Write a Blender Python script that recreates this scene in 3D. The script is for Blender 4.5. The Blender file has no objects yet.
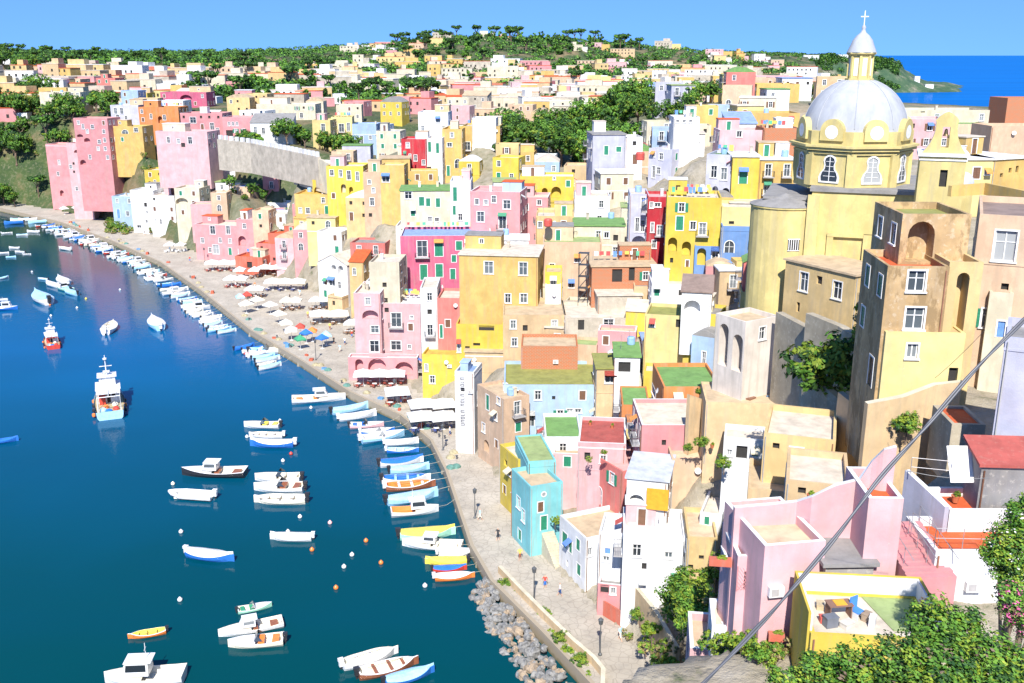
import bpy, math, random
import numpy as np
from mathutils import Vector, Matrix
R = math.radians
rnd = random.Random(7)
scene = bpy.context.scene
COL = scene.collection
# ------------------------------------------------------------------ camera geometry
PITCH = R(16.0); CAMZ = 60.0; CP, SP = math.cos(PITCH), math.sin(PITCH)
def ray(px, py):
    a = (px - 512) / 1000.0; b = (341.5 - py) / 1000.0
    return Vector((a, CP + b * SP, -SP + b * CP))
def atz(px, py, z):
    d = ray(px, py); t = (z - CAMZ) / d.z
    return Vector((d.x * t, d.y * t, z))
def aty(px, py, Y):
    d = ray(px, py); t = Y / d.y
    return Vector((d.x * t, Y, CAMZ + d.z * t))
def atpx(px, Y, z):                      # x so that a point at (Y, z) lies in that column
    return Vector(((px - 512) / 1000.0 * (Y * CP + (CAMZ - z) * SP), Y, z))
def proj(p):
    dc = p[1] * CP + (CAMZ - p[2]) * SP
    up = p[1] * SP - (CAMZ - p[2]) * CP
    return 512 + 1000 * p[0] / dc, 341.5 - 1000 * up / dc

cam = bpy.data.cameras.new('camera'); co = bpy.data.objects.new('camera', cam); COL.objects.link(co)
co.location = (0, 0, CAMZ); co.rotation_euler = (R(90) - PITCH, 0, 0)
cam.sensor_width = 36; cam.lens = 36 * 1000 / 1024.0; cam.clip_end = 90000; cam.clip_start = .3
scene.camera = co

# ------------------------------------------------------------------ materials
MATS = {}
def mat_new(name):
    m = bpy.data.materials.new(name); m.use_nodes = True
    nt = m.node_tree; b = nt.nodes['Principled BSDF']
    return m, nt, b
def N(nt, t, **kw):
    n = nt.nodes.new(t)
    for k, v in kw.items(): setattr(n, k, v)
    return n
def mixcol(nt, fac, a, b, mode='MIX'):
    n = N(nt, 'ShaderNodeMix', data_type='RGBA', blend_type=mode)
    for s, v in ((0, fac), (6, a), (7, b)):
        if hasattr(v, 'links'): nt.links.new(v, n.inputs[s])
        elif s == 0: n.inputs[0].default_value = v
        else: n.inputs[s].default_value = (*v[:3], 1)
    return n.outputs[2]
def ramp(nt, src, stops):
    n = N(nt, 'ShaderNodeValToRGB')
    e = n.color_ramp.elements
    while len(e) > 1: e.remove(e[-1])
    for i, (p, c) in enumerate(stops):
        el = e[0] if i == 0 else e.new(p)
        el.position = p; el.color = (*c, 1) if len(c) == 3 else c
    nt.links.new(src, n.inputs[0]); return n.outputs[0]
def noise(nt, vec, scale, detail=3, rough=.55, dist=0):
    n = N(nt, 'ShaderNodeTexNoise'); n.inputs['Scale'].default_value = scale
    n.inputs['Detail'].default_value = detail; n.inputs['Roughness'].default_value = rough
    n.inputs['Distortion'].default_value = dist
    nt.links.new(vec, n.inputs['Vector']); return n.outputs['Fac']
def geo(nt): return N(nt, 'ShaderNodeNewGeometry').outputs['Position']
def scaled(nt, vec, s, rot=(0, 0, 0)):
    n = N(nt, 'ShaderNodeMapping'); n.inputs['Scale'].default_value = s; n.inputs['Rotation'].default_value = rot
    nt.links.new(vec, n.inputs[0]); return n.outputs[0]
def bump(nt, b, h, strength, dist=.05):
    n = N(nt, 'ShaderNodeBump'); n.inputs['Strength'].default_value = strength; n.inputs['Distance'].default_value = dist
    nt.links.new(h, n.inputs['Height']); nt.links.new(n.outputs[0], b.inputs['Normal'])
def plain(name, c, rough=.6, metal=0, var=.12):
    if name in MATS: return MATS[name]
    m, nt, b = mat_new(name)
    p = geo(nt); f = noise(nt, p, 2.3, 2)
    d = tuple(x * (1 - var) for x in c); l = tuple(min(1, x * (1 + var)) for x in c)
    nt.links.new(ramp(nt, f, [(.3, d), (.7, l)]), b.inputs['Base Color'])
    b.inputs['Roughness'].default_value = rough; b.inputs['Metallic'].default_value = metal
    MATS[name] = m; return m

def S8(r, g, b_, k=.60): return tuple(min(.82, ((v / 255) ** 2.0) * k) for v in (r, g, b_))   # painted plaster: albedo from its sunlit look
WALLC = dict(
    white=(.68, .675, .665), cream=S8(252, 238, 205), butter=S8(252, 228, 150), yellow=S8(250, 216, 84), churchyellow=S8(253, 228, 146), ruin=S8(232, 190, 134),
    ochre=S8(250, 204, 116), peach=S8(252, 210, 172), beige=S8(248, 210, 158), pink=S8(250, 164, 166), lpink=S8(253, 196, 198),
    rose=S8(230, 108, 140), salmon=S8(246, 132, 122), red=S8(210, 54, 64), orange=S8(240, 146, 84), coral=S8(240, 122, 96),
    lblue=S8(186, 216, 250), blue=S8(124, 166, 230), teal=S8(140, 226, 230), lilac=S8(218, 218, 238), grey=S8(166, 162, 160),
    stone=S8(196, 182, 156), brick=S8(225, 125, 75), mint=S8(170, 220, 170), ivory=S8(253, 238, 222), tan=S8(196, 156, 104), apricot=S8(252, 214, 146), concrete=S8(220, 206, 184))
def stucco(c, age=.5):
    key = 'stucco_%s' % c
    if key in MATS: return MATS[key]
    m, nt, b = mat_new(key); base = WALLC[c]; p = geo(nt)
    old = c in ('stone', 'tan', 'grey', 'concrete', 'ruin')
    k = 1.25 if not old else 2.2
    f1 = noise(nt, p, .45, 4, .6)
    lo = tuple(x * (1 - .13 * k) for x in base); hi = tuple(min(.9, x * (1 + .09 * k)) for x in base)
    c1 = ramp(nt, f1, [(.32, lo), (.66, hi)])
    st = noise(nt, scaled(nt, p, (1.6, 1.6, .16)), 1.0, 5, .65)          # rain streaks
    dirt = tuple(.55 * x + .45 * g for x, g in zip(base, (.30, .27, .22)))
    mk = ramp(nt, st, [(.48, (0, 0, 0)), (.70, (.7 * min(1.3, k),) * 3)])
    c2 = mixcol(nt, mk, c1, dirt)
    fl = noise(nt, p, 2.2, 6, .7)                                        # flaked patches
    mk2 = ramp(nt, fl, [(.66 if not old else .56, (0, 0, 0)), (.70 if not old else .62, (.5, .5, .5))])
    c3 = mixcol(nt, mk2, c2, tuple(.5 * x + .5 * g for x, g in zip(base, (.66, .60, .50))))
    if c in ('ruin', 'apricot', 'peach', 'beige', 'cream', 'churchyellow', 'ochre'):
        bigp = noise(nt, scaled(nt, p, (1, 1, .5)), .55, 6, .7)
        kk = 1.0 if c == 'ruin' else .35
        c3 = mixcol(nt, ramp(nt, bigp, [(.5, (0, 0, 0)), (.56, (kk,) * 3)]), c3, tuple(.62 * x for x in base) if c == 'ruin' else tuple(.72 * x for x in base))
    oi = N(nt, 'ShaderNodeObjectInfo')
    hv = N(nt, 'ShaderNodeHueSaturation'); nt.links.new(c3, hv.inputs['Color'])
    mr = N(nt, 'ShaderNodeMapRange'); mr.inputs[3].default_value = .88; mr.inputs[4].default_value = 1.06
    nt.links.new(oi.outputs['Random'], mr.inputs[0]); nt.links.new(mr.outputs[0], hv.inputs['Value'])
    nt.links.new(hv.outputs[0], b.inputs['Base Color'])
    b.inputs['Roughness'].default_value = .85; b.inputs['Specular IOR Level'].default_value = .25
    bump(nt, b, noise(nt, p, 9, 4, .6), .35, .03)
    if c == 'brick' :
        br = N(nt, 'ShaderNodeTexBrick'); br.inputs['Scale'].default_value = 1.0
        br.inputs['Brick Width'].default_value = .5; br.inputs['Row Height'].default_value = .22; br.inputs['Mortar Size'].default_value = .02
        cx = N(nt, 'ShaderNodeCombineXYZ'); sx = N(nt, 'ShaderNodeSeparateXYZ'); nt.links.new(p, sx.inputs[0])
        ad = N(nt, 'ShaderNodeMath', operation='ADD'); nt.links.new(sx.outputs[0], ad.inputs[0]); nt.links.new(sx.outputs[1], ad.inputs[1])
        nt.links.new(ad.outputs[0], cx.inputs[0]); nt.links.new(sx.outputs[2], cx.inputs[1]); nt.links.new(cx.outputs[0], br.inputs['Vector'])
        br.inputs['Color1'].default_value = (.46, .13, .045, 1); br.inputs['Color2'].default_value = (.38, .15, .07, 1); br.inputs['Mortar'].default_value = (.34, .27, .20, 1)
        nt.links.new(br.outputs[0], b.inputs['Base Color'])
    MATS[key] = m; return m
ROOFC = dict(cream=S8(246, 228, 204), white=(.64, .635, .625), green=S8(124, 172, 92), moss=S8(164, 164, 84), terracotta=S8(240, 100, 48), grey=S8(160, 156, 152),
             tan=S8(226, 196, 156), red=S8(196, 92, 82), peach=S8(250, 212, 172), lblue=S8(150, 178, 232), brown=S8(158, 134, 122), mint=S8(170, 190, 120), pink=S8(248, 186, 180), ochre=S8(246, 190, 80), metal=S8(222, 228, 240))
def roofmat(c):
    key = 'roof_%s' % c
    if key in MATS: return MATS[key]
    m, nt, b = mat_new(key); base = ROOFC[c]; p = geo(nt)
    f1 = noise(nt, p, .8, 5, .65)
    lo = tuple(x * .74 for x in base); hi = tuple(min(.9, x * 1.10) for x in base)
    c1 = ramp(nt, f1, [(.3, lo), (.6, hi)])
    mk = ramp(nt, noise(nt, p, 2.6, 5, .7), [(.55, (0, 0, 0)), (.72, (.5, .5, .5))])
    c2 = mixcol(nt, mk, c1, tuple(.6 * x + .4 * g for x, g in zip(base, (.42, .38, .30))))
    nt.links.new(c2, b.inputs['Base Color']); b.inputs['Roughness'].default_value = .9
    bump(nt, b, noise(nt, p, 12, 3), .3, .02)
    MATS[key] = m; return m
GLASS = None
def glass():
    if 'glass' in MATS: return MATS['glass']
    m, nt, b = mat_new('window_glass')
    oi = N(nt, 'ShaderNodeObjectInfo')
    nt.links.new(ramp(nt, oi.outputs['Random'], [(0, (.015, .02, .025)), (.5, (.05, .06, .07)), (.8, (.10, .12, .13)), (1, (.35, .36, .36))]), b.inputs['Base Color'])
    b.inputs['Roughness'].default_value = .12; MATS['glass'] = m; return m
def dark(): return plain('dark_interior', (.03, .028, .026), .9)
def trim(): return plain('white_trim', (.68, .67, .65), .7)
def gtrim(): return plain('grey_trim', (.36, .34, .33), .8)
def shut(c='green'):
    return plain('shutter_' + c, dict(green=(.02, .20, .11), brown=(.16, .08, .045), grey=(.28, .30, .32), blue=(.12, .25, .55))[c], .55)

# ------------------------------------------------------------------ mesh builder
class MB:
    def __init__(s): s.v = []; s.f = []; s.m = []
    def add(s, vs, fs, mi=0):
        b = len(s.v); s.v.extend([tuple(v) for v in vs]); s.f.extend([tuple(b + i for i in f) for f in fs]); s.m.extend([mi] * len(fs))
    def quad(s, a, b, c, d, mi=0): s.add((a, b, c, d), ((0, 1, 2, 3),), mi)
    def box(s, x0, y0, z0, x1, y1, z1, mi=0, M=None):
        vs = [Vector(p) for p in ((x0, y0, z0), (x1, y0, z0), (x1, y1, z0), (x0, y1, z0), (x0, y0, z1), (x1, y0, z1), (x1, y1, z1), (x0, y1, z1))]
        if M is not None: vs = [M @ v for v in vs]
        s.add(vs, ((3, 2, 1, 0), (4, 5, 6, 7), (0, 1, 5, 4), (1, 2, 6, 5), (2, 3, 7, 6), (3, 0, 4, 7)), mi)
    def tube(s, pts, r, n=6, mi=0, cap=True):
        pts = [Vector(p) for p in pts]; rs = r if isinstance(r, (list, tuple)) else [r] * len(pts)
        rings = []
        for i, p in enumerate(pts):
            t = (pts[min(i + 1, len(pts) - 1)] - pts[max(i - 1, 0)]).normalized()
            a = t.cross(Vector((0, 0, 1)));
            if a.length < 1e-3: a = t.cross(Vector((0, 1, 0)))
            a.normalize(); b = t.cross(a)
            rings.append([p + (a * math.cos(2 * math.pi * k / n) + b * math.sin(2 * math.pi * k / n)) * rs[i] for k in range(n)])
        vs = [v for q in rings for v in q]; fs = []
        for i in range(len(pts) - 1):
            for k in range(n): fs.append((i * n + k, i * n + (k + 1) % n, (i + 1) * n + (k + 1) % n, (i + 1) * n + k))
        if cap: fs.append(tuple(range(n))[::-1]); fs.append(tuple((len(pts) - 1) * n + k for k in range(n)))
        s.add(vs, fs, mi)
    def lathe(s, prof, n=16, c=(0, 0, 0), mi=0, a0=0, a1=2 * math.pi):
        full = abs(a1 - a0 - 2 * math.pi) < 1e-4; m = n if full else n + 1
        vs = []; fs = []
        for (r, z) in prof:
            for k in range(m):
                a = a0 + (a1 - a0) * k / n
                vs.append((c[0] + r * math.cos(a), c[1] + r * math.sin(a), c[2] + z))
        for i in range(len(prof) - 1):
            for k in range(n): fs.append((i * m + k, i * m + (k + 1) % m, (i + 1) * m + (k + 1) % m, (i + 1) * m + k))
        s.add(vs, fs, mi)
    def prism(s, poly, z0, z1, mi=0):
        n = len(poly); vs = [(p[0], p[1], z0) for p in poly] + [(p[0], p[1], z1) for p in poly]
        fs = [tuple(range(n))[::-1], tuple(range(n, 2 * n))] + [(i, (i + 1) % n, n + (i + 1) % n, n + i) for i in range(n)]
        s.add(vs, fs, mi)
    def mesh(s, name, mats, smooth=False):
        me = bpy.data.meshes.new(name); me.from_pydata(s.v, [], s.f)
        for m in (mats if isinstance(mats, (list, tuple)) else [mats]): me.materials.append(m)
        me.polygons.foreach_set('material_index', s.m)
        if smooth: me.polygons.foreach_set('use_smooth', [True] * len(s.f))
        me.update(); return me
    def build(s, name, mats, parent=None, loc=None, rz=0, smooth=False):
        return link(name, s.mesh(name, mats, smooth), parent, loc, rz)
def link(name, me, parent=None, loc=None, rz=0):
    o = bpy.data.objects.new(name, me); COL.objects.link(o)
    if parent is not None: o.parent = parent
    if loc is not None: o.location = loc
    if rz: o.rotation_euler = (0, 0, rz)
    return o
def empty(name, loc, rz=0): return link(name, None, None, loc, rz)
AUTO = []
def tag(o, label=None, cat=None, group=None, kind=None):
    if label: o['label'] = label
    if cat: o['category'] = cat
    if group: o['group'] = group
    if kind: o['kind'] = kind
    return o
def autotag(o, one, many, cat, group, pos):
    """label composed at the end from look + nearest landmark + order"""
    o['category'] = cat
    if group: o['group'] = group
    AUTO.append((o, one, many, Vector(pos)))
def copy_tree(o, parent=None):
    kids = list(o.children); c = o.copy(); COL.objects.link(c); c.parent = parent
    for k in kids: copy_tree(k, c)
    return c

# ------------------------------------------------------------------ facades and windows
def facade(mb, o, u, L, z1, holes, z0=-5.0, mi=0, midark=0):
    o = Vector(o); u = Vector(u); up = Vector((0, 0, 1)); n = u.cross(up)
    P = lambda a, w, d=0: o + u * a + up * w - n * d
    us = sorted({0, L, *[h[0] for h in holes], *[h[2] for h in holes]}); ws = sorted({z0, z1, *[h[1] for h in holes], *[h[3] for h in holes]})
    for i in range(len(us) - 1):
        for j in range(len(ws) - 1):
            cu, cw = (us[i] + us[i + 1]) / 2, (ws[j] + ws[j + 1]) / 2
            if any(h[0] < cu < h[2] and h[1] < cw < h[3] for h in holes): continue
            mb.quad(P(us[i], ws[j]), P(us[i + 1], ws[j]), P(us[i + 1], ws[j + 1]), P(us[i], ws[j + 1]), mi)
    for (a, b, c, d, k) in holes:
        dd = 1.3 if k in 'lL' else .28
        arch = k in 'laA'
        if arch:
            r = (c - a) / 2; r2 = min(r, (d - b) * .6); sp = d - r2; K = 8
            arc = [((a + c) / 2 - r * math.cos(math.pi * t / K), sp + r2 * math.sin(math.pi * t / K)) for t in range(K + 1)]
            h = K // 2
            mb.add([P(a, d)] + [P(*q) for q in arc[:h + 1]], [(0,) + (i + 1, i) for i in range(1, h + 1)], mi)
            mb.add([P(c, d)] + [P(*q) for q in arc[h:]], [(0,) + (i + 1, i) for i in range(1, h + 1)], mi)
            for t in range(K):
                p, q = arc[t], arc[t + 1]
                mb.quad(P(*p), P(*q), P(*q, dd), P(*p, dd), mi)
            top = sp
        else:
            top = d; mb.quad(P(a, d), P(c, d), P(c, d, dd), P(a, d, dd), mi)
        mb.quad(P(a, b), P(a, top), P(a, top, dd), P(a, b, dd), mi)
        mb.quad(P(c, top), P(c, b), P(c, b, dd), P(c, top, dd), mi)
        mb.quad(P(c, b), P(a, b), P(a, b, dd), P(c, b, dd), mi)
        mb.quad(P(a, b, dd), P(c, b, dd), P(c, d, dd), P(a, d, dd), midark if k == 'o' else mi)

WM = {}
def slats(mb, x0, x1, z0, z1, y, mi=0):
    mb.box(x0, y - .03, z0, x1, y + .01, z1, mi)
    n = max(3, int((z1 - z0) / .22))
    for i in range(n):
        z = z0 + (z1 - z0) * (i + .35) / n
        mb.box(x0 + .04, y - .05, z, x1 - .04, y - .03, z + (z1 - z0) / n * .35, mi)
def arcpts(w, h, r2f=.6, K=10, off=0):
    r = w / 2; r2 = min(r, h * .6); sp = h - r2
    return [(w / 2 - (r + off) * math.cos(math.pi * t / K), sp + (r2 + off) * math.sin(math.pi * t / K)) for t in range(K + 1)]
def wmesh(w, h, kind):
    key = (round(w, 1), round(h, 1), kind)
    if key in WM: return WM[key]
    w, h = key[:2]; out = {}
    mb = MB(); y = .19
    if kind in 'aA':
        ap = arcpts(w, h); poly = [(0, 0)] + [(w, 0)] + ap[::-1]
        mb.add([(p[0], y, p[1]) for p in poly], [tuple(range(len(poly)))], 1)
        ao = arcpts(w, h, off=.13); K = len(ap) - 1
        ring_i = [(0, 0)] + ap + [(w, 0)]; ring_o = [(-.13, 0)] + ao + [(w + .13, 0)]
        vs = [(p[0], -.04, p[1]) for p in ring_o] + [(p[0], -.04, p[1]) for p in ring_i] + [(p[0], 0, p[1]) for p in ring_o]
        m = len(ring_i)
        mb.add(vs, [(i, i + 1, m + i + 1, m + i) for i in range(m - 1)] + [(2 * m + i, 2 * m + i + 1, i + 1, i) for i in range(m - 1)], 0)
        mb.box(w / 2 - .04, y - .04, 0, w / 2 + .04, y - .002, h * .97, 0 if kind == 'a' else 1)
        if kind == 'a': mb.box(0.02, y - .04, h * .5 - .03, w - .02, y - .001, h * .5 + .03, 0)
        out['window' if kind == 'a' else 'door'] = mb.mesh('window', [trim(), glass() if kind == 'a' else shut()])
    elif kind in 'wbSBVc':
        mb.quad((0, y, 0), (w, y, 0), (w, y, h), (0, y, h), 1)
        for b in ((0, 0, .07, h), (w - .07, 0, w, h), (.07, h - .07, w - .07, h), (.07, 0, w - .07, .07), (w / 2 - .04, .07, w / 2 + .04, h - .07)):
            mb.box(b[0] + .001, y - .05, b[1] + .001, b[2] - .001, y - .003, b[3] - .001, 0)
        if h > 1.3: mb.box(.07, y - .045, h * .62, w - .07, y - .004, h * .62 + .05, 0)
        t = .12
        for b in ((-t, 0, 0, h + t), (w, 0, w + t, h + t), (0, h, w, h + t)): mb.box(b[0], -.035, b[1], b[2], .0, b[3], 0)
        out['window'] = mb.mesh('window', [trim(), glass()])
        sb = MB(); sb.box(-.18, -.14, -.1, w + .18, -.001, 0); out['sill'] = sb.mesh('sill', trim())
        if kind in 'SV':
            for i, (x0, x1) in enumerate(((-w / 2 - .13, -.13), (w + .13, w * 1.5 + .13))):
                q = MB(); slats(q, x0, x1, 0, h, -.05); out['shutter%d' % i] = q.mesh('shutter', shut('green' if kind == 'S' else 'brown'))
        if kind == 'c': pass
    elif kind in 'sn':
        t = .12
        for b in ((-t, 0, 0, h + t), (w, 0, w + t, h + t), (0, h, w, h + t), (-t, -.1, w + t, 0)): mb.box(b[0], -.035, b[1], b[2], .0, b[3], 0)
        mb.quad((0, y, 0), (w, y, 0), (w, y, h), (0, y, h), 1)
        out['window'] = mb.mesh('window', [trim(), glass()])
        for i, (x0, x1) in enumerate(((.01, w / 2 - .01), (w / 2 + .01, w - .01))):
            q = MB(); slats(q, x0, x1, .01, h - .01, .07); out['shutter%d' % i] = q.mesh('shutter', shut('green' if kind == 's' else 'brown'))
    elif kind in 'dgD':
        mb.box(.01, .1, .01, w - .01, .16, h - .01, 1)
        for i in (0, 1):
            for j in (0, 1):
                x0 = .06 + i * (w / 2 - .02); mb.box(x0, .085, .12 + j * h * .48, x0 + w / 2 - .1, .1, .12 + j * h * .48 + h * .38, 1)
        t = .12
        for b in ((-t, 0, 0, h + t), (w, 0, w + t, h + t), (0, h, w, h + t)): mb.box(b[0], -.035, b[1], b[2], .0, b[3], 0)
        out['door'] = mb.mesh('door', [trim(), {'d': shut('brown'), 'g': shut('green'), 'D': shut('blue')}[kind]])
    elif kind == 'r':
        mb.lathe([(w / 2, 0), (w / 2, .05), (w / 2 + .12, .05), (w / 2 + .12, 0)], 20); mb.lathe([(0, .01), (w / 2, .01)], 20, mi=1)
        me = mb.mesh('window', [trim(), glass()])
        me.transform(Matrix.Translation((w / 2, 0, h / 2)) @ Matrix.Rotation(R(90), 4, 'X')); out['window'] = me
    if kind in 'bB':
        q = MB(); bw = w + .9; x0 = -.45
        q.box(x0, -.95, -.22, x0 + bw, -.01, -.1, 0); out['balcony'] = q.mesh('balcony', gtrim() if kind == 'b' else trim())
        q = MB(); z1 = .9
        for a, b_ in (((x0 + .04, -.9), (x0 + bw - .04, -.9)), ((x0 + .04, -.9), (x0 + .04, -.04)), ((x0 + bw - .04, -.9), (x0 + bw - .04, -.04))):
            A = Vector((*a, 0)); B = Vector((*b_, 0)); q.tube([A + Vector((0, 0, z1)), B + Vector((0, 0, z1))], .025, 4)
            k = max(2, int((B - A).length / .16))
            for i in range(k + 1):
                p = A.lerp(B, i / k); q.box(p.x - .011, p.y - .011, -.1, p.x + .011, p.y + .011, z1, 0)
        out['railing'] = q.mesh('railing', plain('rail_iron', (.10, .10, .11), .5))
    WM[key] = out; return out
def place_window(root, face_o, rz, a, b, c, d, kind, simple=False):
    if kind in 'olL': return
    g = wmesh(c - a, d - b, kind)
    main = 'door' if 'door' in g else 'window'
    w = link(main, g[main], root)
    w.location = Vector(face_o) + Matrix.Rotation(rz, 3, 'Z') @ Vector((a, 0, b)); w.rotation_euler = (0, 0, rz)
    for k, me in g.items():
        if k == main or (simple and k == 'sill'): continue
        if k == 'railing': link('railing', me, balc)
        else:
            q = link(k.rstrip('01'), me, w)
            if k == 'balcony': balc = w; 
# ------------------------------------------------------------------ houses
CTRL = []          # terrain control points (x, y, z)
SPOTS = []         # occupied circles (x, y, r)
INFO = []
ADDC = ['white', 'cream', 'lpink', 'butter', 'peach', 'white', 'beige', 'lblue']
def add_ons(root, W, D, h, z2, wall, faces, r):
    if z2 and W > 4.5 and D > 5 and r.random() < .75:
        a, b_, hh = r.uniform(.3, .5) * W, r.uniform(.3, .5) * D, r.uniform(2.0, 2.7); x = r.choice([.25, W - a - .25]); y = D - b_ - .25 - r.uniform(0, .2) * D
        mb = MB(); o = Vector((x, y, z2)); k = r.choice('dwog'); w_, q = (.8, 1.9) if k in 'dg' else (.7, .8)
        hole = (round(a * .4, 1), .05 if k in 'dg' else .9, round(a * .4, 1) + w_, (.05 if k in 'dg' else .9) + q, k)
        if hole[2] > a - .1 or hole[3] > hh - .1: hole = None
        c = wall if r.random() < .45 else r.choice(ADDC)
        facade(mb, o, (1, 0, 0), a, hh, [hole] if hole else [], 0, 0, 1); facade(mb, o + Vector((a, 0, 0)), (0, 1, 0), b_, hh, [], 0); facade(mb, o + Vector((a, b_, 0)), (-1, 0, 0), a, hh, [], 0); facade(mb, o + Vector((0, b_, 0)), (0, -1, 0), b_, hh, [], 0)
        mb.box(x - .12, y - .12, z2 + hh, x + a + .12, y + b_ + .12, z2 + hh + .14, 2); rr_ = mb.build('roof_room', [stucco(c), dark(), roofmat(r.choice(['cream', 'white', 'tan', 'terracotta', 'grey']))], root)
        if hole and k != 'o': place_window(rr_, o, 0, *hole, simple=True)
    low = max([0] + [e[3] for e in faces.get('F', []) if e[1] < h * .45])
    if W > 5 and h > 6 and r.random() < .6:
        hh = r.uniform(.28, .42) * h; a = r.uniform(.35, .6) * W; x = r.choice([0.0, W - a]); dpt = r.uniform(1.4, 2.6)
        if any(not (e[2] < x or e[0] > x + a) and e[1] < hh + .6 for e in faces.get('F', [])): return
        mb = MB(); c = wall if r.random() < .5 else r.choice(ADDC); o = Vector((x + .01, -dpt, 0)); hl_ = (round(a * .3, 1), round(hh - 1.9, 1), round(a * .3, 1) + .8, round(hh - .8, 1), r.choice('wwod'))
        hs = [hl_] if hh > 2.3 else []
        facade(mb, o, (1, 0, 0), a - .02, hh, hs, -6, 0, 1); facade(mb, o + Vector((a - .02, 0, 0)), (0, 1, 0), dpt, hh, [], -6); facade(mb, o + Vector((0, dpt, 0)), (0, -1, 0), dpt, hh, [], -6)
        mb.quad((x + .01, -dpt, hh - .25), (x + a - .01, -dpt, hh - .25), (x + a - .01, 0, hh - .25), (x + .01, 0, hh - .25), 2)
        for q in ((x + .01, -dpt, x + a - .01, -dpt + .18), (x + .01, -dpt + .18, x + .19, 0), (x + a - .19, -dpt + .18, x + a - .01, 0)): mb.box(q[0], q[1], hh - .24, q[2], q[3], hh + .45, 0)
        an = mb.build('terrace', [stucco(c), dark(), roofmat(r.choice(['cream', 'tan', 'terracotta', 'white', 'peach']))], root)
        for e in hs: place_window(an, o, 0, *e, simple=True)
def wall_clutter(root, fr, faces, h, r, n):
    for _ in range(n):
        f = r.choice(list(faces.keys()) or ['F']); o, u, L, rz = fr[f]; o = Vector(o); u = Vector(u); nn = u.cross(Vector((0, 0, 1)))
        if L < 2.5: continue
        k = r.random(); a = r.uniform(.3, L - .9)
        M = Matrix.Translation(o) @ Matrix.Rotation(rz, 4, 'Z')
        free = not any(e[0] - .3 < a < e[2] + .3 or e[0] - .3 < a + .7 < e[2] + .3 for e in faces.get(f, []))
        mb = MB()
        if k < .45:
            a = r.choice([.15, L - .2]); mb.tube([M @ Vector((a, -.07, -2)), M @ Vector((a, -.07, h - .25))], .045, 5); mb.build('drainpipe', plain('pipe_' + r.choice(['grey', 'rust']), r.choice([(.35, .34, .32), (.30, .14, .08)]), .6), root)
        elif k < .7 and free:
            z = r.uniform(h * .35, h - 1.2); mb.box(a, -.32, z, a + .8, -.01, z + .55, 0, M); mb.box(a + .1, -.33, z + .07, a + .5, -.32, z + .47, 1, M); mb.build('air_conditioner', [trim(), gtrim()], root)
        elif k < .85 and free:
            z = h - 1.2; mb.lathe([(.01, 0), (.2, .03), (.36, .12), (.37, .13), (.2, .06), (.01, .03)], 12); me = mb.mesh('satellite_dish', trim()); q = link('satellite_dish', me, root); q.location = M @ Vector((a + .4, -.35, z)); q.rotation_euler = (R(75), 0, rz + r.uniform(-.4, .4))
        elif faces.get(f) and root.location.y > 90:
            e = r.choice(faces[f]); c = r.choice(['white', 'red', 'blue', 'green', 'orange', 'cream']); 
            if e[4] in 'olL': continue
            x0, x1, z = e[0] - .15, e[2] + .15, e[3] + .25
            mb.add([M @ Vector(p) for p in ((x0, -.03, z), (x1, -.03, z), (x1, -.85, z - .5), (x0, -.85, z - .5), (x0, -.85, z - .65), (x1, -.85, z - .65))], [(0, 1, 2, 3), (3, 2, 5, 4)]); mb.build('awning', plain('awning_' + c, dict(white=(.6, .6, .58), red=(.45, .08, .06), blue=(.1, .2, .5), green=(.06, .25, .14), orange=(.6, .25, .06), cream=(.6, .52, .36))[c], .8), root)
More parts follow.
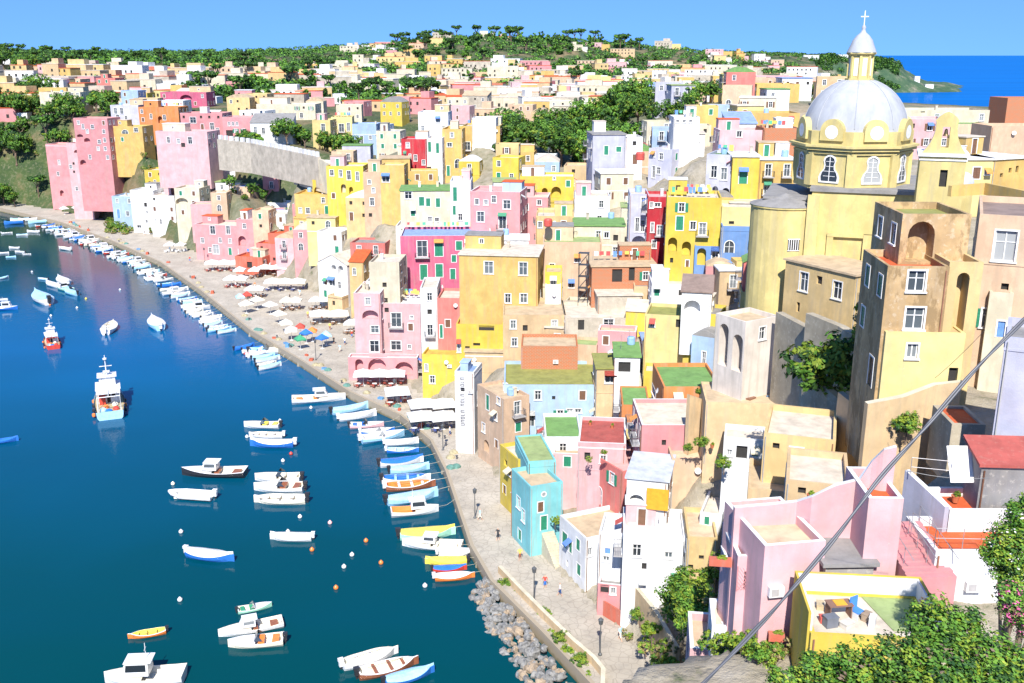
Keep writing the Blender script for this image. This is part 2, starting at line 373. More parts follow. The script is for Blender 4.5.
def roof_clutter(root, W, D, z, r, big=True):
    n = r.choice([0, 1, 1, 2]) if big else r.choice([0, 0, 1])
    for _ in range(n):
        x, y = r.uniform(.8, max(.9, W - .8)), r.uniform(D * .4, max(D * .4 + .1, D - .8))
        k = r.random(); mb = MB()
        if k < .4:
            mb.box(x - .25, y - .25, z - .1, x + .25, y + .25, z + 1.1, 0); mb.box(x - .33, y - .33, z + 1.1, x + .33, y + .33, z + 1.2, 0)
            mb.build('chimney', stucco(r.choice(['white', 'cream', 'concrete'])), root)
        elif k < .5 and W > 4:
            x0, x1 = .6, W - .6; mb.tube([(x0, y, z), (x0, y, z + 1.7)], .03, 4); mb.tube([(x1, y, z), (x1, y, z + 1.7)], .03, 4); mb.tube([(x0, y, z + 1.65), (x1, y, z + 1.65)], .012, 3); cc = ['white', 'blue', 'red', 'yellow', 'white', 'green']; q = x0 + .2; ms = [plain('aluminium', (.45, .45, .47), .4, .6)] + [plain('laundry_' + c_, dict(white=(.7, .7, .7), blue=(.12, .25, .6), red=(.55, .08, .08), yellow=(.7, .5, .1), green=(.1, .4, .25))[c_], .9) for c_ in ('white', 'blue', 'red', 'yellow', 'green')]
            while q < x1 - .8:
                w_ = r.uniform(.4, .8); mb.box(q, y - .01, z + 1.65 - r.uniform(.5, 1.0), q + w_, y + .01, z + 1.64, r.randint(1, 5)); q += w_ + r.uniform(.05, .6)
            mb.build('clothesline', ms, root)
        elif k < .7:
            mb.tube([(x, y, z), (x, y, z + 2.2)], .03, 4)
            for q in range(4): mb.box(x - .5 + q * .05, y - .012, z + 1.5 + q * .2, x + .5 - q * .05, y + .012, z + 1.525 + q * .2)
            mb.build('antenna', plain('aluminium', (.45, .45, .47), .4, .6), root)
        elif k < .85:
            mb.lathe([(0, 0), (.55, 0), (.6, .1), (.6, 1.0), (.5, 1.15), (.2, 1.2), (0, 1.2)], 12, (x, y, z))
            mb.build('water_tank', plain('tank_' + r.choice(['grey', 'blue']), r.choice([(.5, .5, .5), (.25, .4, .6)]), .5), root)
        elif W > 4 and D > 4:
            a, b_ = min(W * .4, 2.6), min(D * .4, 2.6); y = min(y, D - b_ - .2); x = min(x, W - a - .2)
            mb.box(x, y, z - .05, x + a, y + b_, z + 2.2, 0); mb.box(x - .1, y - .1, z + 2.2, x + a + .1, y + b_ + .1, z + 2.32, 1)
            mb.build('roof_room', [stucco(r.choice(['white', 'cream', 'lpink'])), roofmat('cream')], root)
FACES = {}
def house_geo(root, W, D, h, wall, roofc, style, faces, ext=5.0):
    """faces: dict F/L/R/B -> holes"""
    mb = MB(); wm = [stucco(wall), dark(), trim()]
    fr = {'F': ((0, 0, 0), (1, 0, 0), W, 0), 'R': ((W, 0, 0), (0, 1, 0), D, R(90)), 'B': ((W, D, 0), (-1, 0, 0), W, R(180)), 'L': ((0, D, 0), (0, -1, 0), D, R(-90))}
    for k, (o, u, L, rz) in fr.items(): facade(mb, o, u, L, h, faces.get(k, []), -ext, 0, 1)
    rs = random.Random(int(W * 100 + h * 10))
    if h > 5 and rs.random() < .6 and wall not in ('ruin', 'brick', 'stone', 'concrete'):
        for zz in ([h - .75] if rs.random() < .5 else [h - .75, h - 3.6]):
            if any(e[1] - .2 < zz < e[3] + .25 for q in faces.values() for e in q): continue
            mb.box(-.05, -.05, zz, W + .05, .001, zz + .14, 2 if rs.random() < .5 else 0); mb.box(-.05, .001, zz, .001, D, zz + .14, 0); mb.box(W - .001, .001, zz, W + .05, D, zz + .14, 0)
    rb = MB()
    if style in 'prq':
        t, dz = .22, {'p': .5, 'r': .15, 'q': 1.5}[style]
        if style == 'p' and h < 2.2: dz = .3
        o = [(0, 0), (W, 0), (W, D), (0, D)]; i = [(t, t), (W - t, t), (W - t, D - t), (t, D - t)]
        tm = 2 if wall in ('rose', 'pink', 'lpink') and style == 'p' else 0
        for q in range(4):
            a, b = o[q], o[(q + 1) % 4]; c, d = i[(q + 1) % 4], i[q]
            mb.quad((*a, h), (*b, h), (*c, h), (*d, h), tm)
            mb.quad((*d, h), (*c, h), (*c, h - dz), (*d, h - dz), 0)
        rb.quad(*[(*p, h - dz + .004) for p in i]); zr = h - dz
    elif style == 'c':
        mb.quad((0, 0, h), (W, 0, h), (W, D, h), (0, D, h))
        rb.box(-.22, -.22, h + .003, W + .22, D + .22, h + .22); zr = h + .22
    elif style == 'v':
        mb.quad((0, 0, h), (W, 0, h), (W, D, h), (0, D, h)); K = 10; hh = min(W, D) * .22
        for j in range(K):
            f0, f1 = j / K, (j + 1) / K
            z0, z1 = h + hh * math.sin(math.pi * f0), h + hh * math.sin(math.pi * f1)
            rb.quad((W * f0, 0, z0), (W * f1, 0, z1), (W * f1, D, z1), (W * f0, D, z0))
        for y, s in ((0, 1), (D, -1)):
            pts = [(W * j / K, y, h + hh * math.sin(math.pi * j / K)) for j in range(K + 1)]
            rb.add(pts, [tuple(range(K + 1))])
        zr = h + hh
    elif style == 't':
        mb.quad((0, 0, h), (W, 0, h), (W, D, h), (0, D, h)); e = D * .28
        rb.add([(-.2, -.2, h), (W + .2, -.2, h), (W + .2, D + .1, h + e), (-.2, D + .1, h + e), (-.2, -.2, h + .16), (W + .2, -.2, h + .16), (W + .2, D + .1, h + e + .16), (-.2, D + .1, h + e + .16)],
               [(3, 2, 1, 0), (4, 5, 6, 7), (0, 1, 5, 4), (1, 2, 6, 5), (2, 3, 7, 6), (3, 0, 4, 7)])
        mb.add([(0, D, h), (W, D, h), (W, D, h + e), (0, D, h + e), (0, 0, h), (W, 0, h)], [(1, 0, 3, 2), (0, 4, 3), (5, 1, 2)]); zr = None
    elif style == 'g':
        e = W * .25
        mb.add([(0, 0, h), (W, 0, h), (W / 2, 0, h + e), (0, D, h), (W, D, h), (W / 2, D, h + e)], [(0, 1, 2), (4, 3, 5)])
        for sx, x0 in ((1, -.2), (-1, W + .2)):
            z0 = h - .1
            vs = [(x0, -.2, z0), (x0, D + .2, z0), (W / 2, D + .2, h + e), (W / 2, -.2, h + e)]
            vs += [(v[0], v[1], v[2] + .15) for v in vs]
            rb.add(vs, [(0, 1, 2, 3), (7, 6, 5, 4), (0, 3, 7, 4), (1, 0, 4, 5), (2, 1, 5, 6)])
        zr = None
    mb.build('wall', wm, root)
    rb.build('roof', roofmat(roofc), root)
    return fr, zr
def auto_holes(L, h, r, dens=.8, kinds='wwwsVbo'):
    out = []
    if L < 1.8 or h < 2.4: return out
    cols = max(1, int(L / 2.9)); nf = min(6, max(1, int((h - .3) / 3.0))); kk = r.choice(kinds)
    for f in range(nf):
        ztop = h - .9 - 3.0 * f
        for c in range(cols):
            if r.random() > dens: continue
            u = L * (c + .5) / cols + r.uniform(-.25, .25); k = kk if r.random() < .7 else r.choice(kinds)
            w, hh = (.9, 1.4)
            if k == 'b': hh = 2.0; w = 1.0
            if f == nf - 1 and r.random() < .3: k, w, hh = r.choice([('a', 1.2, 1.9), ('d', 1.0, 2.1), ('g', 1.0, 2.1)])
            if k == 'o': w, hh = .8, .9
            z1 = ztop + (.2 if hh > 1.6 else 0); z0 = z1 - hh
            if z0 < .1: continue
            w = min(w, L / cols - .5)
            if w < .5: continue
            out.append((round(u - w / 2, 1), round(z0, 1), round(u - w / 2, 1) + round(w, 1), round(z0, 1) + round(hh, 1), k))
    return out
def H(geom, wall, roofc='cream', style='p', wins='', label=None, name='house', cat='house', clutter=True, ext=5.0, ctrl=True, simple=False):
    t = geom.split(); ax, ay, bx = float(t[0]), float(t[1]), float(t[2]); yaw = R(float(t[4]))
    if t[3][0] == 'b':
        by, zb = t[3][1:].split('@'); base = atz(ax, float(by), float(zb)); A = aty(ax, ay, base.y); A.x = base.x; zr = A.z; h = zr - float(zb)
    else:
        zr = float(t[3]); A = atz(ax, ay, zr); h = float(t[5])
    D = float(t[6]); c, s = math.cos(yaw), math.sin(yaw); k = (bx - 512) / 1000
    W = (k * (A.y * CP + (CAMZ - zr) * SP) - A.x) / (c - k * s * CP)
    if ax < 330 and A.y > 240 and ext == 5.0: ext = 16.0 if ax in (73, 66, 53) else 9.0
    INFO.append((label or wall, round(A.x), round(A.y), round(zr, 1), 'W%.1f' % W, 'h%.1f' % h, 'D%.0f' % D))
    if W < .5: print('BAD WIDTH', label, W); W = 1.5
    root = empty(name, (A.x, A.y, zr - h), yaw)
    Mi = Matrix.Rotation(-yaw, 3, 'Z'); camL = Mi @ (Vector((0, 0, CAMZ)) - Vector((A.x, A.y, zr - h)))
    r = random.Random(int(ax * 31 + ay * 7)); faces = {}
    fo = {'F': ((0, 0, 0), (1, 0, 0), W), 'R': ((W, 0, 0), (0, 1, 0), D), 'L': ((0, D, 0), (0, -1, 0), D)}
    for tok in wins.split():
        if tok == '-': continue
        f, kd = tok[0], tok[-1]; q = [float(v) for v in tok[1:-1].split(',')]
        o, u, L = fo[f]; o = Vector(o); u = Vector(u); n = u.cross(Vector((0, 0, 1)))
        def hit(px, py):
            d = Mi @ ray(px, py); dn = d.dot(n)
            tt = (o - camL).dot(n) / dn; p = camL + d * tt; return (p - o).dot(u), p.z
        cx, cy = (q[0] + q[2]) / 2, (q[1] + q[3]) / 2
        u0, _ = hit(q[0], cy); u1, _ = hit(q[2], cy); _, w1 = hit(cx, q[1]); _, w0 = hit(cx, q[3])
        u0, u1 = max(.25, u0), min(L - .25, u1)
        w = max(.5, round(u1 - u0, 1)); hh = max(.5, round(w1 - w0, 1)); u0 = round(u0, 1); w0 = round(w0, 1)
        if w0 + hh > h - .15: hh = round(h - .2 - w0, 1)
        if u0 < .05 or u0 + w > L - .05 or hh < .3: continue
        cand = (u0, w0, u0 + w, w0 + hh, kd)
        if any(not (cand[2] < e[0] or cand[0] > e[2] or cand[3] < e[1] or cand[1] > e[3]) for e in faces.get(f, [])): continue
        faces.setdefault(f, []).append(cand)
    if '-' not in wins.split() and faces.get('F') and W > 4 and h > 5 and not any(q in (label or '') for q in ('blank', 'plain', 'bare', 'tower', 'ground')):
        for e in auto_holes(W, h, r, .5, 'wwosSn'):
            if not any(not (e[2] + .4 < f[0] or e[0] - .4 > f[2] or e[3] + .5 < f[1] or e[1] - .5 > f[3]) for f in faces['F']): faces['F'].append(e)
    if '-' not in wins.split():
        for f in 'FRL':
            vis = f == 'F' or (f == 'R' and camL.x > W) or (f == 'L' and camL.x < 0)
            if f not in faces and vis: faces[f] = auto_holes(fo[f][2], h, r)
    fr, z2 = house_geo(root, W, D, h, wall, roofc, style, faces, ext)
    for f, hs in faces.items():
        o, u, L, rz = fr[f]
        for e in hs: place_window(root, o, rz, *e, simple=simple)
    if clutter and style != 'v': add_ons(root, W, D, h, z2 if style in 'pcr' else None, wall, faces, r)
    if clutter and z2 and W > 3 and style != 'v':
        roof_clutter(root, W, D, z2, r)
        if A.y < 230: roof_clutter(root, W, D, z2, r)
    if W > 2.5 and A.y < 300: wall_clutter(root, fr, faces, h, r, r.choice([1, 2, 2, 3]) + (1 if A.y < 180 else 0))
    ctr = Vector((A.x, A.y, zr - h)) + Matrix.Rotation(yaw, 3, 'Z') @ Vector((W / 2, D / 2, 0))
    if ctrl: CTRL.append((ctr.x, ctr.y, zr - h)); CTRL.append((A.x, A.y, zr - h)); CTRL.append((A.x + math.cos(yaw) * W, A.y + math.sin(yaw) * W, zr - h))
    SPOTS.append((ctr.x, ctr.y, math.hypot(W, D) / 2))
    if label: tag(root, label, cat)
    else:
        rn = dict(p='flat', c='slab', v='vaulted', t='tiled', g='gabled', r='flat', q='flat')[style]
        autotag(root, '%s house with %s %s roof' % (cname(wall), rn, ROOFN[roofc]), '%s houses with %s %s roofs' % (cname(wall), rn, ROOFN[roofc]), cat, 'pastel village houses', ctr + Vector((0, 0, h)))
    root['group'] = 'pastel village houses' if cat == 'house' else cat + 's'
    return root, W, D, h, z2
CN = dict(ivory='ivory', ruin='weathered ochre', butter='pale yellow', churchyellow='yellow', lpink='pale pink', rose='deep pink', lblue='pale blue', teal='turquoise', lilac='pale lilac', coral='coral red', apricot='apricot', concrete='bare concrete', brick='brick', stone='stone', tan='brown')
def cname(c): return CN.get(c, c)
ROOFN = {k: k for k in ROOFC}; ROOFN.update(moss='mossy', lblue='pale blue', metal='sheet metal', mint='pale green')

# ------------------------------------------------------------------ table of houses read off the photograph
P = 'p'
# -- row along the near quay
H('597 583 630 b614@1.6 -12 _ 5', 'pink', 'grey', P, 'F600,585,608,593o F611,587,616,594w', 'small pink house with grey roof edged in red behind an orange fence', clutter=False)
H('559 515 586 b566@1.6 -66 _ 7', 'white', 'tan', P, 'F562,532,567,547s F569,541,572,553s F566,560,568,566o R588,548,592,556w', 'white house with flat tan roof and green shutters beside the turquoise house', clutter=False)
H('599 532 624 10.6 -12 8 5', 'white', 'white', P, 'F605,548,611,554D F603,556,609,561w', 'small white house with blue window above the small pink house', clutter=False)
H('621 536 686 b604@4.5 -6 _ 7', 'white', 'white', P, 'F672,575,681,590g F642,563,645,570o F640,578,644,584w F665,552,673,558w', 'low white house with green door under a small ledge')
H('684 537 718 b606@6 -6 _ 7', 'apricot', 'peach', P, 'F699,556,702,560o F688,566,690,569o', 'apricot house with bare front wall right of the green door', clutter=False)
H('627 478 668 17 -14 13 7', 'white', 'metal', 'c', 'F629,495,644,514l F630,519,636,538D F640,522,646,538d', 'white house with orange blind and pale metal roof', clutter=False)
H('655 470 748 15.6 3 9 11', 'white', 'white', P, 'F702,494,706,499w F722,520,727,528w F690,545,694,550w F668,505,672,511o', 'large bright white house with broad blank front wall', clutter=False)
H('700 512 722 14.6 -20 10 6', 'white', 'cream', P, 'F704,517,709,525s', 'narrow white house against the pink terrace house', clutter=False)
H('584 449 623 13.5 -60 10 8', 'salmon', 'pink', P, 'F597,487,602,505a R634,470,640,478w', 'salmon house with one tall arched window facing the quay', clutter=False)
H('578 442 626 15.5 -6 9 9', 'lpink', 'red', P, 'F584,452,590,460o F600,455,606,463w', 'pale pink house with faded red roof terrace and potted plants', clutter=False)
H('553 453 584 11 -6 8 6', 'lpink', 'tan', P, 'F564,457,571,467s', 'pale pink house with one green shuttered window above turquoise house', clutter=False)
H('545 437 582 12.4 0 8 9', 'white', 'green', P, 'F571,428,575,433o', 'white house with green felt roof behind the pale blue wall', clutter=False)
H('530 487 563 b556@1.6 22 _ 6', 'teal', 'tan', P, 'F538,502,543,512n F541,516,547,530g F542,492,545,496r L517,497,520,508w L522,510,525,522w L518,529,521,540g', 'turquoise house with green door at the top of outside stairs', clutter=False)
H('528 462 556 11.8 10 10 9', 'teal', 'mint', 'r', '-', 'turquoise house with bare parapet behind its lower neighbour', clutter=False)
H('500 444 518 b502@1.6 -66 _ 8', 'yellow', 'cream', P, 'F504,460,507,466o F509,470,512,476w F503,485,506,494d', 'narrow yellow quay house painted with orange bars', clutter=False)
H('478 384 504 b456@1.6 -60 _ 4.2', 'peach', 'tan', P, 'F486,395,489,410s F497,390,500,404w F482,423,485,432w F494,412,497,420w F484,440,489,452l F495,440,498,448d', 'tall peach quay house with arched entrance and green door')
H('456 371 474 b452@1.6 -12 _ 5', 'white', 'lblue', P, 'F461,388,465,392o L451,384,454,394w L451,404,454,412w', 'tall narrow white tower house with vertical lettering on its front', name='tower_house', clutter=False)
H('504 385 618 13.8 0 10 12', 'lblue', 'moss', P, 'F567,409,573,413w F575,409,581,413w F606,397,612,402w F528,412,534,426a F552,396,555,400o', 'long pale blue house with mossy flat roof', clutter=False)
H('597 369 617 17.5 0 11 7', 'beige', 'moss', 'c', 'F605,372,615,383w', 'beige house with mossy roof behind the pale blue house', clutter=False)
# -- mustard / magenta / pink waterfront group
H('423 354 458 b398@1.6 -8 _ 8', 'yellow', 'ochre', P, 'F425,364,428,371w F450,345,453,356w', 'yellow quay house behind the largest white awnings', clutter=False)
H('456 324 503 16 -4 14 9', 'yellow', 'terracotta', P, 'F479,323,494,331o F452,340,455,352w F473,343,480,346o', 'yellow house with potted plants along its terrace and laundry in an opening', clutter=False)
H('465 352 505 11.5 -4 9 6', 'beige', 'tan', 'c', '-', 'low beige shed with flat roof behind tall white tower house', clutter=False, name='shed', cat='shed')
H('437 298 460 18.8 -4 16 8', 'salmon', 'cream', P, 'F440,325,443,338s', 'tall salmon house wedged between pale pink and ochre houses', clutter=False)
H('420 288 437 20.5 0 18 9', 'white', 'cream', P, '', 'narrow white house in the gap beside salmon house')
H('459 255 538 27.5 -7 14 10', 'ochre', 'cream', 'c', 'F484,262,493,274w F519,262,527,275w F505,294,511,303w F520,294,527,303w', 'large plain ochre house with cream roof above the yellow terrace')
H('379 303 420 b372@1.6 -3 _ 9', 'lpink', 'white', P, 'F391,313,401,327b F391,341,401,350w F370,326,379,332w F408,345,411,349w F410,316,413,319w', 'tall pale pink quay house with little balcony')
H('357 293 380 b375@1.6 -3 _ 10', 'lpink', 'cream', P, 'F362,310,378,319l F371,326,379,333w F370,341,379,352w', 'pale pink quay house with open loggia')
H('349 357 417 b380@1.6 -3 _ 2.5', 'pink', 'white', P, 'F355,359,363,373l F368,358,386,374l F395,362,413,376l', 'low pink ground-floor front with three round arches', clutter=False)
H('400 236 491 25.6 2 12 11', 'rose', 'lblue', P, 'F417,241,427,257b F435,240,443,256s F456,241,462,250s F420,265,427,280s F436,264,443,277s F474,262,480,272w F462,263,467,270w', 'deep pink house with white trim and green shutters')
H('369 262 399 22.6 -4 10 8', 'cream', 'cream', P, 'F372,257,378,262w F371,258,396,264l', 'cream house with balconies left of the deep pink house')
H('366 281 398 18.6 -4 9 7', 'white', 'white', P, 'F383,283,392,288w F370,285,378,294l', 'white house with terrace behind tall pale pink quay house')
H('320 262 347 b306@1.6 -28 _ 8', 'white', 'cream', 'g', 'F331,260,336,270l F338,262,343,275l F329,278,335,286w F324,290,327,303g F338,282,341,289w', 'white gable-fronted house with arched windows on the little square')
H('349 262 363 15 -10 10 6', 'apricot', 'terracotta', 't', 'F353,268,356,275w', 'apricot house with tiled lean-to roof on the little square', clutter=False)
# -- left waterfront
H('53 144 72 b206@3 -10 _ 8', 'pink', 'peach', P, 'F58,160,60,165w F60,190,64,196l F57,172,59,176w', 'pink tower-like house at the far end of the quay')
H('73 118 107 38.5 -8 17 9', 'pink', 'peach', P, 'F82,124,84,129w F91,125,94,129w F77,134,83,137l F84,138,90,142l F80,160,86,165l F98,140,101,144w', 'pink stepped house above the rocky slope', clutter=False)
H('66 143 86 29.2 -8 20 6', 'lpink', 'pink', P, 'F74,150,80,153l F69,165,72,169w', 'pale pink house joined to the stepped pink house', clutter=False)
H('84 188 106 b213@3 -6 _ 8', 'pink', 'mint', P, 'F89,193,91,197w F98,193,102,198r F89,206,92,210w F97,208,99,212w', 'pink house with mint roof and red disc near the far quay')
H('106 188 135 b214@3 8 _ 8', 'salmon', 'pink', P, 'F107,194,109,200w F112,193,116,198w F124,192,128,196w F110,211,113,215d', 'salmon house beside pink house near the far quay')
H('115 196 134 b228@2 -10 _ 8', 'lblue', 'white', P, 'F117,209,120,218D F126,211,129,216w', 'pale blue-white house beside the far quay ramp')
H('134 190 153 b231@2 -10 _ 8', 'white', 'white', P, 'F144,203,147,207o F146,211,148,214w F137,225,141,228w', 'white house with dark square window near the far quay')
H('153 195 174 b235@2 -12 _ 8', 'white', 'cream', P, 'F155,219,157,225w F160,219,162,224a', 'white house behind the yellow awning near the far quay')
H('144 170 184 21.4 -6 8 9', 'yellow', 'cream', P, 'F160,182,163,186w F154,180,156,184w', 'yellow house with lit side above the white quay houses')
H('174 188 199 19.8 -8 10 8', 'cream', 'cream', P, 'F175,198,188,204l', 'cream house with dark awning opening above the quay')
H('186 207 217 b240@2 -12 _ 8', 'blue', 'cream', P, 'F190,218,193,224w F200,215,204,222w', 'blue house between white and pink quay houses')
H('179 216 190 b240@2 -12 _ 5', 'red', 'cream', P, '-', 'small red house front beside blue house', clutter=False)
H('197 224 243 b258@2 -14 _ 9', 'pink', 'cream', P, 'F210,226,215,234w F226,225,230,234w F213,245,219,254w F201,238,204,243w', 'pink house with roof terrace on the left part of quay')
H('236 219 256 14.5 -8 12 9', 'pink', 'pink', P, 'F243,224,246,229w F238,236,246,246l', 'pink house joined behind pink quay house')
H('258 216 276 14.2 -6 11 8', 'lblue', 'lblue', 'p', 'F264,224,267,229w', 'pale blue house between pink and coral houses')
H('236 256 262 b272@2 -16 _ 6', 'coral', 'terracotta', P, 'F247,262,252,268o', 'low coral house behind the white awnings')
H('270 233 294 b268@2 -14 _ 8', 'coral', 'terracotta', P, 'F276,240,280,246w F284,238,287,244w F278,252,283,258o', 'coral red house with terrace steps')
H('258 243 280 b270@2 -14 _ 5', 'salmon', 'terracotta', P, '', 'salmon house with lower terrace beside coral house')
H('294 234 312 b270@2 -8 _ 8', 'ochre', 'cream', P, 'F302,236,305,245s F304,252,307,258w', 'ochre house with green shutters behind the white awnings')
H('311 238 330 b272@2 -30 _ 7', 'yellow', 'grey', 't', 'F316,246,320,252w', 'yellow house with sloping grey stair roof', clutter=False)
# -- yellow group and ochre cliff of houses, middle left
H('294 194 340 24 -6 9 10', 'ochre', 'ochre', P, 'F325,206,332,214s F306,208,310,214w F336,200,341,211l F299,208,302,213w', 'broad ochre house with flower boxes under the yellow arcade')
H('312 180 340 27 -6 6 9', 'yellow', 'ochre', P, 'F314,185,328,195l', 'yellow house with open blue-lit terrace')
H('326 166 363 32.6 -3 14 9', 'yellow', 'cream', P, 'F330,170,334,176w F339,170,342,177w F347,171,351,180w F356,172,359,181w F341,184,346,193l F349,187,353,194l F355,196,358,201w', 'yellow house with row of four windows over small arches')
H('363 172 402 33 -3 18 8', 'peach', 'peach', P, 'F368,180,371,184w F372,188,375,193w F382,188,386,192w F370,198,374,206w F383,206,387,213w F392,186,395,192w', 'tall peach tenement with weathered stains')
H('380 165 404 35 -3 12 6', 'ochre', 'white', P, 'F382,174,389,182w', 'ochre tenement with white roof structure', clutter=False)
H('400 191 452 32 3 12 9', 'cream', 'green', 'c', 'F419,197,424,206s F426,198,430,206s F436,198,440,207s F411,208,415,216s F428,217,432,222w F435,218,439,222w F405,192,412,199w', 'cream house with green shutters and green roof patch')
H('450 181 471 34.6 0 15 9', 'white', 'white', P, 'F453,187,457,201s F453,206,456,215s', 'white house with two long green shuttered windows')
H('470 191 520 33.2 -10 14 9', 'pink', 'pink', P, 'F475,199,479,205w F484,200,488,205w F503,200,510,209w F499,214,506,229b F477,212,484,222w F519,214,523,224w', 'big pink house with small balconies above the deep pink one')
H('520 197 548 30.6 -6 12 8', 'pink', 'cream', P, 'F524,204,528,210w F537,200,541,205w', 'pink house with blue laundry terrace')
H('442 129 462 41 -4 14 12', 'ochre', 'ochre', P, 'F447,143,452,147w F455,159,461,168a F447,166,450,176g', 'ochre house with arched balcony window by the park')
H('462 126 500 41.3 -4 12 12', 'ochre', 'cream', P, 'F464,142,470,150b F466,158,468,160o', 'large ochre house with blank side wall by the park')
H('472 118 496 43.5 -4 5 7', 'white', 'white', P, '-', 'white roof house standing above the large ochre house', clutter=False)
H('500 152 534 35.5 -6 5 8', 'ochre', 'ochre', P, '', 'low ochre house extending from the large ochre house')
H('401 139 426 38.8 -4 12 9', 'red', 'pink', P, 'F404,152,406,158w F409,154,411,159w F414,155,417,161w F422,160,425,165w', 'red house above the cream house with green shutters')
H('426 138 442 39 -4 13 9', 'white', 'cream', P, 'F428,142,431,152s F436,143,439,153s F428,165,431,172w', 'white house with green shutters between red and ochre houses')
H('418 112 448 44 -4 10 9', 'white', 'white', P, 'F436,117,440,123w', 'square white house above the red house')
H('312 120 330 38.3 -6 11 9', 'butter', 'cream', P, 'F321,124,325,131w F329,124,333,131w', 'pale yellow house beyond the crenellated wall')
H('331 117 352 38.9 4 11 9', 'butter', 'moss', P, 'F334,123,336,130w F339,124,344,132b F347,123,350,131w', 'pale yellow house with balcony beyond the trees')
H('352 124 376 37 -4 11 9', 'lblue', 'lblue', P, 'F360,136,363,145w F355,140,358,147w', 'pale blue house beyond the trees')
H('376 131 400 37.2 -6 11 9', 'cream', 'lblue', P, '', 'cream house with blue roof above the peach tenement')
# -- far left pink terraces
H('158 131 207 b160@27 -10 _ 9', 'lpink', 'pink', P, 'F167,137,170,143w F177,139,180,144w F188,137,192,144w F181,143,185,147o', 'pale pink house with shaded ground floor above the rocks')
H('157 152 178 28 -10 8 7', 'apricot', 'cream', P, 'F160,158,163,162w F166,160,169,164o', 'apricot house on the rock face')
H('180 113 222 40.7 -4 9 10', 'pink', 'pink', P, 'F190,117,196,123w F210,123,214,130w F216,128,219,134w', 'long pink house behind the pale pink one')
H('222 117 256 39.6 -4 10 10', 'pink', 'cream', P, 'F228,122,230,126w F232,122,234,126w F236,122,238,126w F226,130,233,136o', 'pink house beside start of crenellated wall')
H('250 123 292 38.3 3 7 9', 'white', 'grey', 't', 'F254,127,257,134w F262,128,265,134w F272,128,275,135w', 'white house with grey sloping roof behind crenellated wall', clutter=False)
H('256 104 315 41.4 -3 6 10', 'cream', 'white', P, 'F260,110,262,114w F270,111,272,115w F281,113,283,117w F300,113,303,118w', 'long cream and white terrace house')
H('138 107 178 41.4 -4 9 10', 'orange', 'peach', P, 'F150,114,152,119w F158,116,162,123l F163,115,166,120w', 'orange house on the ridge')
H('110 105 138 41.9 -6 11 9', 'lilac', 'cream', P, 'F114,108,117,114w F120,108,123,114w F116,115,119,119w', 'lilac-white house left of the orange house')
H('108 126 142 35.6 -8 9 8', 'ochre', 'cream', P, 'F122,130,128,134a F134,128,138,132w', 'ochre house with arched door above the rocks')
H('39 92 80 45 -5 8 10', 'cream', 'brown', P, 'F60,93,62,98w F65,93,67,98w F70,93,73,98w F76,93,79,98w', 'cream house with tall windows on the left hill')
H('98 91 140 44 -5 8 10', 'cream', 'brown', P, 'F102,93,105,97w F120,94,122,98w F110,93,113,97w', 'long cream house with dark roof on the left hill')
H('126 93 147 44.2 -5 6 8', 'yellow', 'ochre', P, '', 'small bright yellow house on the left hill')
H('57 79 80 48.5 -5 7 10', 'peach', 'peach', P, 'F64,81,67,86w F72,82,75,85w', 'peach house with red panel on the left hill')
H('96 78 115 49 -5 7 10', 'salmon', 'grey', P, '', 'salmon box house on the left hill')
H('160 92 206 45 -5 7 10', 'rose', 'red', P, 'F180,95,192,102l', 'dark rose house with dark entrance on the left hill')
H('120 70 152 51 -5 6 10', 'coral', 'pink', P, 'F131,72,134,76w F141,73,144,76w', 'coral house below the ridge church')
H('305 64 323 53 -5 9 10', 'ochre', 'peach', P, 'F315,66,321,74w', 'tall ochre house standing alone on the far ridge')
# -- middle: cream and white, centre to church
H('574 226 625 29.5 -3 10 9', 'cream', 'green', 'c', 'F613,235,618,241o F604,232,609,238w', 'cream house with dark green roof left of red house')
H('536 216 574 30 -3 10 8', 'apricot', 'cream', P, 'F538,222,542,228w', 'apricot house with red water tank on its roof')
H('543 242 602 28 -3 12 9', 'peach', 'mint', P, 'F575,255,580,262w', 'peach house with grey-green roof above scaffolding')
H('545 272 562 24 -3 9 6', 'yellow', 'tan', P, 'F564,280,579,290o', 'small yellow house under the peach house', clutter=False)
H('545 287 561 22 -3 8 4', 'white', 'white', 'r', '-', 'blank white wall block beside the ochre house', clutter=False, name='wall_block', cat='outbuilding')
H('592 267 657 26 2 8 8', 'brick', 'tan', 'c', 'F612,269,622,282o F629,262,635,281o', 'unfinished brick house with concrete roof slab')
H('598 296 642 22 2 4 5', 'concrete', 'cream', 'c', '-', 'low concrete terrace below the unfinished brick house', clutter=False, name='terrace_block', cat='terrace')
H('565 318 645 19.5 0 7 12', 'concrete', 'cream', P, 'F578,320,584,330o F604,310,614,328w', 'rough stone house with blank plaster wall', clutter=False)
H('503 315 566 19.5 0 7 12', 'beige', 'tan', P, 'F523,325,528,331o', 'beige stone terrace house behind the orange brick wall', clutter=False)
H('521 346 578 17 -2 6 7', 'brick', 'tan', P, '-', 'low brick outbuilding with broad flat roof', clutter=False, name='outbuilding', cat='outbuilding')
H('652 284 692 25.5 -4 7 8', 'white', 'cream', P, 'F654,285,659,296s', 'white house with flat roof in front of yellow arcade')
H('615 357 640 19.5 -4 7 7', 'white', 'green', 'c', 'F618,362,630,372o', 'small white house with green slab roof')
H('622 405 650 15.5 -4 6 8', 'orange', 'green', 'r', 'F624,396,628,402o', 'low orange house with green roof by the pink one', clutter=False)
H('664 387 722 21 0 8 10', 'orange', 'green', P, 'L640,375,646,385w L650,385,656,394w', 'orange house with green felt roof terrace', clutter=False)
